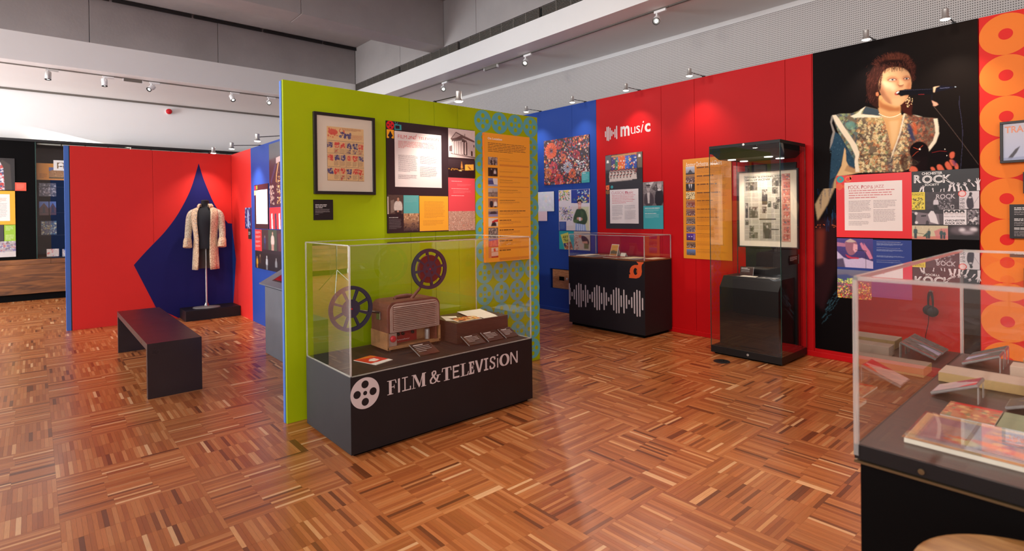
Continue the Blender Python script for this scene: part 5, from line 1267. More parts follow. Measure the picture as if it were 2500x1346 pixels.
c.grad(rgb(72, 56, 130), rgb(48, 30, 84))
c.poly(PX([(88, 790), (150, 850), (200, 870), (260, 860), (330, 850), (430, 880), (430, 950), (90, 950)]), rgb(196, 176, 206), 1, 1); c.poly(PX([(90, 870), (150, 860), (170, 950), (90, 950)]), rgb(50, 30, 70), .9, 2)
c.poly(PX([(88, 700), (160, 710), (220, 740), (160, 744), (90, 742)]), rgb(176, 110, 140), 1, 1); c.poly(PX([(165, 700), (210, 690), (250, 740), (220, 770), (180, 740)]), rgb(186, 116, 140), 1, 1)
c.poly(PX([(168, 720), (180, 680), (230, 664), (280, 690), (288, 740), (276, 790), (250, 822), (210, 830), (180, 790)]), rgb(150, 90, 110), 1, 1, 1); c.poly(PX([(170, 690), (220, 664), (276, 690), (240, 700), (200, 700)]), rgb(196, 170, 160), 1, 1); c.poly(PX([(250, 710), (286, 720), (286, 780), (262, 800), (244, 770)]), rgb(226, 160, 170), 1, 1)
c.poly(PX([(310, 710), (325, 696), (350, 730), (345, 700), (372, 740), (400, 780), (428, 850), (400, 860), (360, 790), (330, 760)]), rgb(206, 120, 150), 1, 1); c.poly(PX([(170, 820), (230, 845), (300, 848), (300, 862), (220, 862), (190, 850)]), rgb(196, 40, 70), 1, 1); c.stroke(PX([(280, 775), (370, 780)]), .02, rgb(24, 18, 34)); c.stroke(PX([(364, 780), (364, 950)]), .014, rgb(24, 18, 34)); c.ell(*mx_(272, 772), .012, .016, rgb(90, 20, 40))
c.mottle(.06, 3).into(mb, .001)
for y0, n, y1, wd in ((694, 4, 738, 268), (750, 4, 794, 262), (808, 4, 852, 268), (866, 3, 902, 262)):
    para(mb, RP, *Zr(462, y0), *Zr(462 + wd * .85, y0 + 9), 1, WHITE, .0014, fill=.75, last=1); para(mb, RP, *Zr(462, y0 + 14), *Zr(462 + wd, y1), n, rgb(170, 180, 214), .0014, fill=.38)
c = sub(RP, *Zr(92, 950), *Zr(416, 1246), 84, 78, rgb(80, 90, 120)); c.grad(rgb(110, 110, 136), rgb(120, 70, 30)); c.poly([(0, .2), (.3, .16), (.6, .3), (0, .5)], rgb(50, 70, 130), .8, 3); c.speck([rgb(240, 190, 60), rgb(226, 70, 50), rgb(250, 230, 130), rgb(120, 40, 90), rgb(110, 190, 60), rgb(226, 110, 150)], 420, .012, .035, .9, (0, .42, 1, 1)); c.speck([rgb(150, 200, 60), rgb(250, 240, 120)], 40, .02, .05, .7, (0, .32, .6, .46), 1); c.into(mb, .001)
finish(mb, b)

# rock society collage board
Zk = lambda x, y: (2215 + x / 6.9027, 405 + y / 6.9027)
b, mb, q = panel('information_board', 'black and white collage board headed CHICHESTER ROCK SOCIETY, right half under the mural', 'poster', RP, Zk(76, 100), Zk(1218, 1252), BLACK, th=.0058)
RK = lambda x0, y0, x1, y1, out, col: prect(mb, RP, *Zk(x0, y0), *Zk(x1, y1), out, col)
ptext(mb, RP, 'CHICHESTER', *Zk(245, 112), *Zk(592, 140), .0014, WHITE, .02)
for ch, x0, x1, dy in (('R', 112, 240, 0), ('O', 250, 425, 4), ('C', 435, 590, -2), ('K', 598, 748, -8)):
    ptext(mb, RP, ch, *Zk(x0, 160 + dy), *Zk(x1, 288 + dy), .0014, WHITE, .035); ptext(mb, RP, ch, *Zk(x0 + 10, 172 + dy), *Zk(x1 - 12, 276 + dy), .0016, rgb(120, 108, 110), -.03)
ptext(mb, RP, 'SOCIETY', *Zk(296, 306), *Zk(540, 332), .0014, WHITE, .02)
def hand(x, y, h, lean):
    """raised arm and spread hand"""
    pts = [(x - h * .13, y), (x - h * .10 + lean * .5, y - h * .5), (x - h * .26 + lean, y - h * .72), (x - h * .2 + lean, y - h * .76), (x - h * .1 + lean, y - h * .66), (x - h * .14 + lean, y - h * .98), (x - h * .07 + lean, y - h * .98), (x - h * .02 + lean, y - h * .7), (x + h * .02 + lean, y - h * 1.0), (x + h * .08 + lean, y - h * .98), (x + h * .06 + lean, y - h * .7), (x + h * .17 + lean, y - h * .9), (x + h * .22 + lean, y - h * .86), (x + h * .12 + lean, y - h * .58), (x + h * .12 + lean * .5, y - h * .4), (x + h * .13, y)]
    ppoly(mb, RP, [Zk(*p) for p in pts], .0013, rgb(226, 214, 214))
for x, y, h, l in ((700, 430, 150, 40), (800, 430, 160, -30), (870, 428, 150, -10), (935, 428, 90, -30), (1020, 424, 150, -50), (1130, 350, 130, -90), (1200, 415, 210, -10), (210, 440, 90, 30), (270, 440, 110, 0), (440, 440, 70, -10), (560, 440, 50, 10), (620, 438, 60, 0)): hand(x, y, h, l)
RK(76, 448, 300, 740, .0012, rgb(232, 206, 60))
c = sub(RP, *Zk(80, 460), *Zk(282, 728), 34, 42, rgb(226, 200, 50)); c.speck([rgb(60, 44, 20), rgb(110, 90, 30), rgb(240, 220, 90)], 110, .03, .07, .85, (0, .3, 1, 1)); c.into(mb, .0014); ptext(mb, RP, 'FUNGATZ', *Zk(84, 466), *Zk(276, 500), .0018, rgb(90, 70, 30), 0)
c = sub(RP, *Zk(306, 446), *Zk(874, 732), 84, 44, rgb(58, 48, 52)); c.mottle(.3, 6); c.speck([rgb(170, 160, 164), rgb(30, 24, 28), rgb(96, 86, 90)], 170, .02, .06, .7, (.3, .4, .8, 1)); figure(c, .32, .32, .75, rgb(190, 176, 176), BLACK, rgb(210, 200, 204), BLACK, .9); c.poly([(.76, .75), (.86, .75), (.86, .97), (.76, .97)], rgb(180, 170, 172)).ell(.81, .86, .035, .08, BLACK); c.into(mb, .0012)
ptext(mb, RP, 'ROCK', *Zk(486, 480), *Zk(812, 552), .0016, rgb(196, 184, 186), .02)
RK(874, 434, 1215, 722, .0012, rgb(222, 212, 214)); a = RP.sz(*Zk(926, 470)); pdisc(mb, RP, a[0], a[1], .028, .0015, rgb(224, 90, 84)); pdisc(mb, RP, a[0], a[1], .021, .0018, rgb(238, 200, 196), 16)
for k, txt in enumerate(('COPY', 'WEEK', 'END')): ptext(mb, RP, txt, *Zk(884, 548 + k * 60), *Zk(972, 592 + k * 60), .0016, rgb(40, 34, 40), .01)
c = sub(RP, *Zk(992, 440), *Zk(1215, 722), 34, 42, rgb(216, 206, 208)); c.poly([(.05, .4), (.3, .1), (.45, .25), (.55, .5), (.6, .9), (.5, 1), (.1, 1), (.0, .6)], rgb(50, 42, 54), 1, 1, 1); c.ell(.3, .33, .13, .05, rgb(200, 190, 190), 1, 1).ell(.35, .12, .12, .1, BLACK, 1, 1); c.stroke([(.6, .7), (.95, .3)], .02, rgb(90, 80, 90)); c.into(mb, .0014)
c = sub(RP, *Zk(78, 744), *Zk(605, 988), 80, 38, rgb(120, 106, 112)); c.poly([(0, 0), (1, 0), (1, .3), (.5, .25), (0, .1)], rgb(46, 38, 42)).poly([(.0, .2), (.15, .25), (.1, 1), (0, 1)], rgb(30, 24, 28), 1, 1).ell(.14, .25, .05, .1, rgb(220, 208, 208), 1, 1).poly([(.3, .38), (.46, .36), (.46, .46), (.3, .48)], rgb(40, 32, 36)).poly([(.52, .35), (.62, .08), (.7, .1), (.78, .4), (.86, 1), (.6, .85), (.56, .6)], rgb(226, 216, 216), 1, 1).poly([(.46, .8), (.5, .72), (.56, .85), (.55, 1), (.45, 1)], rgb(60, 50, 54)).poly([(.86, .3), (1, .3), (1, 1), (.9, 1)], rgb(80, 70, 74)).ell(.15, .88, .05, .1, rgb(220, 208, 208), 1, 1); c.into(mb, .0012)
RK(610, 742, 1000, 996, .0012, rgb(236, 226, 226))
c = sub(RP, *Zk(616, 748), *Zk(992, 836), 60, 16, rgb(226, 216, 216))
for k in range(4): x = .12 + k * .235; c.ell(x, .35, .11, .42, BLACK).ell(x, .7, .075, .4, rgb(220, 206, 204)); c.ell(x - .03, .6, .012, .05, BLACK).ell(x + .03, .6, .012, .05, BLACK)
c.into(mb, .0015)
ptext(mb, RP, 'MAKE NEW FRIENDS!', *Zk(622, 848), *Zk(978, 866), .0016, rgb(96, 86, 90), 0); ptext(mb, RP, 'CHICHESTER', *Zk(634, 906), *Zk(972, 940), .0016, rgb(44, 36, 40), .03, .25); ptext(mb, RP, 'ROCK SOC...', *Zk(634, 952), *Zk(984, 986), .0016, rgb(44, 36, 40), .03, .25)
c = sub(RP, *Zk(1010, 742), *Zk(1216, 992), 34, 36, rgb(110, 98, 102)); c.speck([rgb(226, 216, 216), rgb(30, 24, 28), rgb(150, 140, 144)], 80, .05, .12, .85); c.into(mb, .0012)
c = sub(RP, *Zk(80, 1006), *Zk(688, 1248), 96, 38, rgb(206, 190, 156)); c.speck([rgb(190, 176, 150), rgb(216, 204, 176)], 60, .03, .08, .6); c.poly([(0, .8), (1, .75), (1, 1), (0, 1)], rgb(206, 130, 110)); c.poly([(.62, .4), (.8, .2), (1, .2), (1, .9), (.68, .9)], rgb(206, 110, 116), .8, 1)
for x, h_ in ((.1, .85), (.48, .7), (.42, .5), (.82, .7), (.9, .6)): figure(c, x, .95 - h_, h_, rgb(190, 160, 130), rgb(40, 50, 50), rgb(60, 84, 84), rgb(50, 66, 70), .8)
c.stroke([(.14, .55), (.34, .62)], .03, rgb(60, 50, 50)); c.poly([(.3, .8), (.38, .6), (.46, .8)], rgb(60, 90, 70)); c.into(mb, .0012)
c = sub(RP, *Zk(694, 1004), *Zk(1217, 1248), 80, 38, rgb(40, 30, 34)); c.ell(.5, .35, .45, .3, rgb(110, 94, 100), .8, 8); c.ell(.45, .32, .1, .12, rgb(240, 226, 228), .9, 5); c.ell(.82, .28, .12, .12, rgb(240, 226, 228), .9, 5); c.ell(.62, .5, .2, .1, rgb(200, 184, 190), .7, 6); c.poly([(0, .75), (.2, .7), (.3, .74), (.42, .68), (.55, .76), (.7, .7), (.85, .76), (1, .7), (1, 1), (0, 1)], rgb(20, 12, 16), 1, 2, 1); c.into(mb, .0012)
finish(mb, b)

# ---------------- right edge: framed poster and captions over the orange discs
t, g, bb = framed('picture_frame', 'black framed pale poster with orange letters, at the right edge over the orange discs', 'picture', MW, (2440.5, 298.7), (2560, 392), .05, .02, M['print'])
mb = MB(); gq = Plane(1, g.val - .0005); a = gq.sz(2446, 305)
rect(mb, gq, bb[0] + .02, bb[1] - .02, bb[2] + .02, bb[3] - .02, .0004, rgb(206, 206, 226))
c = Canvas(gq, bb[0] + .02, bb[1] - .02, bb[2] + .02, bb[3] - .02, 80, 60, rgb(206, 208, 228)); c.px = False; c.grad(rgb(214, 208, 220), rgb(196, 204, 232)); c.poly([(.1, .95), (.3, .7), (.42, .62), (.34, .78), (.2, .98)], rgb(50, 44, 60), 1, 1); c.poly([(.0, .93), (1, .9), (1, 1), (0, 1)], rgb(160, 170, 206), .8, 1); c.into(mb, .001)
text(mb, gq, 'TRACK', bb[0] + .03, bb[1] - .06, bb[3] - .095, bb[3] - .04, .0018, rgb(244, 150, 110), .02)
finish(mb, t, 'poster_sheet')
b, mb, q = panel('caption_board', 'black caption board with white text at the right edge, below the framed pale poster', 'label', Plane(1, 5.985), (2464.5, 499.5), (2560, 584), BLACK, th=.035)
pp = Plane(1, 5.985)
for y0, n in ((507, 3), (534, 3), (556, 4)):
    para(mb, pp, 2476, y0, 2540, y0 + 7, 2, WHITE, .0014, fill=.6); para(mb, pp, 2476, y0 + 8, 2548, y0 + 8 + n * 4, n, rgb(160, 150, 150), .0014, fill=.45)
finish(mb, b)
t, g, bb = framed('picture_frame', 'dark frame just entering at the right edge, between the pale poster and the caption', 'picture', MW, (2497.5, 420), (2600, 470), .05, .02, M['black_matt'])

# ================================================================== ALCOVE PRINTS
AP = Plane(1, 2.352)
Zq = lambda x, y: (560 + x / 2.5885, 340 + y / 2.5885)
b, mb, q = panel('photo_print', 'small blue-lit stage photo on the red side of the alcove', 'poster', AP, Zq(98, 434), Zq(136, 566), rgb(30, 40, 90))
c = Canvas(AP, *q, 30, 40, rgb(34, 50, 110)); c.px = False; c.speck([rgb(80, 130, 210), rgb(20, 24, 60), rgb(190, 206, 240)], 60, .03, .08, .8, soft=1); c.poly([(.5, .1), (.6, .1), (.62, .5), (.66, .9), (.5, .95), (.46, .5)], rgb(206, 214, 240), .9, 1); c.into(mb, .001); finish(mb, b)
b, mb, q = panel('caption_board', 'tiny black caption under the blue-lit stage photo in the alcove', 'label', AP, Zq(119, 568), Zq(137, 632), BLACK); para(mb, AP, *Zq(121, 585), *Zq(135, 608), 5, rgb(200, 190, 190)); finish(mb, b)
Zw = lambda x, y: (540 + x / 6.731, 320 + y / 6.731)
b, mb, q = panel('photo_print', 'large dark photo board of gold jewellery and red costume detail beside the green partition', 'poster', AP, (656.5, 353), (705, 503.5), rgb(60, 24, 34))
c = Canvas(AP, *q, 100, 170, rgb(64, 26, 40)); c.px = False; c.poly([(0, 0), (1, 0), (1, .2), (0, .25)], rgb(74, 76, 80), .9, 4)
c.poly([(.38, .24), (.7, .22), (.7, .3), (.38, .33)], rgb(206, 176, 170)); c.stroke([(.5, .33), (.4, .5), (.38, .6)], .05, rgb(206, 150, 90)); c.stroke([(.35, .36), (.1, .6)], .06, rgb(70, 50, 90)); c.speck([rgb(226, 180, 110), rgb(180, 120, 60), rgb(240, 214, 170)], 120, .01, .025, .9, (.4, .45, .85, .95)); c.speck([rgb(226, 196, 180), rgb(190, 150, 140)], 50, .015, .03, .9, (0, .65, .25, .95)); c.into(mb, .001); finish(mb, b)
b, mb, q = panel('photo_print', 'photo of a red and white striped costume below the gold jewellery board', 'poster', AP, (657.5, 507), (705, 561), rgb(200, 40, 50))
c = Canvas(AP, *q, 40, 36, rgb(206, 46, 54)); c.px = False
for k in range(5): c.poly([(.1 + k * .2, .3), (.17 + k * .2, .28), (.2 + k * .2, 1), (.12 + k * .2, 1)], [rgb(230, 220, 220), rgb(50, 50, 80)][k % 2])
c.into(mb, .001); finish(mb, b)
b, mb, q = panel('information_board', 'dark red board with a tall white text sheet on the blue side of the alcove', 'poster', AP, Zw(545, 893), Zq(248, 568), rgb(58, 22, 30))
prect(mb, AP, *Zq(168, 325), *Zq(243, 537), .001, rgb(240, 236, 236)); prect(mb, AP, *Zq(158, 297), *Zq(168, 325), .001, rgb(200, 30, 60)); prect(mb, AP, *Zq(157, 326), *Zq(168, 354), .001, rgb(236, 190, 130)); prect(mb, AP, *Zq(168, 295), *Zq(178, 318), .001, rgb(120, 120, 40))
para(mb, AP, *Zq(175, 340), *Zq(232, 500), 22, rgb(170, 170, 176), fill=.35); finish(mb, b)
b, mb, q = panel('photo_print', 'lower photo board of costumed performers with a red text block, in the alcove', 'poster', AP, Zq(162, 570), Zq(334, 848), rgb(36, 26, 34))
prect(mb, AP, *Zq(162, 570), *Zq(206, 708), .001, rgb(214, 46, 48))
for y in (582, 610, 640, 668): para(mb, AP, *Zq(166, y), *Zq(198, y + 18), 4, rgb(240, 190, 190), fill=.4)
c = sub(AP, *Zq(206, 570), *Zq(334, 712), 56, 44, rgb(60, 40, 46)); figure(c, .15, .3, .7, rgb(180, 160, 170), BLACK, rgb(50, 60, 110), rgb(40, 44, 80)); c.poly([(.33, 0), (.75, 0), (.75, 1), (.33, 1)], rgb(60, 74, 60)); figure(c, .55, .1, 1.1, rgb(226, 180, 160), rgb(110, 60, 40), rgb(226, 190, 180), rgb(190, 140, 130), 1.2); c.poly([(.8, .2), (1, .1), (1, 1), (.85, 1)], rgb(90, 44, 50)); c.into(mb, .0012)
c = sub(AP, *Zq(164, 712), *Zq(334, 846), 70, 42, rgb(24, 18, 22)); figure(c, .08, .25, .9, rgb(206, 150, 110), BLACK, rgb(206, 150, 40), rgb(180, 110, 30)); figure(c, .2, .1, 1.0, rgb(206, 150, 110), rgb(40, 30, 30), rgb(60, 40, 30), BLACK); figure(c, .46, .15, 1.0, rgb(206, 200, 200), rgb(190, 190, 190), rgb(180, 180, 184), rgb(120, 120, 124)); figure(c, .8, .2, 1.0, rgb(190, 180, 182), BLACK, rgb(130, 130, 134), BLACK); c.into(mb, .0012)
finish(mb, b)

# ================================================================== FAR WALL PRINTS
DP = Plane(0, -13.442)
Zd = lambda x, y: (x / 3.206, 330 + y / 3.206)
b, mb, q = panel('photo_print', 'dark photo of a stained glass window, cut by the left edge of the picture', 'poster', DP, (-40, 384), Zd(118, 432), rgb(36, 30, 30))
c = Canvas(DP, *q, 84, 56, rgb(40, 34, 32)); c.px = False; c.poly([(.2, 1), (.25, .4), (.4, .15), (.52, .12), (.62, .3), (.68, 1)], rgb(206, 196, 200)); c.speck([rgb(200, 50, 50), rgb(50, 80, 120), rgb(230, 226, 230), rgb(190, 70, 60)], 160, .02, .05, .9, (.3, .2, .66, 1)); c.poly([(.66, 1), (.62, .3), (.52, .1), (.6, .05), (.85, .2), (.9, 1)], rgb(66, 56, 50), 1, 1); c.into(mb, .001); finish(mb, b)
b, mb, q = panel('caption_board', 'small orange-red caption on the black display wall beside the stained glass photo', 'label', DP, Zd(115, 371), Zd(206, 437), rgb(236, 86, 60)); para(mb, DP, *Zd(130, 384), *Zd(190, 425), 7, rgb(246, 150, 130), fill=.35); finish(mb, b)
b, mb, q = panel('information_board', 'yellow board with a white text sheet at the far left edge', 'poster', DP, (-40, 465.5), Zd(121, 700), rgb(240, 170, 40)); prect(mb, DP, -30, 474, *Zd(79, 672), .001, rgb(238, 230, 220)); para(mb, DP, -20, 484, *Zd(60, 530), 4, rgb(206, 120, 90), fill=.4); para(mb, DP, -20, 496, *Zd(60, 650), 16, rgb(150, 140, 140), fill=.35); finish(mb, b)
b, mb, q = panel('caption_board', 'lime green caption block under the yellow board at the far left', 'label', DP, Zd(32, 704), Zd(123, 829), rgb(150, 190, 50)); para(mb, DP, *Zd(44, 716), *Zd(104, 750), 4, rgb(220, 230, 170), fill=.4); para(mb, DP, *Zd(44, 782), *Zd(112, 824), 5, rgb(220, 230, 170), fill=.4); finish(mb, b)
b, mb, q = panel('photo_print', 'photo of a pale church interior at the far left edge', 'poster', DP, (-30, 590.5), Zd(125, 952), rgb(150, 140, 140))
c = Canvas(DP, *q, 64, 34, rgb(170, 160, 160)); c.px = False; c.speck([rgb(206, 200, 200), rgb(110, 100, 104), rgb(190, 90, 90), rgb(110, 100, 150)], 140, .04, .1, .7); c.poly([(0, .7), (1, .65), (1, 1), (0, 1)], rgb(206, 196, 190), .9, 1); c.into(mb, .001); finish(mb, b)
b, mb, q = panel('photo_print', 'narrow dark interior photo beside the lime green caption', 'poster', DP, (-30, 550), Zd(30, 828), rgb(60, 54, 56)); finish(mb, b)
DQ = Plane(0, -13.585)
b, mb, q = panel('information_board', 'orange board with a photo of a stone church inside the far showcase', 'poster', DQ, Zd(284, 218), Zd(560, 356), rgb(226, 150, 40))
c = sub(DQ, *Zd(382, 252), *Zd(508, 342), 44, 34, rgb(90, 110, 170)); c.poly([(.0, .35), (.3, .2), (.9, .3), (1, .5), (1, .95), (0, .95)], rgb(176, 130, 84)); c.speck([rgb(110, 76, 50), rgb(200, 160, 110)], 40, .02, .06, .8, (0, .35, 1, .9)); c.poly([(0, .9), (1, .9), (1, 1), (0, 1)], rgb(60, 60, 40)); c.into(mb, .001); para(mb, DQ, *Zd(308, 300), *Zd(370, 340), 6, rgb(150, 90, 20), fill=.4); finish(mb, b)
DR = Plane(0, -13.47)
b, mb, q = panel('portrait_sign', 'square white sign with a white figure silhouette, in the far showcase', 'sign', DR, Zd(418, 196), Zd(530, 280), rgb(238, 234, 230), th=.012, boardmat=M['lamp_white'])
prect(mb, DR, *Zd(446, 215), *Zd(506, 264), .001, rgb(120, 90, 50)); a = DR.sz(*Zd(476, 234)); pdisc(mb, DR, a[0], a[1], .038, .0014, rgb(240, 236, 232)); ppoly(mb, DR, [Zd(*p) for p in ((456, 268), (458, 250), (468, 242), (484, 242), (494, 250), (497, 268))], .0014, rgb(240, 236, 232)); finish(mb, b)
for lab, y0, y1, xs in (('grey sculpture photo, top one in the column inside the far showcase', 374, 480, (304, 440)), ('brick gable photo in the far showcase column', 520, 628, (306, 382)), ('gold icon photo beside the brick gable in the far showcase', 520, 625, (387, 440)), ('stained glass lattice photo, lowest in the far showcase column', 674, 778, (320, 444))):
    b, mb, q = panel('photo_print', lab, 'poster', DQ, Zd(xs[0], y0), Zd(xs[1], y1), rgb(90, 90, 100))
    c = Canvas(DQ, *q, 36, 30, rgb(96, 96, 108)); c.px = False
    if 'sculpture' in lab: c.speck([rgb(200, 196, 206), rgb(60, 60, 74), rgb(140, 130, 130)], 120, .03, .09, .8)
    elif 'brick' in lab: c.grad(rgb(90, 120, 190), rgb(90, 120, 190)); c.poly([(.0, 1), (0, .5), (.5, .1), (1, .5), (1, 1)], rgb(90, 50, 46)); c.poly([(.4, .35), (.6, .35), (.65, .8), (.35, .8)], rgb(40, 36, 40))
    elif 'icon' in lab: c.grad(rgb(206, 140, 40), rgb(110, 70, 40)); c.speck([rgb(240, 190, 70), rgb(60, 50, 60)], 40, .04, .09, .8)
    else:
        c.speck([rgb(206, 214, 190), rgb(70, 120, 150), rgb(40, 60, 90), rgb(190, 180, 120)], 140, .03, .08, .9)
        for k in range(1, 4): c.stroke([(k / 4, 0), (k / 4, 1)], .02, BLACK)
    c.into(mb, .001); finish(mb, b)
for y0, y1 in ((485, 560), (618, 690), (745, 800)): pass
for k, (x0, x1) in enumerate(((365, 462), (488, 548))):
    b, mb, q = panel('display_card', ('red and cream card', 'blue and cream card')[k] + ' standing on the floor of the far showcase', 'card', Plane(0, -13.50), Zd(x0, 893), Zd(x1, 948), rgb(200, 190, 180))
    c = Canvas(Plane(0, -13.50), *q, 26, 16, rgb(206, 190, 180)); c.px = False; c.speck([rgb(200, 70, 60), rgb(230, 220, 210)] if k == 0 else [rgb(60, 110, 190), rgb(230, 220, 210)], 24, .06, .14, .8); c.into(mb, .001); finish(mb, b)
    # it leans on a small block so that it touches the showcase floor
    MB().box(-13.515, -13.506, q[0], q[1], .7851, q[2]).build('card_foot', M['black'], b)

# ================================================================== GLAZED CASES
def pane(parent, pts, name='glass_pane'): return MB().quad(pts).build(name, M['glass'], parent)
def glass_cover(parent, x0, x1, y0, y1, z0, z1, t=.008, edge='acrylic_edge', bright=()):
    pane(parent, [(x0, y0, z0), (x1, y0, z0), (x1, y0, z1), (x0, y0, z1)]); pane(parent, [(x0, y1, z0), (x1, y1, z0), (x1, y1, z1), (x0, y1, z1)])
    pane(parent, [(x0, y0, z0), (x0, y1, z0), (x0, y1, z1), (x0, y0, z1)]); pane(parent, [(x1, y0, z0), (x1, y1, z0), (x1, y1, z1), (x1, y0, z1)])
    pane(parent, [(x0, y0, z1), (x1, y0, z1), (x1, y1, z1), (x0, y1, z1)])
    e = t / 2
    for x in (x0, x1):
        for y in (y0, y1): MB().box(x - e, x + e, y - e, y + e, z0, z1).build('glass_edge', M[edge], parent)
    for y in (y0, y1): MB().box(x0 + e, x1 - e, y - e, y + e, z1 - e, z1 + e).build('glass_edge', M[edge], parent)
    for x in (x0, x1): MB().box(x - e, x + e, y0 + e, y1 - e, z1 - e, z1 + e).build('glass_edge', M[edge], parent)
def plinth_body(parent, x0, x1, y0, y1, h, m, kick=.02, kh=.03):
    MB().box(x0 + kick, x1 - kick, y0 + kick, y1 - kick, 0, kh + .005).build('toe_kick', M['black_matt'], parent)
    MB().box(x0, x1, y0, y1, kh, h).build('plinth', m, parent, bevel=.002)

# ---- serif and sans letters for the plinth sign, drawn in a unit box
def glyph(ch, style):
    P = []
    r = lambda x0, y0, x1, y1: P.append([(x0, y0), (x1, y0), (x1, y1), (x0, y1)])
    def pen(path, thin, thick, closed=False):
        n = len(path)
        def wdt(d): return thin + (thick - thin) * abs(d[1]) ** 1.3
        L_, R_2 = [], []
        for i, p in enumerate(path):
            a = path[(i - 1) % n] if closed else path[max(i - 1, 0)]; b = path[(i + 1) % n] if closed else path[min(i + 1, n - 1)]
            d = Vector((b[0] - a[0], (b[1] - a[1]))); d = d.normalized() if d.length else Vector((1, 0)); q = wdt(d) / 2
            L_.append((p[0] - d[1] * q, p[1] + d[0] * q)); R_2.append((p[0] + d[1] * q, p[1] - d[0] * q))
        for i in range(n if closed else n - 1): j = (i + 1) % n; P.append([L_[i], L_[j], R_2[j], R_2[i]])
    arc = lambda cx, cy, rx, ry, a0, a1, n=14: [(cx + rx * math.cos(math.radians(a0 + (a1 - a0) * k / n)), cy + ry * math.sin(math.radians(a0 + (a1 - a0) * k / n))) for k in range(n + 1)]
    se = style == 'serif'
    if ch == 'F': r(.18, .03, .46, .97); r(0, 0, .62, .05); r(0, .95, .9, 1); P.append([(.9, 1), (.80, 1), (.88, .74), (.98, .74)]); r(.46, .48, .74, .54); r(.70, .38, .76, .64)
    elif ch == 'I' and style == 'sans': r(0, 0, 1, 1)
    elif ch == 'I': r(.30, 0, .70, 1); r(0, 0, 1, .12); r(0, .88, 1, 1)
    elif ch == 'L' and style == 'thin': r(.26, 0, .40, 1); r(0, .93, .66, 1); r(0, 0, 1, .08); r(.88, 0, 1, .28)
    elif ch == 'L': r(.20, .03, .46, .97); r(0, 0, .7, .05); r(0, .95, .66, 1); P.append([(.6, 0), (.96, 0), (1.04, .30), (.96, .30), (.84, .06), (.6, .06)])
    elif ch == 'M': r(.10, .02, .15, .97); P.append([(.0, 1), (.28, 1), (.60, .16), (.50, 0), (.12, .94)]); P.append([(.50, 0), (.58, .14), (.80, 1), (.72, .92)]); P.append([(.72, 1), (1, 1), (1, .95), (.92, .93), (.92, .03), (1, 0), (.70, 0), (.72, .04), (.76, .06), (.76, .85)]); r(.72, .03, .92, 1); r(0, 0, .26, .04); r(0, .95, .2, 1); r(.66, 0, 1, .05)
    elif ch == 'T': r(.36, .03, .64, .97); r(.2, 0, .8, .05); r(.04, .93, .96, 1); P.append([(.04, 1), (.12, 1), (.10, .72), (0, .70)]); P.append([(.88, 1), (.96, 1), (1, .70), (.90, .72)])
    elif ch == 'E' and style == 'sans': r(0, 0, .2, 1); r(0, 0, 1, .14); r(0, .44, .86, .58); r(0, .86, 1, 1)
    elif ch == 'E': r(.14, 0, .50, 1); r(0, 0, .95, .12); r(0, .88, .95, 1); r(.5, .46, .72, .56); r(.68, .36, .8, .66); P.append([(.95, 0), (1, .3), (.86, .3), (.72, .1)]); P.append([(.72, .9), (.84, .7), (.98, .7), (.95, 1)])
    elif ch == 'V': P.append([(0, 1), (.26, 1), (.56, .14), (.64, .14), (.62, 0), (.38, 0)]); P.append([(.74, 1), (1, 1), (.62, 0), (.42, 0), (.52, .2)])
    elif ch == 'S': pen([(.86, .74), (.80, .88), (.62, .96), (.40, .95), (.22, .84), (.20, .70), (.34, .59), (.56, .49), (.76, .38), (.80, .22), (.66, .08), (.42, .03), (.22, .08), (.10, .26)], .09, .27); r(.84, .72, .92, .98); r(.04, .02, .12, .3)
    elif ch == 'i': r(.1, 0, .9, .78); P.append([(.5 + .65 * math.cos(k * .5236), 1.02 + .075 * math.sin(k * .5236)) for k in range(12)])
    elif ch == 'O': pen(arc(.5, .5, .38, .45, 0, 360, 36)[:-1], .08, .25, True)
    elif ch == 'N': r(0, 0, .17, 1); r(.83, 0, 1, 1); P.append([(0, 1), (.2, 1), (1, 0), (.8, 0)])
    elif ch == '&': pen([(.96, .06), (.80, .07), (.62, .22), (.44, .48), (.30, .68), (.28, .84), (.40, .95), (.56, .90), (.58, .76), (.46, .62), (.26, .48), (.12, .30), (.14, .12), (.32, .03), (.52, .08), (.68, .26), (.76, .46), (.80, .58)], .06, .16); r(.62, .56, 1.0, .61)
    return P
def sign_letters(parent, pl, spec, z0, z1, m):
    for ch, style, s0, s1 in spec:
        mb = MB()
        for k, poly in enumerate(glyph(ch, style)):
            q = [(s0 + p[0] * (s1 - s0), z0 + p[1] * (z1 - z0)) for p in poly]
            ar = sum(q[i][0] * q[(i + 1) % len(q)][1] - q[(i + 1) % len(q)][0] * q[i][1] for i in range(len(q)))
            if ar < 0: q.reverse()
            mb.quad([pl.P(a, z, .0008 + k * .00001) for a, z in q])
        mb.build('letter', m, parent)

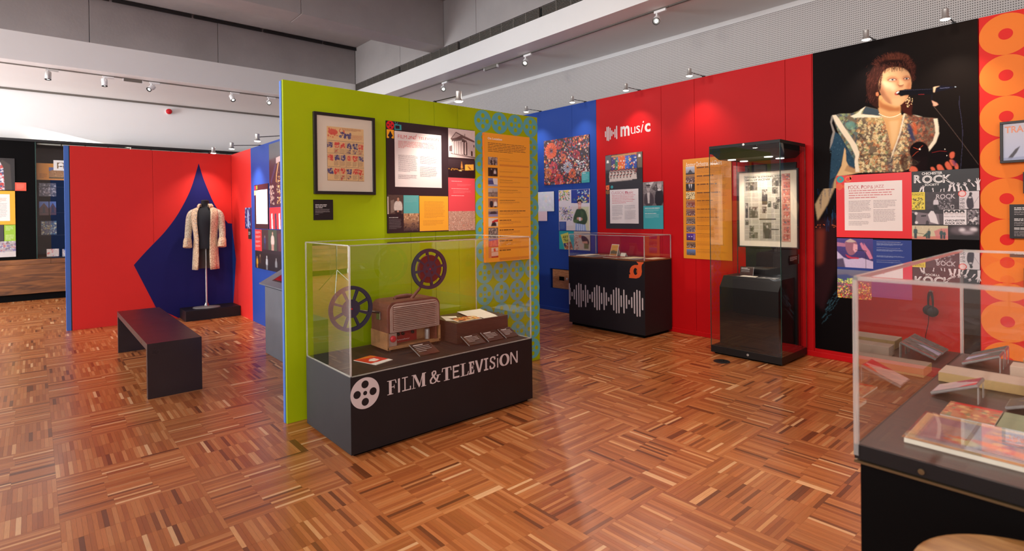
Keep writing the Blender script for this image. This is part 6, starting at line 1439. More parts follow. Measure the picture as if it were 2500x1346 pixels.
# ================================================================== FILM & TELEVISION CASE
FX0, FX1, FY0, FY1, FZ, FT = -3.905, -3.18, 1.452, 2.990, .50, 1.316
t = thing('display_case', 'low black FILM & TELEVISION case with glass cover holding a film projector', 'display case', (-3.54, 2.22, 0))
film_case = t
plinth_body(t, FX0, FX1, FY0, FY1, FZ, M['plinth'], .03, .02)
glass_cover(t, FX0 + .006, FX1 - .006, FY0 + .006, FY1 - .006, FZ + .001, FT, .008)
for a, b, c_, d in ((FX0 + .004, FX1 - .004, FY0 + .002, FY0 + .010), (FX1 - .010, FX1 - .002, FY0 + .004, FY1 - .004), (FX0 + .004, FX1 - .004, FY1 - .010, FY1 - .002)):
    MB().box(a, b, c_, d, FZ + .0005, FZ + .006).build('glass_foot', M['acrylic_edge'], t)
FP = Plane(0, FX1 + .0006)
LXf = lambda x: (FP.sz(840 + x / 5.319, 840 + (670 - (x - 565) * .2516 - 88) / 5.319))[0]
sign_letters(t, FP, [(ch, st_, LXf(x0), LXf(x1)) for ch, st_, x0, x1 in (('F', 'serif', 560, 684), ('I', 'sans', 700, 725), ('L', 'thin', 752, 867), ('M', 'serif', 878, 1064), ('&', 'serif', 1103, 1252), ('T', 'serif', 1268, 1396), ('E', 'sans', 1412, 1496), ('L', 'serif', 1508, 1614), ('E', 'slab', 1620, 1690), ('V', 'sans', 1700, 1808), ('I', 'slab', 1815, 1872), ('S', 'serif', 1884, 1970), ('i', 'thin', 1984, 2002), ('O', 'serif', 2016, 2146), ('N', 'sans', 2158, 2253))], .337, .429, M['vinyl_white'])
bm = bmesh.new()
def bloop(bm, pts):
    vs = [bm.verts.new(p) for p in pts]; return [bm.edges.new((vs[i], vs[(i + 1) % len(vs)])) for i in range(len(vs))]
def disc_with_holes(name, pl, s, z, r, holes, m, parent, out=.0008, n=44):
    bm = bmesh.new(); es = bloop(bm, [pl.P(s + r * math.cos(2 * math.pi * k / n), z + r * math.sin(2 * math.pi * k / n), out) for k in range(n)])
    for hx, hy, hr in holes: es += bloop(bm, [pl.P(s + (hx + hr * math.cos(2 * math.pi * k / 20)) * r, z + (hy + hr * math.sin(2 * math.pi * k / 20)) * r, out) for k in range(20)])
    bmesh.ops.triangle_fill(bm, use_beauty=True, edges=es)
    me = bpy.data.meshes.new(name); bm.to_mesh(me); bm.free(); me.materials.append(m); return link(name, me, parent)
disc_with_holes('reel_emblem', FP, 1.548, .387, .098, [(.55, 0, .25), (-.55, 0, .25), (0, .56, .25), (0, -.56, .25), (0, 0, .14)], M['vinyl_white'], t)

# ---- projector
PX1, PX0, PY0, PY1, PZ0, PZ1 = -3.585, -3.835, 1.925, 2.385, FZ, .862
pj = thing('film_projector', 'worn brown suitcase film projector with louvred grille and two metal reels', 'projector', (-3.71, 2.155, FZ))
def round_rect_yz(y0, y1, z0, z1, r, n=5):
    pts = [(y0, z0), (y1, z0)]
    pts += [(y1 - r + r * math.cos(a), z1 - r + r * math.sin(a)) for a in np.linspace(0, math.pi / 2, n)]
    pts += [(y0 + r + r * math.cos(a), z1 - r + r * math.sin(a)) for a in np.linspace(math.pi / 2, math.pi, n)]
    return pts
# shell: a deep U shell round a recessed lower front
MB().prism([(PX0, y, z) for y, z in round_rect_yz(PY0, PY1, PZ0 + .135, PZ1, .06)], (PX1 - PX0, 0, 0)).build('body', M['projector_brown'], pj, bevel=.006)
MB().box(PX0, PX1 - .10, PY0 + .012, PY1 - .012, PZ0 + .014, PZ0 + .136).build('lower_body', M['worn_wood'], pj)
MB().box(PX0 - .002, PX1 + .002, PY0 - .004, PY0 + .012, PZ0 + .014, PZ0 + .14).box(PX0, PX1 + .002, PY1 - .014, PY1 + .003, PZ0 + .014, PZ0 + .14).box(PX0, PX1 + .002, PY0 - .002, PY1 + .002, PZ0 + .012, PZ0 + .034).build('base_tray', M['worn_wood'], pj, bevel=.003)
# grille: pressed tan front with louvres
MB().prism([(PX1, y, z) for y, z in round_rect_yz(PY0 + .022, PY1 - .012, PZ0 + .137, PZ1 - .014, .055)], (.006, 0, 0)).build('front_panel', M['projector_tan'], pj, bevel=.002)
MB().box(PX1 + .006, PX1 + .0072, PY0 + .044, PY1 - .044, PZ0 + .150, PZ0 + .334).build('louvre_shade', M['projector_brown'], pj)  # darker brown sheet paints in the shade between the louvres
for k in range(13):
    z = PZ0 + .153 + k * .0138
    MB().prism([(PX1 + .0072, PY0 + .048, z), (PX1 + .017, PY0 + .048, z + .002), (PX1 + .0072, PY0 + .048, z + .0095)], (0, PY1 - PY0 - .094, 0)).build('louvre', M['projector_tan'], pj)
MB().box(PX1 - .098, PX1 - .09, PY0 + .012, PY1 - .16, PZ0 + .034, PZ0 + .135).build('control_panel', mat('control_red', rgb(140, 22, 26), .45, var=.1), pj)
MB().box(PX1 - .09, PX1 - .012, PY0 + .014, PY0 + .085, PZ0 + .034, PZ0 + .130).build('switch_box', M['projector_tan'], pj, bevel=.003)
MB().lathe([(.024, 0), (.024, .012), (.012, .018)], (PX1 - .012, PY0 + .05, PZ0 + .09), (1, 0, 0), 20).build('dial', mat('dial_red', rgb(196, 40, 50), .35), pj)
for y, z, r in ((.135, .10, .012), (.175, .10, .012), (.26, .10, .012)): MB().lathe([(r, 0), (r, .016), (r * .6, .02)], (PX1 - .09, PY0 + y, PZ0 + z), (1, 0, 0), 16).build('knob', M['black'], pj)
MB().tube([(PX1 - .0885, PY0 + .13 + .105 * k / 40, PZ0 + .054 + .006 * math.sin(k * 1.15) * (1.2 if k in (2, 3, 22, 23) else .6)) for k in range(41)], .0013, 5).build('script_badge', M['vinyl_white'], pj)
MB().lathe([(.020, 0), (.020, .075), (.015, .08)], (PX1 - .05, PY1 - .09, PZ0 + .036), (0, 0, 1), 18).build('lens_tube', M['silver'], pj)
MB().box(PX1 - .10, PX1 - .004, PY1 - .045, PY1 - .03, PZ0 + .034, PZ0 + .135).build('bracket', M['projector_brown'], pj)
for x in (PX0 + .03, PX1 - .02):
    for y in (PY0 + .03, PY1 - .03): MB().lathe([(.012, 0), (.012, .013)], (x, y, PZ0), (0, 0, 1), 12).build('foot', M['black'], pj)
# handle on top, side plate and crank
MB().tube([(-3.71, PY0 + .13, PZ1), (-3.71, PY0 + .14, PZ1 + .012), (-3.71, PY0 + .18, PZ1 + .016), (-3.71, PY0 + .24, PZ1 + .016), (-3.71, PY0 + .28, PZ1 + .012), (-3.71, PY0 + .29, PZ1)], [.012, .014, .016, .016, .014, .012], 10).build('handle', M['projector_brown'], pj, smooth=True)
MB().box(-3.74, -3.68, PY0 - .008, PY0, PZ0 + .225, PZ0 + .285).build('side_plate', M['steel'], pj, bevel=.002)
def film_reel(parent_name, y, z, x, rot, r=.155, film=True, spokes=8):
    """two pressed-metal flanges on a hub, film wound between them; axis along X"""
    pt = MB(); N_ = 48
    out = []
    for side in (-.009, .009):
        bm = bmesh.new(); es = bloop(bm, [(x + side, y + r * math.cos(2 * math.pi * k / N_), z + r * math.sin(2 * math.pi * k / N_)) for k in range(N_)])
        for s_ in range(spokes):
            a0 = 2 * math.pi * (s_ + .0) / spokes + rot + .115; a1 = 2 * math.pi * (s_ + 1) / spokes + rot - .115
            ri, ro = .40 * r, .84 * r; da = .12
            w = [(ro * math.cos(a), ro * math.sin(a)) for a in np.linspace(a0 - .05, a1 + .05, 7)] + [(ri * math.cos(a), ri * math.sin(a)) for a in np.linspace(a1 - .0, a0 + .0, 4)]
            es += bloop(bm, [(x + side, y + p[0], z + p[1]) for p in w])
        for s_ in range(4):
            a = math.pi / 2 * s_ + rot + .4; es += bloop(bm, [(x + side, y + .22 * r * math.cos(a) + .075 * r * math.cos(t_), z + .22 * r * math.sin(a) + .075 * r * math.sin(t_)) for t_ in np.linspace(0, 2 * math.pi, 12, endpoint=False)])
        bmesh.ops.triangle_fill(bm, use_beauty=True, edges=es)
        me = bpy.data.meshes.new('flange'); bm.to_mesh(me); bm.free(); me.materials.append(M['reel_metal'])
        o = link('flange', me, pj); sm = o.modifiers.new('solid', 'SOLIDIFY'); sm.thickness = .0022; out.append(o)
    MB().lathe([(.02 * 1, -.012), (.02, .012)], (x, y, z), (1, 0, 0), 24).lathe([(.36 * r, -.008), (.36 * r, .008)], (x, y, z), (1, 0, 0), 30).build('reel_hub', M['reel_metal'], pj) if not film else None
    if film: MB().lathe([(.68 * r, -.0075), (.70 * r, 0), (.68 * r, .0075)], (x, y, z), (1, 0, 0), 40).build('wound_film', M['film_brown'], pj)
    MB().tube([(x - .02, y, z), (x + .016, y, z)], .006, 10).build('spindle', M['alarm_red'], pj)
film_reel('top', 2.300, 1.082, -3.60, .15, .157, True)
film_reel('side', 1.665, .848, -3.62, .42, .160, False)
MB().tube([(-3.66, PY0 + .245, PZ1 - .005), (-3.64, 2.235, .93), (-3.622, 2.27, 1.02), (-3.62, 2.300, 1.082)], [.013, .011, .009, .008], 10).build('reel_arm', M['projector_brown'], pj, smooth=True)
MB().tube([(-3.62, 1.665, .848), (-3.65, 1.70, .83), (-3.69, PY0 - .006, .78)], [.007, .008, .009], 10).build('reel_arm', M['steel'], pj, smooth=True)

# ---- raised block with papers and caption stands
rs = thing('display_riser', 'dark brown raised display block holding papers, right half of the film case', 'display block', (-3.65, 2.73, FZ))
RX0, RX1, RY0, RY1, RZ = -3.83, -3.445, 2.44, 2.965, .658
MB().box(RX0, RX1, RY0, RY1, FZ, RZ).build('block', M['riser'], rs, bevel=.002)
def sheet(name, label, cat, corners, z, th, m, print_fn=None, group=None, tilt=None):
    """thin paper or card from four floor-plan corners (x, y) at height z"""
    pts = [(p[0], p[1], z + (tilt[i] if tilt else 0)) for i, p in enumerate(corners)]
    mb = MB().prism(pts, (0, 0, th)); o = mb.build(name, m, None); tag(o, label, cat, group)
    return o
def flat_print(parent, corners, z, nx, ny, base, paint, name='print', tilt=None):
    p = [Vector((q[0], q[1], z + (tilt[i] if tilt else 0))) for i, q in enumerate(corners)]   # front-left, front-right, back-right, back-left
    class BL:
        ax = 9
        def P(s, a, b, out=0): return tuple((p[0] * (1 - a) + p[1] * a) * (1 - b) + (p[3] * (1 - a) + p[2] * a) * b + Vector((0, 0, out)))
    c = Canvas(BL(), 0, 1, 0, 1, nx, ny, base); c.px = False
    if paint: paint(c)
    mb = MB(); c.into(mb, .0006); return mb.build(name, M['print'], parent, colors=True)
s1_ = [(-3.53, 2.66), (-3.50, 2.885), (-3.775, 2.93), (-3.80, 2.70)]
o = sheet('paper_sheet', 'large cream typed sheet on a low slope, back of the film case block', 'paper', s1_, RZ + .0008, .001, M['paper'], tilt=(.0, .0, .012, .012))
MB().prism([(s1_[3][0], s1_[3][1], RZ), (s1_[2][0], s1_[2][1], RZ), (s1_[2][0], s1_[2][1], RZ + .0126), (s1_[3][0], s1_[3][1], RZ + .0126)], (.004, 0, 0)).build('sheet_support', M['acrylic_edge'], o)
o = sheet('paper_sheet', 'cream sheet beside the projector on the film case block', 'paper', [(-3.60, 2.45), (-3.52, 2.52), (-3.70, 2.62), (-3.78, 2.52)], RZ + .0004, .001, M['paper'])
o = sheet('photo_card', 'long open colour booklet with orange and brown pictures on the block', 'booklet', [(-3.470, 2.475), (-3.455, 2.70), (-3.600, 2.735), (-3.64, 2.50)], RZ + .0022, .002, M['paper'])
flat_print(o, [(-3.474, 2.480), (-3.460, 2.695), (-3.598, 2.730), (-3.635, 2.505)], RZ + .0046, 40, 26, rgb(90, 60, 50), lambda c: (c.speck([rgb(226, 96, 40), rgb(240, 170, 60), rgb(236, 206, 150), rgb(70, 50, 50), rgb(206, 60, 40)], 70, .06, .16, .9)))
o = sheet('paper_card', 'small cream card at the right end of the film case block', 'paper', [(-3.462, 2.725), (-3.455, 2.865), (-3.54, 2.885), (-3.56, 2.745)], RZ + .0004, .001, M['paper'])
cap_print = M['print']
def caption_stand(label, y0, y1, x0=-3.545, x1=-3.318, z=FZ, slide=.0, lines=True):
    dy = (x1 - x0) * -.0
    t = thing('caption_stand', label, 'caption', ((x0 + x1) / 2, (y0 + y1) / 2, z), 'clear caption stands in the film case')
    h = .055
    a, b, c_, d = (x1, y0, z + .002), (x1, y1, z + .002), (x0 + .08, y1, z + h), (x0 + .08, y0, z + h)
    MB().prism([a, b, c_, d], (.003, 0, .006)).build('sloped_plate', M['caption_acrylic'], t)
    MB().prism([(x0 + .08, y0, z), (x0 + .08, y1, z), (x0 + .08, y1, z + h), (x0 + .08, y0, z + h)], (-.004, 0, 0)).build('back_leg', M['glass_clear'], t)
    MB().tube([d, c_], .0035, 6).build('bright_edge', M['acrylic_edge'], t); MB().tube([a, d], .0035, 6).build('bright_edge', M['acrylic_edge'], t)
    v = Vector(d) - Vector(a); pr2 = MB(); n = 5
    for i in range(n):
        t0 = .84 - i * .13; e = .9 if i else .6
        p0 = Vector(a) + v * t0 + Vector((.004, .012, .0085)); p1 = Vector(a) + v * (t0 - .05) + Vector((.004, .012, .0085)); L_ = (y1 - y0 - .03) * (e if i < n - 1 else .5)
        pr2.quad([p1, p1 + Vector((0, L_, 0)), p0 + Vector((0, L_, 0)), p0], None, rgb(226, 214, 208) if i == 0 else rgb(150, 136, 132))
    pr2.build('caption_text', M['print'], t, colors=True)
    return t
M['glass_clear'] = M['glass']
M['caption_acrylic'] = mat('caption_acrylic', rgb(58, 42, 38), .12, spec=.6)
caption_stand('clear sloped caption stand directly in front of the projector', 2.035, 2.20)
caption_stand('clear sloped caption stand, left of the three in front of the brown block', 2.47, 2.625, x0=-3.508)
caption_stand('clear sloped caption stand, middle of the three in front of the brown block', 2.66, 2.81, x0=-3.508)
caption_stand('clear sloped caption stand, right of the three in front of the brown block', 2.84, 2.965, x0=-3.508)
lf = [(-3.548, 1.645), (-3.335, 1.705), (-3.375, 1.850), (-3.588, 1.790)]
o = sheet('leaflet', 'red folded leaflet with white lettering lying at the left of the film case', 'leaflet', lf, FZ + .0006, .003, M['paper'])
def leaf_paint(c):
    c.poly([(0, 0), (1, 0), (1, 1), (0, 1)], rgb(206, 40, 30)); c.poly([(.82, 0), (1, 0), (1, 1), (.78, 1)], rgb(236, 226, 216)); c.poly([(.0, .3), (.12, .0), (.3, 0), (.06, .9)], rgb(226, 120, 40)); c.speck([rgb(244, 230, 214)], 40, .03, .07, .9, (.36, .3, .66, .7))
flat_print(o, lf, FZ + .004, 30, 22, rgb(206, 40, 30), leaf_paint)

# ================================================================== MUSIC CASE
mc = thing('display_case', 'waist-high black display case with white sound wave and orange horn emblem', 'display case', (-4.42, 5.72, 0))
CX0, CX1, CY0, CY1, CZ, CT = -5.03, -3.812, 5.425, 5.995, .926, 1.218
plinth_body(mc, CX0, CX1, CY0, CY1, CZ - .008, M['plinth'], .03, .035)
MB().box(CX0 - .002, CX1 + .002, CY0 - .002, CY1 + .002, CZ - .012, CZ).build('top_board', M['walnut'], mc)
glass_cover(mc, CX0 + .006, CX1 - .006, CY0 + .006, CY1 - .006, CZ + .001, CT, .010)
cf = Plane(1, CY0 - .0006)
Zc2 = lambda x, y: cf.sz(1300 + x / 4.207, 540 + y / 4.207)
wb_ = [(364, 636, 853), (386, 684, 812), (407, 727, 773), (429, 701, 806), (451, 655, 858), (475, 635, 885), (498, 645, 885), (520, 709, 824), (544, 656, 884), (567, 706, 840), (590, 753, 800), (613, 727, 834), (637, 680, 888), (661, 657, 916), (686, 667, 915), (710, 736, 854), (734, 680, 915), (758, 732, 870), (783, 782, 827), (808, 752, 863), (833, 704, 919), (860, 682, 949), (886, 690, 948), (911, 762, 884), (938, 704, 949), (965, 759, 901), (992, 810, 858), (1019, 780, 894), (1046, 730, 952), (1073, 706, 983), (1101, 716, 983), (1130, 790, 917)]
for x, y0, y1 in wb_:
    a, b = Zc2(x, y0), Zc2(x, y1); r = .0098
    s_ = a[0]
    if s_ - r < CX0: s_ = CX0 + r
    if s_ + r > CX1: s_ = CX1 - r
    pts = [(s_ + r * math.cos(q), a[1] - r + r * math.sin(q)) for q in np.linspace(0, math.pi, 7)] + [(s_ + r * math.cos(q), b[1] + r + r * math.sin(q)) for q in np.linspace(math.pi, 2 * math.pi, 7)]
    MB().quad([cf.P(p, z, .0004) for p, z in pts]).build('wave_bar', M['vinyl_white'], mc)
# orange horn emblem: bell, ring and foot
bm = bmesh.new()
cc = Zc2(1058, 518); ro, ri = .066, .034
hx = lambda x, y: Zc2(x, y)
outer = [hx(*p) for p in ((1068, 418), (1142, 424), (1140, 434), (1124, 448), (1120, 470), (1124, 520), (1118, 556), (1098, 580), (1066, 590), (992, 584), (994, 566), (992, 548), (1006, 546), (998, 520), (1004, 486), (1022, 462), (1050, 450), (1078, 452), (1088, 446), (1082, 434))]
es = bloop(bm, [cf.P(a, z, .0005) for a, z in outer]); es += bloop(bm, [cf.P(cc[0] + .85 * ri * math.cos(q), cc[1] + 1.25 * ri * math.sin(q), .0005) for q in np.linspace(0, 2 * math.pi, 20, endpoint=False)])
bmesh.ops.triangle_fill(bm, use_beauty=True, edges=es); me = bpy.data.meshes.new('horn_emblem'); bm.to_mesh(me); bm.free(); me.materials.append(mat('emblem_orange', rgb(226, 92, 40), .45)); link('horn_emblem', me, mc)
for k in range(3): MB().quad([cf.P(cc[0] + .012 + q, cc[1] - .012 + k * .012 + w_, .0007) for q, w_ in ((0, 0), (.018, 0), (.018, .005), (0, .005))]).build('valve_mark', M['orange'], mc)
z0 = CZ + .0006
def booklet(label, x0, x1, y0, y1, col, cat='booklet', th=.004, paint=None, name='booklet', z=z0, tilt=None):
    o = sheet(name, label, cat, [(x0, y0), (x1, y0), (x1, y1), (x0, y1)], z, th, mat('cover_' + name, col, .6) if not paint else M['paper'], tilt=tilt)
    if paint: flat_print(o, [(x0 + .003, y0 + .003), (x1 - .003, y0 + .003), (x1 - .003, y1 - .003), (x0 + .003, y1 - .003)], z + th + .0004, 28, 22, col, paint, tilt=tilt)
    return o
booklet('cream open programme at the left end of the music case', -4.98, -4.80, 5.52, 5.80, rgb(236, 222, 196), th=.006)
booklet('dark green programme cover beside the cream one in the music case', -4.79, -4.63, 5.48, 5.72, rgb(74, 76, 66), paint=lambda c: c.speck([rgb(110, 104, 90), rgb(50, 52, 46)], 40, .04, .1, .7))
booklet('brown and cream photo programme behind the dark green one in the music case', -4.78, -4.60, 5.75, 5.93, rgb(160, 110, 80), paint=lambda c: c.speck([rgb(206, 170, 130), rgb(110, 70, 50), rgb(230, 210, 180)], 40, .04, .1, .8))
booklet('red picture record sleeve in the middle of the music case', -4.50, -4.27, 5.50, 5.76, rgb(150, 60, 40), 'sleeve', paint=lambda c: c.speck([rgb(190, 80, 50), rgb(90, 60, 50), rgb(216, 150, 100)], 60, .03, .1, .8), name='record_sleeve')
booklet('cream letter right of the red sleeve in the music case', -4.26, -4.06, 5.53, 5.82, rgb(236, 216, 170), 'paper', .002, name='letter_sheet')
booklet('grey typed sheet near the right end of the music case', -4.08, -3.96, 5.47, 5.64, rgb(150, 146, 140), 'paper', .0015, z=z0 + .003, paint=lambda c: c.speck([rgb(110, 106, 104)], 30, .02, .05, .8), name='typed_sheet')
booklet('wide cream score at the right end of the music case', -3.99, -3.84, 5.66, 5.92, rgb(238, 220, 180), 'paper', .003, name='score_sheet')
st = thing('book_stand', 'small upright orange landscape picture on a stand in the music case', 'picture', (-4.62, 5.80, CZ))
a, b, c_, d = (-4.59, 5.745, CZ + .002), (-4.47, 5.745, CZ + .002), (-4.47, 5.80, CZ + .155), (-4.59, 5.80, CZ + .155)
MB().prism([a, b, c_, d], (0, .006, .0)).build('picture_board', M['paper'], st)
MB().prism([(-4.57, 5.80, CZ + .12), (-4.49, 5.80, CZ + .12), (-4.49, 5.86, CZ), (-4.57, 5.86, CZ)], (0, .004, 0)).build('strut', M['paper'], st)
class BLp:
    ax = 9
    def P(s, u, v, out=0): p = (Vector(a) * (1 - u) + Vector(b) * u) * (1 - v) + (Vector(d) * (1 - u) + Vector(c_) * u) * v; return (p.x, p.y - .001 - out, p.z)
c = Canvas(BLp(), .05, .95, .05, .95, 24, 30, rgb(226, 150, 60)); c.px = False; c.grad(rgb(240, 176, 80), rgb(190, 120, 60)); c.poly([(0, .6), (.4, .5), (1, .6), (1, .85), (0, .85)], rgb(90, 84, 60), .9, 1); mb = MB(); c.into(mb, 0); mb.build('picture', M['print'], st, colors=True)
cs = thing('card_stand', 'tiny white folded card beside the orange picture in the music case', 'card', (-4.46, 5.82, CZ))
MB().prism([(-4.45, 5.79, CZ), (-4.37, 5.79, CZ), (-4.37, 5.815, CZ + .045), (-4.45, 5.815, CZ + .045)], (0, .002, 0)).build('front_leaf', M['paper'], cs); MB().prism([(-4.45, 5.842, CZ), (-4.37, 5.842, CZ), (-4.37, 5.817, CZ + .045), (-4.45, 5.817, CZ + .045)], (0, .002, 0)).build('back_leaf', M['paper'], cs)

# ================================================================== TALL CASE
tc = thing('display_case', 'tall black-framed glass showcase with a framed newspaper collage inside', 'display case', (-2.59, 5.7, 0))
TX0_, TX1_, TY0_, TY1_, TT = -2.952, -2.222, 5.375, 5.985, 2.188
MB().box(TX0_ + .03, TX1_ - .03, TY0_ + .03, TY1_ - .03, 0, .03).build('toe_kick', M['black_matt'], tc)
MB().box(TX0_, TX1_, TY0_, TY1_, .018, .088).build('base', M['black'], tc, bevel=.002)
MB().box(TX0_ + .03, TX1_ - .03, TY0_ + .03, TY1_ - .02, .088, .10).build('floor_board', M['black'], tc)
MB().box(TX0_, TX1_, TY0_, TY1_, 2.155, TT).build('top', M['black'], tc, bevel=.002)
MB().box(TX0_ + .004, TX1_ - .004, TY0_ + .004, TY1_ - .004, 2.108, 2.155).build('top_band', M['black_matt'], tc)
b0, b1 = (TX0_ + .02, TX1_ - .02, TY0_ + .02, TY1_ - .02), (TX0_ + .07, TX1_ - .07, TY0_ + .07, TY1_ - .07)
vs = [(b0[0], b0[2], 2.108), (b0[1], b0[2], 2.108), (b0[1], b0[3], 2.108), (b0[0], b0[3], 2.108), (b1[0], b1[2], 2.045), (b1[1], b1[2], 2.045), (b1[1], b1[3], 2.045), (b1[0], b1[3], 2.045)]
MB().add(vs, [(0, 1, 5, 4), (1, 2, 6, 5), (2, 3, 7, 6), (3, 0, 4, 7), (4, 5, 6, 7)]).build('light_box', M['black'], tc)
for x, y in ((-2.78, 5.53), (-2.40, 5.53), (-2.78, 5.80), (-2.40, 5.80)): MB().lathe([(.040, 0), (.040, .006), (.034, .0065)], (x, y, 2.0385), (0, 0, 1), 20).build('case_lamp', M['case_glow'], tc)
MB().lathe([(.012, 0), (.012, .004), (.005, .0045)], (-2.58, TY0_, 2.171), (0, -1, 0), 14).build('lock', M['silver'], tc); MB().lathe([(.012, 0), (.012, .004), (.005, .0045)], (-2.555, TY0_, .055), (0, -1, 0), 14).build('lock', M['silver'], tc)
for pts in ([(TX0_, TY0_, .088), (TX1_, TY0_, .088), (TX1_, TY0_, 2.155), (TX0_, TY0_, 2.155)], [(TX1_, TY0_, .088), (TX1_, TY1_, .088), (TX1_, TY1_, 2.155), (TX1_, TY0_, 2.155)], [(TX0_, TY0_, .088), (TX0_, TY1_, .088), (TX0_, TY1_, 2.155), (TX0_, TY0_, 2.155)]): pane(tc, pts)
for x, y in ((TX0_, TY0_), (TX1_, TY0_), (TX0_, TY1_), (TX1_, TY1_)): MB().box(x - .006 * (x == TX1_), x + .006 * (x == TX0_) + .0, y - .006 * (y == TY1_), y + .006 * (y == TY0_), .088, 2.155).build('glass_edge', M['case_glass_edge'], tc)
l = spot('case_lamp_light', (-2.59, 5.60, 2.03), (-2.59, 5.75, 1.0), 26, 120, .8, (1, .9, .78)); l.parent = tc; l.matrix_parent_inverse = parent_inv(tc)
# sloped plinth and backboard inside
pb = thing('display_stand', 'black stepped stand with sloping front and tall backboard inside the tall glass case', 'display stand', (-2.58, 5.7, .10))
X0_, X1_ = -2.90, -2.29
MB().add([(X0_, 5.47, .10), (X1_, 5.47, .10), (X1_, 5.47, .702), (X0_, 5.47, .702), (X0_ + .0, 5.56, .815), (X1_, 5.56, .815), (X1_, 5.86, .815), (X0_, 5.86, .815), (X0_, 5.86, .10), (X1_, 5.86, .10)],
         [(0, 1, 2, 3), (3, 2, 5, 4), (4, 5, 6, 7), (7, 6, 9, 8), (0, 3, 4, 7, 8), (1, 9, 6, 5, 2), (0, 8, 9, 1)]).build('stepped_block', M['black'], pb, bevel=.002)
MB().box(-2.80, -2.27, 5.862, 5.90, .10, 2.0).build('backboard', M['black'], pb, bevel=.002)
t, g, bb = framed('picture_frame', 'black framed collage of newspaper cuttings headed STONES, inside the tall glass case', 'picture', Plane(1, 5.861), (1800, 420), (1949.5, 608.5), .03, .014, M['mount'])
s0_, s1c = bb[0], bb[1]; zz0, zz1 = bb[2], bb[3]
Zn = lambda x, y: (1660 + x / 4.485, 330 + y / 4.485)
gg = Plane(1, g.val - .0006)
a, b = gg.sz(*Zn(700, 448)), gg.sz(*Zn(1214, 1170))
mb = MB(); rect(mb, gg, a[0], b[0], b[1], a[1], .0004, rgb(190, 180, 164))
def nr(x0, y0, x1, y1): return (a[0] + x0 * (b[0] - a[0]), a[0] + x1 * (b[0] - a[0]), a[1] - y1 * (a[1] - b[1]), a[1] - y0 * (a[1] - b[1]))
text(mb, gg, "'STONES: 'A STRONG, SWEET", *nr(.03, .018, .88, .046), .0012, rgb(44, 40, 38), .02); text(mb, gg, 'SMELL OF INCENSE', *nr(.03, .056, .58, .086), .0012, rgb(44, 40, 38), .02)
for k in range(6):
    for j in range(11):
        x = .02 + k * .165; y = .10 + j * .082; q = nr(x, y, x + .15, y + .07); words(mb, gg, q[0], q[1], q[3], (q[3] - q[2]) / 9, 9, (q[3] - q[2]) / 9 * .42, .0009, rgb(128, 118, 108), .8, k * 13 + j)
ph_ = [(.04, .10, .30, .23), (.62, .05, .82, .18), (.62, .19, .74, .29), (.40, .22, .52, .45), (.03, .42, .09, .65), (.11, .48, .31, .65), (.40, .48, .50, .58), (.52, .40, .60, .49), (.64, .42, .76, .52), (.02, .68, .11, .76), (.12, .77, .22, .86), (.11, .87, .30, .96), (.42, .72, .60, .96), (.70, .34, .80, .42)]
for k, (x0, y0, x1, y1) in enumerate(ph_):
    q = nr(x0, y0, x1, y1); c = Canvas(gg, *q, 20, 20, rgb(110, 100, 90)); c.px = False
    c.speck([rgb(60, 54, 48), rgb(170, 160, 146), rgb(90, 80, 72)], 30, .06, .16, .8); figure(c, .5, .15, 1.1, rgb(186, 174, 160), rgb(44, 38, 36), rgb(60, 54, 50), rgb(60, 54, 50)); c.into(mb, .0012)
q = nr(.82, .0, 1.0, 1.0); rect(mb, gg, *q, .0014, rgb(206, 150, 130))
for j in range(9):
    q = nr(.84 + .02 * (j % 2), .01 + j * .11, .99, .10 + j * .11); c = Canvas(gg, *q, 14, 12, rgb(190, 110, 96)); c.px = False; c.speck([rgb(226, 190, 170), rgb(120, 70, 60), rgb(90, 110, 120), rgb(206, 70, 60)], 16, .08, .2, .8); c.into(mb, .0018)
q = nr(.34, .66, .7, .68); rect(mb, gg, *q, .0016, rgb(80, 70, 64)); q = nr(.6, .815, .76, .83); rect(mb, gg, *q, .0016, rgb(60, 54, 50))
finish(mb, t, 'newspaper_collage')
def upright_caption(label, x0, x1, y, z0, z1, lean=.02, axis='y'):
    t = thing('caption_stand', label, 'caption', ((x0 + x1) / 2, y, z0), 'black captions in the tall glass case')
    MB().prism([(x0, y, z0), (x1, y, z0), (x1, y + lean, z1), (x0, y + lean, z1)], (0, .004, 0)).build('plate', M['caption_acrylic'], t)
    MB().tube([(x1, y, z0), (x1, y + lean, z1)], .003, 6).build('bright_edge', M['acrylic_edge'], t)
    pr2 = MB()
    for i in range(5):
        z = z1 - .012 - i * .010; f = (z - z0) / (z1 - z0); pr2.quad([(x0 + .012, y + lean * f - .0012, z - .004), (x0 + .012 + (x1 - x0 - .03) * (.8 if i else .6), y + lean * f - .0012, z - .004), (x0 + .012 + (x1 - x0 - .03) * (.8 if i else .6), y + lean * f - .0012, z), (x0 + .012, y + lean * f - .0012, z)], None, rgb(220, 212, 206) if i < 2 else rgb(140, 134, 130))
    pr2.build('caption_text', M['print'], t, colors=True); return t
upright_caption('small black caption leaning at the left on the stepped stand in the tall case', -2.80, -2.655, 5.72, .8155, .905)
t = thing('caption_plate', 'black caption plate fixed to the right side of the stepped stand in the tall case', 'caption', (-2.28, 5.8, 1.0), 'black captions in the tall glass case')
MB().box(-2.269, -2.264, 5.66, 5.90, .955, 1.05).build('plate', M['black_matt'], t, bevel=.001); MB().tube([(-2.264, 5.898, .955), (-2.264, 5.898, 1.05)], .003, 6).build('bright_edge', M['acrylic_edge'], t)
p2_ = MB(); words(p2_, Plane(0, -2.2635), 5.68, 5.86, 1.035, .009, 5, .0045, .0006, rgb(200, 190, 186), .5); p2_.build('caption_text', M['print'], t, colors=True)
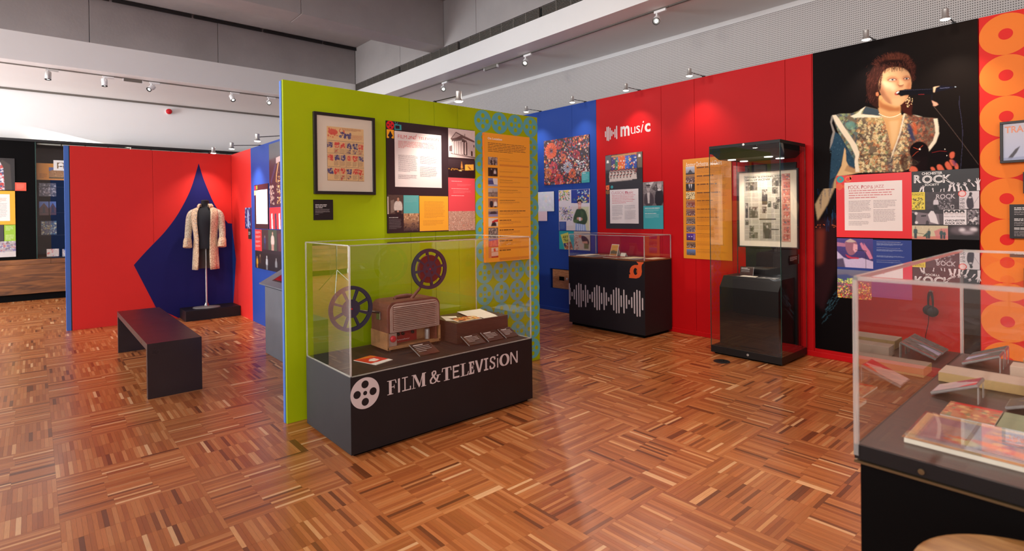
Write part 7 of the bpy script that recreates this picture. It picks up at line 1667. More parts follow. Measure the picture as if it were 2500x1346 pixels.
MB().box(-2.29, -2.268, 5.70, 5.72, .97, 1.02).build('fixing', M['black_matt'], t)
sheet('paper_card', 'white ticket lying on the stepped stand in the tall case', 'paper', [(-2.74, 5.60), (-2.57, 5.60), (-2.58, 5.68), (-2.74, 5.68)], .8156, .001, M['paper'])
o = sheet('photo_card', 'black and white photo lying left on the stepped stand in the tall case', 'photo', [(-2.76, 5.565), (-2.56, 5.565), (-2.56, 5.595), (-2.76, 5.595)], .8156, .001, M['paper']); flat_print(o, [(-2.758, 5.567), (-2.562, 5.567), (-2.562, 5.593), (-2.758, 5.593)], .8168, 24, 6, rgb(90, 86, 86), lambda c: c.speck([rgb(220, 214, 210), rgb(30, 28, 28)], 40, .04, .12, .9))
o = sheet('photo_card', 'black and white group photo lying right on the stepped stand in the tall case', 'photo', [(-2.545, 5.57), (-2.36, 5.57), (-2.37, 5.68), (-2.555, 5.68)], .8156, .001, M['paper']); flat_print(o, [(-2.543, 5.573), (-2.363, 5.573), (-2.373, 5.677), (-2.552, 5.677)], .8168, 28, 16, rgb(80, 76, 76), lambda c: c.speck([rgb(226, 220, 216), rgb(26, 24, 24), rgb(130, 124, 122)], 60, .05, .12, .9))

# ================================================================== BENCH
bn = thing('bench', 'dark plum-brown plywood bench, open underneath, in front of the red alcove', 'bench', (-6.44, .89, 0))
BX0, BX1, BY0, BY1, BH, BT = -7.52, -5.375, .690, 1.090, .458, .055
MB().box(BX0, BX1, BY0, BY1, BH - BT, BH).build('seat', M['bench'], bn)
for a, b in ((BX0, BX0 + BT), (BX1 - BT, BX1)): MB().box(a, b, BY0, BY1, 0, BH - BT).build('leg', M['bench'], bn)

# ================================================================== COAT ON ITS STAND
M['base_steel'] = mat('base_steel', rgb(150, 146, 142), .42, metal=.4)
cp = thing('low_plinth', 'low black floor plinth in the red alcove corner under the coat stand', 'plinth', (-9.2, 1.97, 0))
MB().box(-9.415, -8.985, 1.625, 2.350, 0, .15).build('plinth', M['plinth'], cp, bevel=.002)
ms = thing('mannequin_stand', 'black headless torso form on a chrome pole with an oval base, in the alcove', 'mannequin', (-9.18, 1.935, .15))
ROT = math.radians(-22)
def MR(x, y, z): return (-9.18 + x * math.cos(ROT) - y * math.sin(ROT), 1.935 + x * math.sin(ROT) + y * math.cos(ROT), z)
mb = MB(); ring = []
for r_, h_ in ((1.0, 0), (1.0, .008), (.92, .016), (.5, .022), (.12, .030)):
    ring.append([MR(.115 * r_ * math.cos(t_), .185 * r_ * math.sin(t_), .1505 + h_) for t_ in np.linspace(0, 2 * math.pi, 32, endpoint=False)])
vs = [p for q in ring for p in q]; fs = [tuple(reversed(range(32)))] + [(i * 32 + j, i * 32 + (j + 1) % 32, (i + 1) * 32 + (j + 1) % 32, (i + 1) * 32 + j) for i in range(4) for j in range(32)] + [tuple(128 + j for j in range(32))]
mb.add(vs, fs).build('base', M['base_steel'], ms, smooth=True)
MB().lathe([(.034, .0), (.034, .02), (.024, .035), (.022, .05), (.014, .055)], (-9.18, 1.935, .175), (0, 0, 1), 20).build('collar', M['steel'], ms, smooth=True)
MB().tube([(-9.18, 1.935, .19), (-9.18, 1.935, 1.05)], .0125, 16).build('pole', M['silver'], ms, smooth=True)
def loft(rings, closed=True, cap=True):
    n = len(rings[0]); vs = [p for q in rings for p in q]; fs = []
    for i in range(len(rings) - 1):
        for j in range(n if closed else n - 1): fs.append((i * n + j, i * n + (j + 1) % n, (i + 1) * n + (j + 1) % n, (i + 1) * n + j))
    if cap and closed: fs += [tuple(reversed(range(n))), tuple((len(rings) - 1) * n + j for j in range(n))]
    return MB().add(vs, fs)
prof = [(1.035, .148, .098, .0), (1.05, .152, .102, .0), (1.12, .148, .102, .0), (1.22, .136, .098, .0), (1.32, .146, .108, .008), (1.42, .162, .118, .014), (1.52, .168, .112, .008), (1.59, .165, .092, .0), (1.63, .135, .075, -.008), (1.655, .085, .062, -.008), (1.675, .058, .056, -.004), (1.72, .053, .053, .004), (1.752, .054, .056, .008), (1.757, .046, .048, .008)]
rings = [[MR(cx_ + dx_ * math.cos(t_), dy_ * math.sin(t_), z) for t_ in np.linspace(0, 2 * math.pi, 30, endpoint=False)] for z, dy_, dx_, cx_ in prof]
loft(rings).build('torso', M['mannequin'], ms, smooth=True)
MB().lathe([(.044, 0), (.044, .006), (.03, .010)], MR(.008, 0, 1.755), (0, 0, 1), 20).build('neck_cap', M['black'], ms)
def brocade(name, c1, c2, c3, scale):
    m, nt, b = new_mat(name); N, L = nt.nodes, nt.links
    tc_ = N.new('ShaderNodeTexCoord'); v = N.new('ShaderNodeTexVoronoi'); v.inputs['Scale'].default_value = scale
    n = N.new('ShaderNodeTexNoise'); n.inputs['Scale'].default_value = scale * .7; n.inputs['Detail'].default_value = 4
    L.new(tc_.outputs['Object'], v.inputs['Vector']); L.new(tc_.outputs['Object'], n.inputs['Vector'])
    r = N.new('ShaderNodeValToRGB'); L.new(n.outputs['Fac'], r.inputs[0]); r.color_ramp.elements[0].position = .38; r.color_ramp.elements[1].position = .6
    r.color_ramp.elements[0].color = (*c1, 1); r.color_ramp.elements[1].color = (*c3, 1); e = r.color_ramp.elements.new(.49); e.color = (*c2, 1)
    L.new(r.outputs[0], b.inputs['Base Color']); b.inputs['Roughness'].default_value = .6; b.inputs['Sheen Weight'].default_value = .3
    bp = N.new('ShaderNodeBump'); bp.inputs['Strength'].default_value = .8; bp.inputs['Distance'].default_value = .006; L.new(v.outputs['Distance'], bp.inputs['Height']); L.new(bp.outputs[0], b.inputs['Normal'])
    return m
M['brocade'] = brocade('brocade', rgb(182, 160, 132), rgb(208, 190, 160), rgb(226, 212, 184), 80)
M['brocade_gold'] = brocade('brocade_gold', rgb(190, 150, 116), rgb(220, 186, 146), rgb(238, 212, 174), 95)
M['lining'] = mat('lining', rgb(96, 88, 84), .8, var=.15, vscale=12)
ct = thing('coat', 'long cream and gold embroidered open coat with wide cuffs, hanging on the black torso', 'coat', (-9.18, 1.935, 1.0))
# body of the coat: open shell, wider to the hem
cprof = [(.728, .178, .150, .0, .46), (.80, .176, .148, .0, .44), (.95, .170, .138, .0, .42), (1.08, .166, .128, .0, .44), (1.18, .158, .118, .0, .46), (1.28, .162, .122, .004, .50), (1.40, .178, .134, .010, .50), (1.50, .190, .132, .008, .48), (1.58, .192, .115, .0, .46), (1.625, .172, .092, -.006, .46), (1.650, .120, .080, -.008, .60), (1.672, .075, .072, -.006, .95)]
def coat_ring(z, dy_, dx_, cx_, op, off=0.0, n=48):
    q = []
    for k in range(n + 1):
        a = op + (2 * math.pi - 2 * op) * k / n
        fold = 1 + (.035 * math.sin(a * 9 + 1) * max(0, (1.15 - z) / .42) if z < 1.15 else 0)
        q.append(MR(cx_ + (dx_ * fold - off) * math.cos(a), (dy_ * fold - off) * math.sin(a), z))
    return q
n_ = 48; full = [coat_ring(*p) for p in cprof]
loft([r[5:-5] for r in full], False).build('coat_back', M['brocade'], ct, smooth=True).modifiers.new('solid', 'SOLIDIFY').thickness = .004
for nm, sl in (('front_facing', slice(0, 7)), ('front_facing', slice(-7, None))):
    mb = loft([[tuple(Vector(p) + (Vector(p) - Vector(MR(0, 0, p[2]))).normalized() * .003) for p in r[sl]] for r in full], False); o = mb.build(nm, M['brocade_gold'], ct, smooth=True); o.modifiers.new('solid', 'SOLIDIFY').thickness = .004
loft([coat_ring(*p, off=.006)[3:-3] for p in cprof[:-2]], False).build('lining', M['lining'], ct, smooth=True)
# back hem vent and collar
cr = [[MR(-.004 + (.070 + .012 * i) * math.cos(a), (.074 + .014 * i) * math.sin(a), 1.662 + h_) for a in np.linspace(.62, 2 * math.pi - .62, 26)] for i, h_ in ((0, .0), (.3, .03), (.9, .042), (2.2, .012), (2.4, -.02))]
loft(cr, False).build('collar', M['brocade_gold'], ct, smooth=True).modifiers.new('solid', 'SOLIDIFY').thickness = .004
for sgn in (-1, 1):
    ctl = [(-.004, .120, 1.600, .030), (-.004, .150, 1.592, .040), (-.004, .182, 1.560, .050), (-.004, .203, 1.500, .052), (.0, .216, 1.40, .049), (.012, .226, 1.28, .046), (.045, .228, 1.16, .044), (.06, .228, 1.10, .043)]
    path, rad = [], []
    for i in range(1, len(ctl) - 2):
        for k in range(5):
            f = k / 5; p0, p1, p2, p3 = ctl[i - 1:i + 3]
            v = [.5 * (2 * b_ + (c_ - a_) * f + (2 * a_ - 5 * b_ + 4 * c_ - d_) * f * f + (3 * b_ - a_ - 3 * c_ + d_) * f ** 3) for a_, b_, c_, d_ in zip(p0, p1, p2, p3)]
            path.append(MR(v[0], sgn * v[1], v[2])); rad.append(v[3])
    o = MB().tube(path, rad, 18).build('sleeve', M['brocade'], ct, smooth=True); o.modifiers.clear()
    cu = MB().tube([MR(.036, sgn * .228, 1.19), MR(.045, sgn * .229, 1.165), MR(.068, sgn * .227, 1.068), MR(.070, sgn * .227, 1.060)], [.048, .054, .060, .056], 18).build('cuff', M['brocade_gold'], ct, smooth=True)
    for k in range(3): MB().lathe([(.008, 0), (.008, .004), (.003, .006)], MR(.112, sgn * .222, 1.09 + k * .028), (1, 0, 0), 10).build('button', M['silver'], cu)
for k in range(9):
    z = 1.60 - k * .062
    p = [q for q in cprof if q[0] <= z][-1] if z > cprof[0][0] else cprof[0]
    i = cprof.index(p); p2 = cprof[min(i + 1, len(cprof) - 1)]; f = (z - p[0]) / max(1e-6, p2[0] - p[0]); dy_, dx_, cx_, op = [p[j] * (1 - f) + p2[j] * f for j in (1, 2, 3, 4)]
    a = 2 * math.pi - op - .10
    MB().lathe([(.009, 0), (.009, .004), (.004, .008)], MR(cx_ + (dx_ + .006) * math.cos(a), (dy_ + .006) * math.sin(a), z), Vector(MR(1, -.4, 0)) - Vector(MR(0, 0, 0)), 10).build('button', M['silver'], ct)

# ================================================================== TOUCH SCREEN KIOSK
kk = thing('kiosk', 'grey angled touch screen kiosk half hidden behind the green partition', 'kiosk', (-5.85, 2.12, 0))
KX0, KX1, KY0, KY1 = -6.315, -5.30, 1.895, 2.335
MB().box(KX0, KX1, KY0 + .01, KY1, 0, .735).build('cabinet', M['kiosk'], kk, bevel=.003)
MB().add([(KX0 - .10, KY0 - .02, .750), (KX1 + .05, KY0 - .02, .750), (KX1 + .05, KY1, .75), (KX0 - .10, KY1, .75), (KX0 - .10, KY0 - .02, .765), (KX1 + .05, KY0 - .02, .765), (KX1 + .05, KY1, 1.02), (KX0 - .10, KY1, 1.02)],
         [(0, 3, 2, 1), (4, 5, 6, 7), (0, 1, 5, 4), (1, 2, 6, 5), (2, 3, 7, 6), (3, 0, 4, 7)]).build('sloped_top', M['kiosk'], kk, bevel=.003)
MB().box(KX0 + .02, KX1 - .02, KY0 + .03, KY1 - .02, .735, .75).build('neck', M['kiosk'], kk)
v = Vector((0, KY1 - KY0 + .02, .255)).normalized(); nrm = Vector((0, -v.z, v.y)); o0 = Vector((KX0 + .14, KY0 - .02, .765)) + v * .10
MB().prism([o0, o0 + Vector((.62, 0, 0)), o0 + Vector((.62, 0, 0)) + v * .34, o0 + v * .34], nrm * .004).build('screen', mat('screen_reflection_red', rgb(70, 12, 26), .12), kk)  # a dark red reflection is put into the screen colour
MB().prism([o0 - v * .02 - Vector((.02, 0, 0)), o0 + Vector((.64, 0, 0)) - v * .02, o0 + Vector((.64, 0, 0)) + v * .36, o0 + v * .36 - Vector((.02, 0, 0))], nrm * .002).build('bezel', M['black'], kk)

# ================================================================== FLOOR SOCKET, STOOL, STAND
fs_ = thing('floor_socket', 'round black floor socket cover in the parquet before the tall glass case', 'socket', (-2.715, 5.15, 0))
MB().lathe([(.078, .0004), (.078, .004), (.070, .006), (.062, .005)], (-2.715, 5.15, 0), (0, 0, 1), 36).build('ring', M['dark_metal'], fs_)
MB().lathe([(.060, .003), (.060, .0065), (.058, .007)], (-2.715, 5.15, 0), (0, 0, 1), 36).build('lid', M['black'], fs_)
MB().box(-2.735, -2.695, 5.145, 5.158, .007, .018).build('catch', M['dark_metal'], fs_, bevel=.002)
sl = thing('stool', 'round light wooden stool seat cutting into the bottom right corner', 'stool', (-.085, 1.39, 0))
MB().lathe([(.20, .752), (.222, .758), (.226, .768), (.222, .779), (.212, .783)], (-.085, 1.39, 0), (0, 0, 1), 56).build('seat', M['stool_wood'], sl, smooth=True)
for k in range(4):
    a = math.pi / 4 + k * math.pi / 2; c0, s0_ = math.cos(a), math.sin(a)
    MB().tube([(-.085 + .15 * c0, 1.39 + .15 * s0_, .755), (-.085 + .19 * c0, 1.39 + .19 * s0_, 0)], [.016, .013], 12).build('leg', M['stool_wood'], sl, smooth=True)
MB().tube([(-.085 + .178 * math.cos(t_), 1.39 + .178 * math.sin(t_), .25) for t_ in np.linspace(0, 2 * math.pi, 29)], .008, 8, cap=False).build('foot_ring', M['steel'], sl, smooth=True)
mst = thing('music_stand', 'thin metal music stand with pale desk, left of the picture', 'music stand', (-10.5, -1.62, 0))
for k in range(3):
    a = .5 + k * 2.094; MB().tube([(-10.5, -1.62, .42), (-10.5 + .42 * math.cos(a), -1.62 + .42 * math.sin(a), .008)], .008, 8).build('leg', M['steel'], mst)
MB().tube([(-10.5, -1.62, .2), (-10.5, -1.62, 1.12)], .010, 10).build('pole', M['steel'], mst)
MB().prism([(-10.46, -1.90, 1.06), (-10.46, -1.34, 1.06), (-10.60, -1.34, 1.40), (-10.60, -1.90, 1.40)], (-.008, 0, -.003)).build('desk', M['lamp_white'], mst)

# ================================================================== FRONT RIGHT CASE
fc = thing('display_case', 'large black display case with clear cover in the right foreground', 'display case', (.12, 2.36, 0))
EX0, EX1, EY0, EY1, EZ, ET = -.502, .86, 1.668, 3.07, .865, 1.315
MB().box(EX0 + .012, EX1 - .012, EY0 + .012, EY1 - .012, 0, EZ - .04).build('plinth', M['black_matt'], fc)
MB().box(EX0 + .010, EX1 - .010, EY0 + .010, EY1 - .010, EZ - .04, EZ).build('top_board', M['riser_top'] if 'riser_top' in M else M['plinth_top'] if 'plinth_top' in M else M['riser'], fc, bevel=.001)
for z, m_ in ((EZ - .046, 'trim_bronze'), ):
    M[m_] = mat(m_, rgb(118, 98, 70), .35, metal=.7)
    MB().box(EX0, EX1, EY0, EY0 + .012, z - .004, z + .002).box(EX0, EX0 + .012, EY0 + .012, EY1, z - .004, z + .002).build('trim_strip', M[m_], fc)
MB().box(EX0, EX1, EY0 + .004, EY0 + .010, EZ - .040, EZ - .002).box(EX0 + .004, EX0 + .010, EY0 + .012, EY1, EZ - .040, EZ - .002).build('rail', M['black'], fc)
MB().lathe([(.007, 0), (.007, .004), (.003, .0045)], (-.353, EY0 + .004, EZ - .026), (0, -1, 0), 16).build('lock', M['trim_bronze'], fc)
glass_cover(fc, EX0 + .005, EX1 - .005, EY0 + .005, EY1 - .005, EZ - .03, ET, .011)
def hblock(label, x0, x1, y0, y1, h, m=None, name='display_block', rz=0):
    o = MB().box(x0, x1, y0, y1, EZ + .0006, EZ + h).build(name, m or M['book_board'], None, bevel=.002); tag(o, label, 'display block', 'tan blocks in the front case'); return o
M['block_top'] = mat('block_top', rgb(190, 160, 140), .5, var=.06)
o = hblock('long tan display block lying across the middle of the front case', -.475, -.10, 2.50, 2.63, .034); MB().box(-.474, -.101, 2.501, 2.629, EZ + .0342, EZ + .0350).build('pale_face', M['block_top'], o)
o = hblock('tan display block at the back right of the front case', -.285, -.06, 2.91, 3.03, .040); MB().box(-.284, -.061, 2.911, 3.029, EZ + .0402, EZ + .0410).build('pale_face', M['block_top'], o)
o = hblock('short tan display block standing before the back one in the front case', -.305, -.06, 2.74, 2.82, .045, M['block_top'])
def cd_case(label, x0, x1, y0, y1, z0, z1, paint, base, lean_leg=True, skew=0.0, name='disc_case'):
    t = thing(name, label, 'disc case', ((x0 + x1) / 2, (y0 + y1) / 2, EZ), 'disc cases in the front case')
    p = [Vector((x0, y1, z0)), Vector((x0, y0, z0)), Vector((x1, y0 - skew, z1)), Vector((x1, y1 - skew, z1))]   # rises towards the right
    n = (p[1] - p[0]).cross(p[3] - p[0]).normalized()
    MB().prism([q for q in p], n * .010).build('case_body', M['disc_plastic'], t, bevel=.001)
    class BL:
        ax = 9
        def P(s, a, b, out=0): return tuple((p[0] * (1 - a) + p[1] * a) * (1 - b) + (p[3] * (1 - a) + p[2] * a) * b + n * (.0104 + out))
    c = Canvas(BL(), .03, .97, .03, .97, 30, 30, base); c.px = False; paint(c); mb = MB(); c.into(mb, 0); mb.build('cover_print', M['print_gloss'], t, colors=True)
    if lean_leg:
        for q in (.12, .88):
            a = p[3] * (1 - q) + p[2] * q
            MB().prism([(a.x, a.y - .012, EZ + .0008), (a.x, a.y + .012, EZ + .0008), (a.x, a.y + .012, a.z), (a.x, a.y - .012, a.z)], (-.003, 0, 0)).build('stand_leg', M['acrylic_edge'], t)
    MB().tube([p[0] + n * .005, p[3] + n * .005], .004, 6).build('bright_edge', M['acrylic_edge'], t); MB().tube([p[1] + n * .005, p[2] + n * .005], .003, 6).build('bright_edge', M['acrylic_edge'], t)
    return t
M['disc_plastic'] = mat('disc_plastic', rgb(120, 106, 104), .15, spec=.6)
cd_case('pink and grey disc case on a clear stand, leaning in the front case', -.452, -.330, 2.285, 2.400, EZ + .004, EZ + .056, lambda c: (c.poly([(0, 0), (1, 0), (1, 1), (0, 1)], rgb(206, 176, 172)), c.poly([(0, 0), (.6, 0), (.2, .5), (0, .6)], rgb(150, 40, 60)), c.poly([(.7, 0), (1, 0), (1, .4), (.85, .3)], rgb(224, 60, 60)), c.poly([(.3, .3), (.7, .1), (.9, .6), (.4, .9)], rgb(190, 170, 168))), rgb(206, 176, 172))
cd_case('dark disc case with gold markings near the right edge of the front case', -.262, -.140, 2.275, 2.385, EZ + .004, EZ + .050, lambda c: (c.speck([rgb(90, 76, 50), rgb(40, 34, 36)], 40, .04, .1, .8), c.stroke([(.2, .2), (.6, .5), (.4, .8)], .03, rgb(190, 160, 90))), rgb(50, 42, 42))
cd_case('grey patterned disc case with a red edge, back left of the front case', -.452, -.335, 2.80, 2.91, EZ + .006, EZ + .062, lambda c: (c.speck([rgb(90, 88, 84), rgb(140, 132, 122), rgb(60, 58, 60)], 70, .03, .1, .8), c.poly([(0, .5), (.2, .3), (.5, 1), (0, 1)], rgb(190, 176, 206)), c.poly([(.94, 0), (1, 0), (1, 1), (.94, 1)], rgb(220, 50, 40))), rgb(100, 96, 92), skew=.03)
cd_case('second grey patterned disc case just behind the one with the red edge', -.452, -.335, 2.935, 3.03, EZ + .006, EZ + .062, lambda c: (c.speck([rgb(70, 70, 70), rgb(120, 114, 108)], 70, .03, .1, .8), c.poly([(.94, 0), (1, 0), (1, 1), (.94, 1)], rgb(220, 50, 40))), rgb(90, 88, 86), skew=.03)
# comic in its sleeve, small books
mg = sheet('comic', 'large comic in a clear sleeve, cream border and blazing orange figures, front of the case', 'magazine', [(-.413, 1.775), (-.02, 1.775), (-.02, 2.045), (-.416, 2.045)], EZ + .0008, .012, M['paper'])
def comic_paint(c):
    c.poly([(0, 0), (1, 0), (1, 1), (0, 1)], rgb(226, 190, 138)); c.poly([(.05, .08), (1, .08), (1, .93), (.05, .93)], rgb(110, 92, 120), 1, 1)
    c.poly([(.05, .08), (.42, .08), (.40, .93), (.05, .93)], rgb(160, 140, 150), .9, 2)
    for k in range(14): c.stroke([(.12 + k * .012, .3), (.2 + k * .014, .75)], .006, rgb(226, 206, 150), .6)
    c.ell(.30, .72, .07, .09, rgb(226, 200, 130), 1, 1)
    c.poly([(.34, .35), (.5, .25), (.7, .3), (.95, .25), (1, .45), (.8, .42), (.6, .5), (.4, .45)], rgb(226, 90, 40), 1, 1, 1); c.poly([(.3, .55), (.5, .6), (.7, .72), (1, .6), (1, .85), (.7, .88), (.5, .75), (.34, .68)], rgb(232, 96, 36), 1, 1, 1); c.poly([(.55, .45), (.7, .42), (.95, .5), (.9, .62), (.7, .6)], rgb(70, 56, 76), 1, 1, 1)
    c.speck([rgb(240, 140, 60), rgb(190, 60, 40), rgb(60, 50, 70), rgb(240, 180, 90)], 50, .02, .06, .8, (.4, .15, 1, .9)); c.speck([rgb(200, 60, 44), rgb(226, 120, 60)], 12, .02, .04, .8, (.18, .6, .3, .8))
flat_print(mg, [(-.411, 1.777), (-.022, 1.777), (-.022, 2.043), (-.414, 2.043)], EZ + .0134, 70, 50, rgb(226, 190, 138), comic_paint)
pane(mg, [(-.418, 1.770, EZ + .0152), (-.015, 1.770, EZ + .0152), (-.015, 2.050, EZ + .0152), (-.421, 2.050, EZ + .0152)], 'clear_sleeve')
bk = sheet('paperback', 'thin paperback with a bright red strip and mottled picture, behind the comic', 'book', [(-.392, 2.082), (-.266, 2.082), (-.266, 2.245), (-.394, 2.245)], EZ + .0008, .005, M['paper'])
flat_print(bk, [(-.392, 2.082), (-.266, 2.082), (-.266, 2.245), (-.394, 2.245)], EZ + .0064, 36, 36, rgb(196, 120, 80), lambda c: (c.speck([rgb(206, 90, 60), rgb(226, 170, 110), rgb(130, 140, 100), rgb(190, 60, 50)], 90, .03, .1, .9), c.poly([(0.1, 0), (1, 0), (1, .15), (.1, .15)], rgb(216, 36, 30))))
o = sheet('booklet', 'plain sage green booklet beside the red-striped paperback', 'book', [(-.262, 2.075), (-.10, 2.075), (-.10, 2.245), (-.262, 2.245)], EZ + .0008, .005, mat('sage_cover', rgb(150, 152, 116), .6))

# ---- headphones hanging on the wall beyond, mirrored in the case glass
hp = thing('headphones', 'black headphones hanging on the red wall, mirrored in the front case glass', 'headphones', (.185, 6.0, .62))
MB().tube([(.185, 6.018, .765), (.185, 5.935, .765), (.185, 5.930, .785)], .008, 8).build('hook', M['silver'], hp)
hc, hs_ = math.cos(math.radians(62)), math.sin(math.radians(62))
MB().tube([(.185 + hc * .058 * math.cos(a), 5.940 + hs_ * .058 * math.cos(a), .665 + .100 * math.sin(a)) for a in np.linspace(-.5, math.pi + .5, 19)], [.007 + .004 * abs(math.sin(a)) for a in np.linspace(-.5, math.pi + .5, 19)], 8).build('headband', M['headphone'], hp, smooth=True)
for sg in (-1, 1):
    MB().lathe([(.024, -.014), (.042, -.012), (.046, 0), (.042, .010), (.020, .016)], (.185 + sg * hc * .044, 5.940 + sg * hs_ * .044, .60), (sg * hc, sg * hs_, 0), 24).build('ear_cup', M['headphone'], hp, smooth=True)
MB().tube([(.200, 5.955, .57), (.21, 5.98, .48), (.235, 6.0, .36), (.24, 6.0, .22), (.27, 6.0, .10)], .0025, 6).build('cable', M['black_matt'], hp, smooth=True)

# ================================================================== LIGHTING TRACK AND LAMPS
def track(label, p0, p1):
    t = thing('lighting_track', label, 'lighting track', p0)
    p0, p1 = Vector(p0), Vector(p1); d = (p1 - p0).normalized(); L_ = (p1 - p0).length; n = int(L_ // 2.0) + 1
    side = Vector((-d.y, d.x, 0)) * .017
    for k in range(n):
        a = p0 + d * (L_ * k / n + .002); b = p0 + d * (L_ * (k + 1) / n - .002)
        MB().prism([a - side, a + side, b + side, b - side], (0, 0, -.014)).build('track_section', M['grille'], t)
    return t
LX, RY = -11.51, 5.667
track('recessed lighting track along the left white soffit', (LX, -4.8, SOFFIT_Z - .0004), (LX, 5.2, SOFFIT_Z - .0004))
track('recessed lighting track along the right white soffit', (-11.2, RY, SOFFIT_Z - .0004), (4.0, RY, SOFFIT_Z - .0004))
def track_spot(label, base, aim, power=0, finned=False, silver=False, tilt_to=None):
    """adapter on the track, bracket, round lamp body aimed at a point"""
    t = thing('track_spotlight', label, 'spotlight', base, 'spotlights on the ceiling tracks')
    b = Vector(base); along = Vector((0, 1, 0)) if abs(b.x - LX) < .1 else Vector((1, 0, 0)); sd = Vector((-along.y, along.x, 0))
    m = M['silver'] if silver else M['lamp_white']
    a0 = b + along * -.03; q = [a0 - sd * .016, a0 + sd * .016, a0 + along * .16 + sd * .016, a0 + along * .16 - sd * .016]
    MB().prism(q, (0, 0, -.030)).build('adapter', m, t, bevel=.002)
    head = b + Vector((0, 0, -.105)); ax = (Vector(aim) - head).normalized()
    MB().tube([b + Vector((0, 0, -.03)), b + Vector((0, 0, -.06)), head - ax * .03], .011, 10).build('bracket', m, t)
    r = .042
    MB().lathe([(r * .72, -.062), (r * .96, -.056), (r, -.045), (r, .062), (r * .94, .066), (r * .9, .055)], head, ax, 26).build('lamp_body', m, t, smooth=True)
    if finned:
        for k in range(9):
            a = 2 * math.pi * k / 9; u = ax.orthogonal().normalized(); v = ax.cross(u); dd = u * math.cos(a) + v * math.sin(a)
            MB().prism([head - ax * .058 + dd * (r * .9), head - ax * .01 + dd * (r * .98), head - ax * .01 + dd * (r * 1.16), head - ax * .058 + dd * (r * 1.06)], ax.cross(dd) * .003).build('cooling_fin', m, t)
    MB().lathe([(r * .98, .060), (r * 1.03, .064), (r * 1.03, .072), (r * .86, .073), (r * .6, .058)], head, ax, 26).build('bezel', M['black'], t)
    MB().lathe([(r * .58, .0575), (r * .50, .0605)], head, ax, 20).build('lens', M['lamp_glow'], t)
    if power:
        l = spot('track_spot_light', tuple(head + ax * .09), tuple(Vector(aim)), power * 2.0, 58, .7)
        l.parent = t; l.matrix_parent_inverse = parent_inv(t)
    return t
def transformer(label, p0, p1):
    t = thing('track_driver', label, 'driver box', p0, 'slim driver boxes on the ceiling tracks')
    p0, p1 = Vector(p0), Vector(p1); d = (p1 - p0).normalized(); s_ = Vector((-d.y, d.x, 0)) * .016
    MB().prism([p0 - s_, p0 + s_, p1 + s_, p1 - s_], (0, 0, -.042)).build('driver_body', M['grille'], t, bevel=.002)
    for q in (p0, p1): MB().prism([q - s_ * 1.05 - d * .006, q + s_ * 1.05 - d * .006, q + s_ * 1.05 + d * .006, q - s_ * 1.05 + d * .006], (0, 0, -.045)).build('end_cap', M['lamp_white'], t)
TZ = SOFFIT_Z - .0145
track_spot('silver cylinder spotlight, leftmost on the left track', (LX, .20, TZ), (LX + .35, .05, 0), 0, silver=True)
track_spot('finned white spotlight pointing down, second from the left on the left track', (LX, .93, TZ), (LX + .2, .95, 0), 0, finned=True)
track_spot('white spotlight tilted to the lower left, third from the left on the left track', (LX, 1.60, TZ), (-9.5, -1.2, 1.2), 45, finned=True)
track_spot('finned white spotlight tilted right, fourth from the left on the left track', (LX, 2.92, TZ), (-9.0, 3.4, .2), 0, finned=True)
track_spot('white spotlight with its bright lens to the camera, rightmost seen on the left track', (LX, 3.60, TZ), (-4.5, 2.0, .6), 30)
transformer('slim driver box between the second and third spotlight of the left track', (LX, 1.19, TZ), (LX, 1.47, TZ))
track_spot('white spotlight facing the camera, farthest of the three on the right track', (-8.32, RY, TZ), (-4.2, 2.9, 1.1), 85)
track_spot('white spotlight facing the camera, middle of the three on the right track', (-6.10, RY, TZ), (-3.6, 2.2, .9), 85)
track_spot('white spotlight facing the camera, nearest of the three on the right track', (-3.77, RY, TZ), (-1.6, 1.2, .6), 60)
transformer('slim driver box on the right track between the far and middle spotlights', (-7.10, RY, TZ), (-6.76, RY, TZ))
def arm_lamp(label, base, head, power, tgt, group, r=.036):
    """display arm: clip on the wall top, thin rod, small halogen head with a flared glass"""
    t = thing('arm_lamp', label, 'lamp', base, group)
    b, h = Vector(base), Vector(head)
    MB().box(b.x - .012, b.x + .012, b.y - .012, b.y + .030 if abs(h.y - b.y) > .05 and h.y < b.y else b.y + .012, b.z - .002, b.z + .016).build('clip', M['dark_metal'], t)
    MB().tube([b + Vector((0, 0, .012)), h + Vector((0, 0, .035))], .0045, 8).build('arm', M['dark_metal'], t)
    MB().lathe([(.020, .075), (.024, .070), (.024, .012), (.030, .004)], h, (0, 0, 1), 18).build('lamp_body', M['silver'], t, smooth=True)
    MB().lathe([(.026, .006), (r, -.010), (r * 1.02, -.012)], h, (0, 0, 1), 20).build('reflector', M['silver'], t, smooth=True)
    MB().lathe([(r * .98, -.012), (r * .7, -.018)], h, (0, 0, 1), 20).build('lens', M['lamp_glow'], t)
    if power:
        l = spot('arm_lamp_light', (h.x, h.y, h.z - .03), tgt, power * 1.9, 92, 1.0, radius=.02); l.parent = t; l.matrix_parent_inverse = parent_inv(t)
    return t
AG = 'small arm lamps along the top of the long partition'
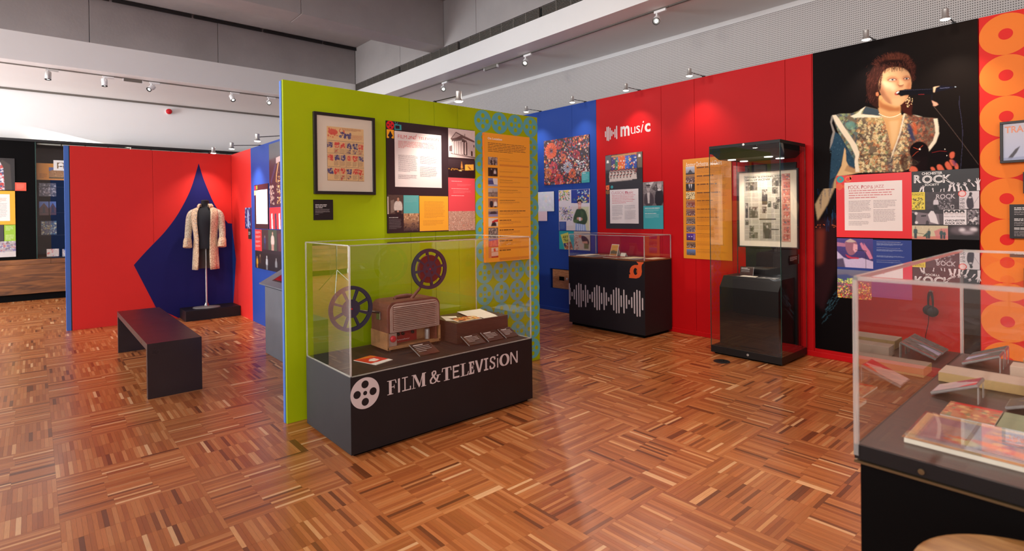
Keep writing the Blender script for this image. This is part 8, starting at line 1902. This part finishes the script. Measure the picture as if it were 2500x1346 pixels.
for bx, hy, lab, pw in ((-6.165, 5.73, 'small arm lamp above the blue wall, farthest along the long partition', 13), (-5.237, 5.76, 'small arm lamp above the blue wall beside the red boards', 8), (-4.297, 5.75, 'small arm lamp over the white music lettering', 10),
                        (-3.376, 5.72, 'small arm lamp over the red boards left of the tall glass case', 10), (-1.617, 5.80, 'small arm lamp over the middle of the stage mural', 9), (-1.017, 5.70, 'small arm lamp at the right end of the stage mural', 10)):
    arm_lamp(lab, (bx, 6.03, 3.11), (bx, hy, 3.085), pw, (bx, 6.02, 1.55), AG)
arm_lamp('small arm lamp standing out from the top of the green partition', (-4.06, 2.673, GZ), (-3.70, 2.673, 2.455), 20, (-4.03, 2.673, 1.4), 'arm lamp of the green partition')
arm_lamp('arm lamp reaching out over the alcove, nearer the green partition', (-6.83, 2.38, AZ), (-6.83, 2.0, 2.41), 24, (-6.83, 2.36, 1.3), 'arm lamps of the red alcove')
arm_lamp('arm lamp reaching out over the alcove above the blue board', (-8.02, 2.38, AZ), (-8.02, 2.02, 2.435), 28, (-8.1, 2.36, 1.2), 'arm lamps of the red alcove')
arm_lamp('arm lamp on the back wall of the alcove above the coat', (-9.43, 2.05, AZ), (-9.02, 2.02, 2.47), 14, (-9.40, 1.9, 1.2), 'arm lamps of the red alcove')

# third track and its lamps are added as fill, unseen above the camera
TB = BEAM_Z - .0004
t3 = track('added suspended lighting track under the concrete beams behind the camera', (-8.0, -.9, TB), (3.2, -.9, TB))
for lab, x, tx, ty, tz, pw in (('added fill spotlight on the third track aimed at the blue wall', -5.6, -5.2, 6.0, 1.4, 85), ('added fill spotlight on the third track aimed at the orange orchestras board', -3.4, -3.5, 6.0, 1.2, 62),
                               ('added fill spotlight on the third track aimed at the stage mural', -1.2, -1.5, 6.0, 1.0, 70), ('added fill spotlight on the third track aimed at the orange discs', .8, .1, 6.0, 1.2, 75),
                               ('added fill spotlight on the third track aimed at the open floor', -2.2, -1.9, 3.8, 0, 110)):
    track_spot(lab, (x, -.9, TB - .0145), (tx, ty, tz), pw)
# further unseen track lamps, added to brighten the near part of the room
for i, (x, y, tx, ty, tz, pw) in enumerate(((1.0, RY, .6, 3.2, 0, 60), (-1.4, RY, -.8, 2.6, .9, 45), (3.0, RY, 2.0, 2.0, 0, 60))):
    track_spot(('added fill spotlight over the front case, right of the picture', 'added fill spotlight above the stage mural, just out of the picture', 'added fill spotlight at the near end of the right track')[i], (x, y, TZ), (tx, ty, tz), pw)
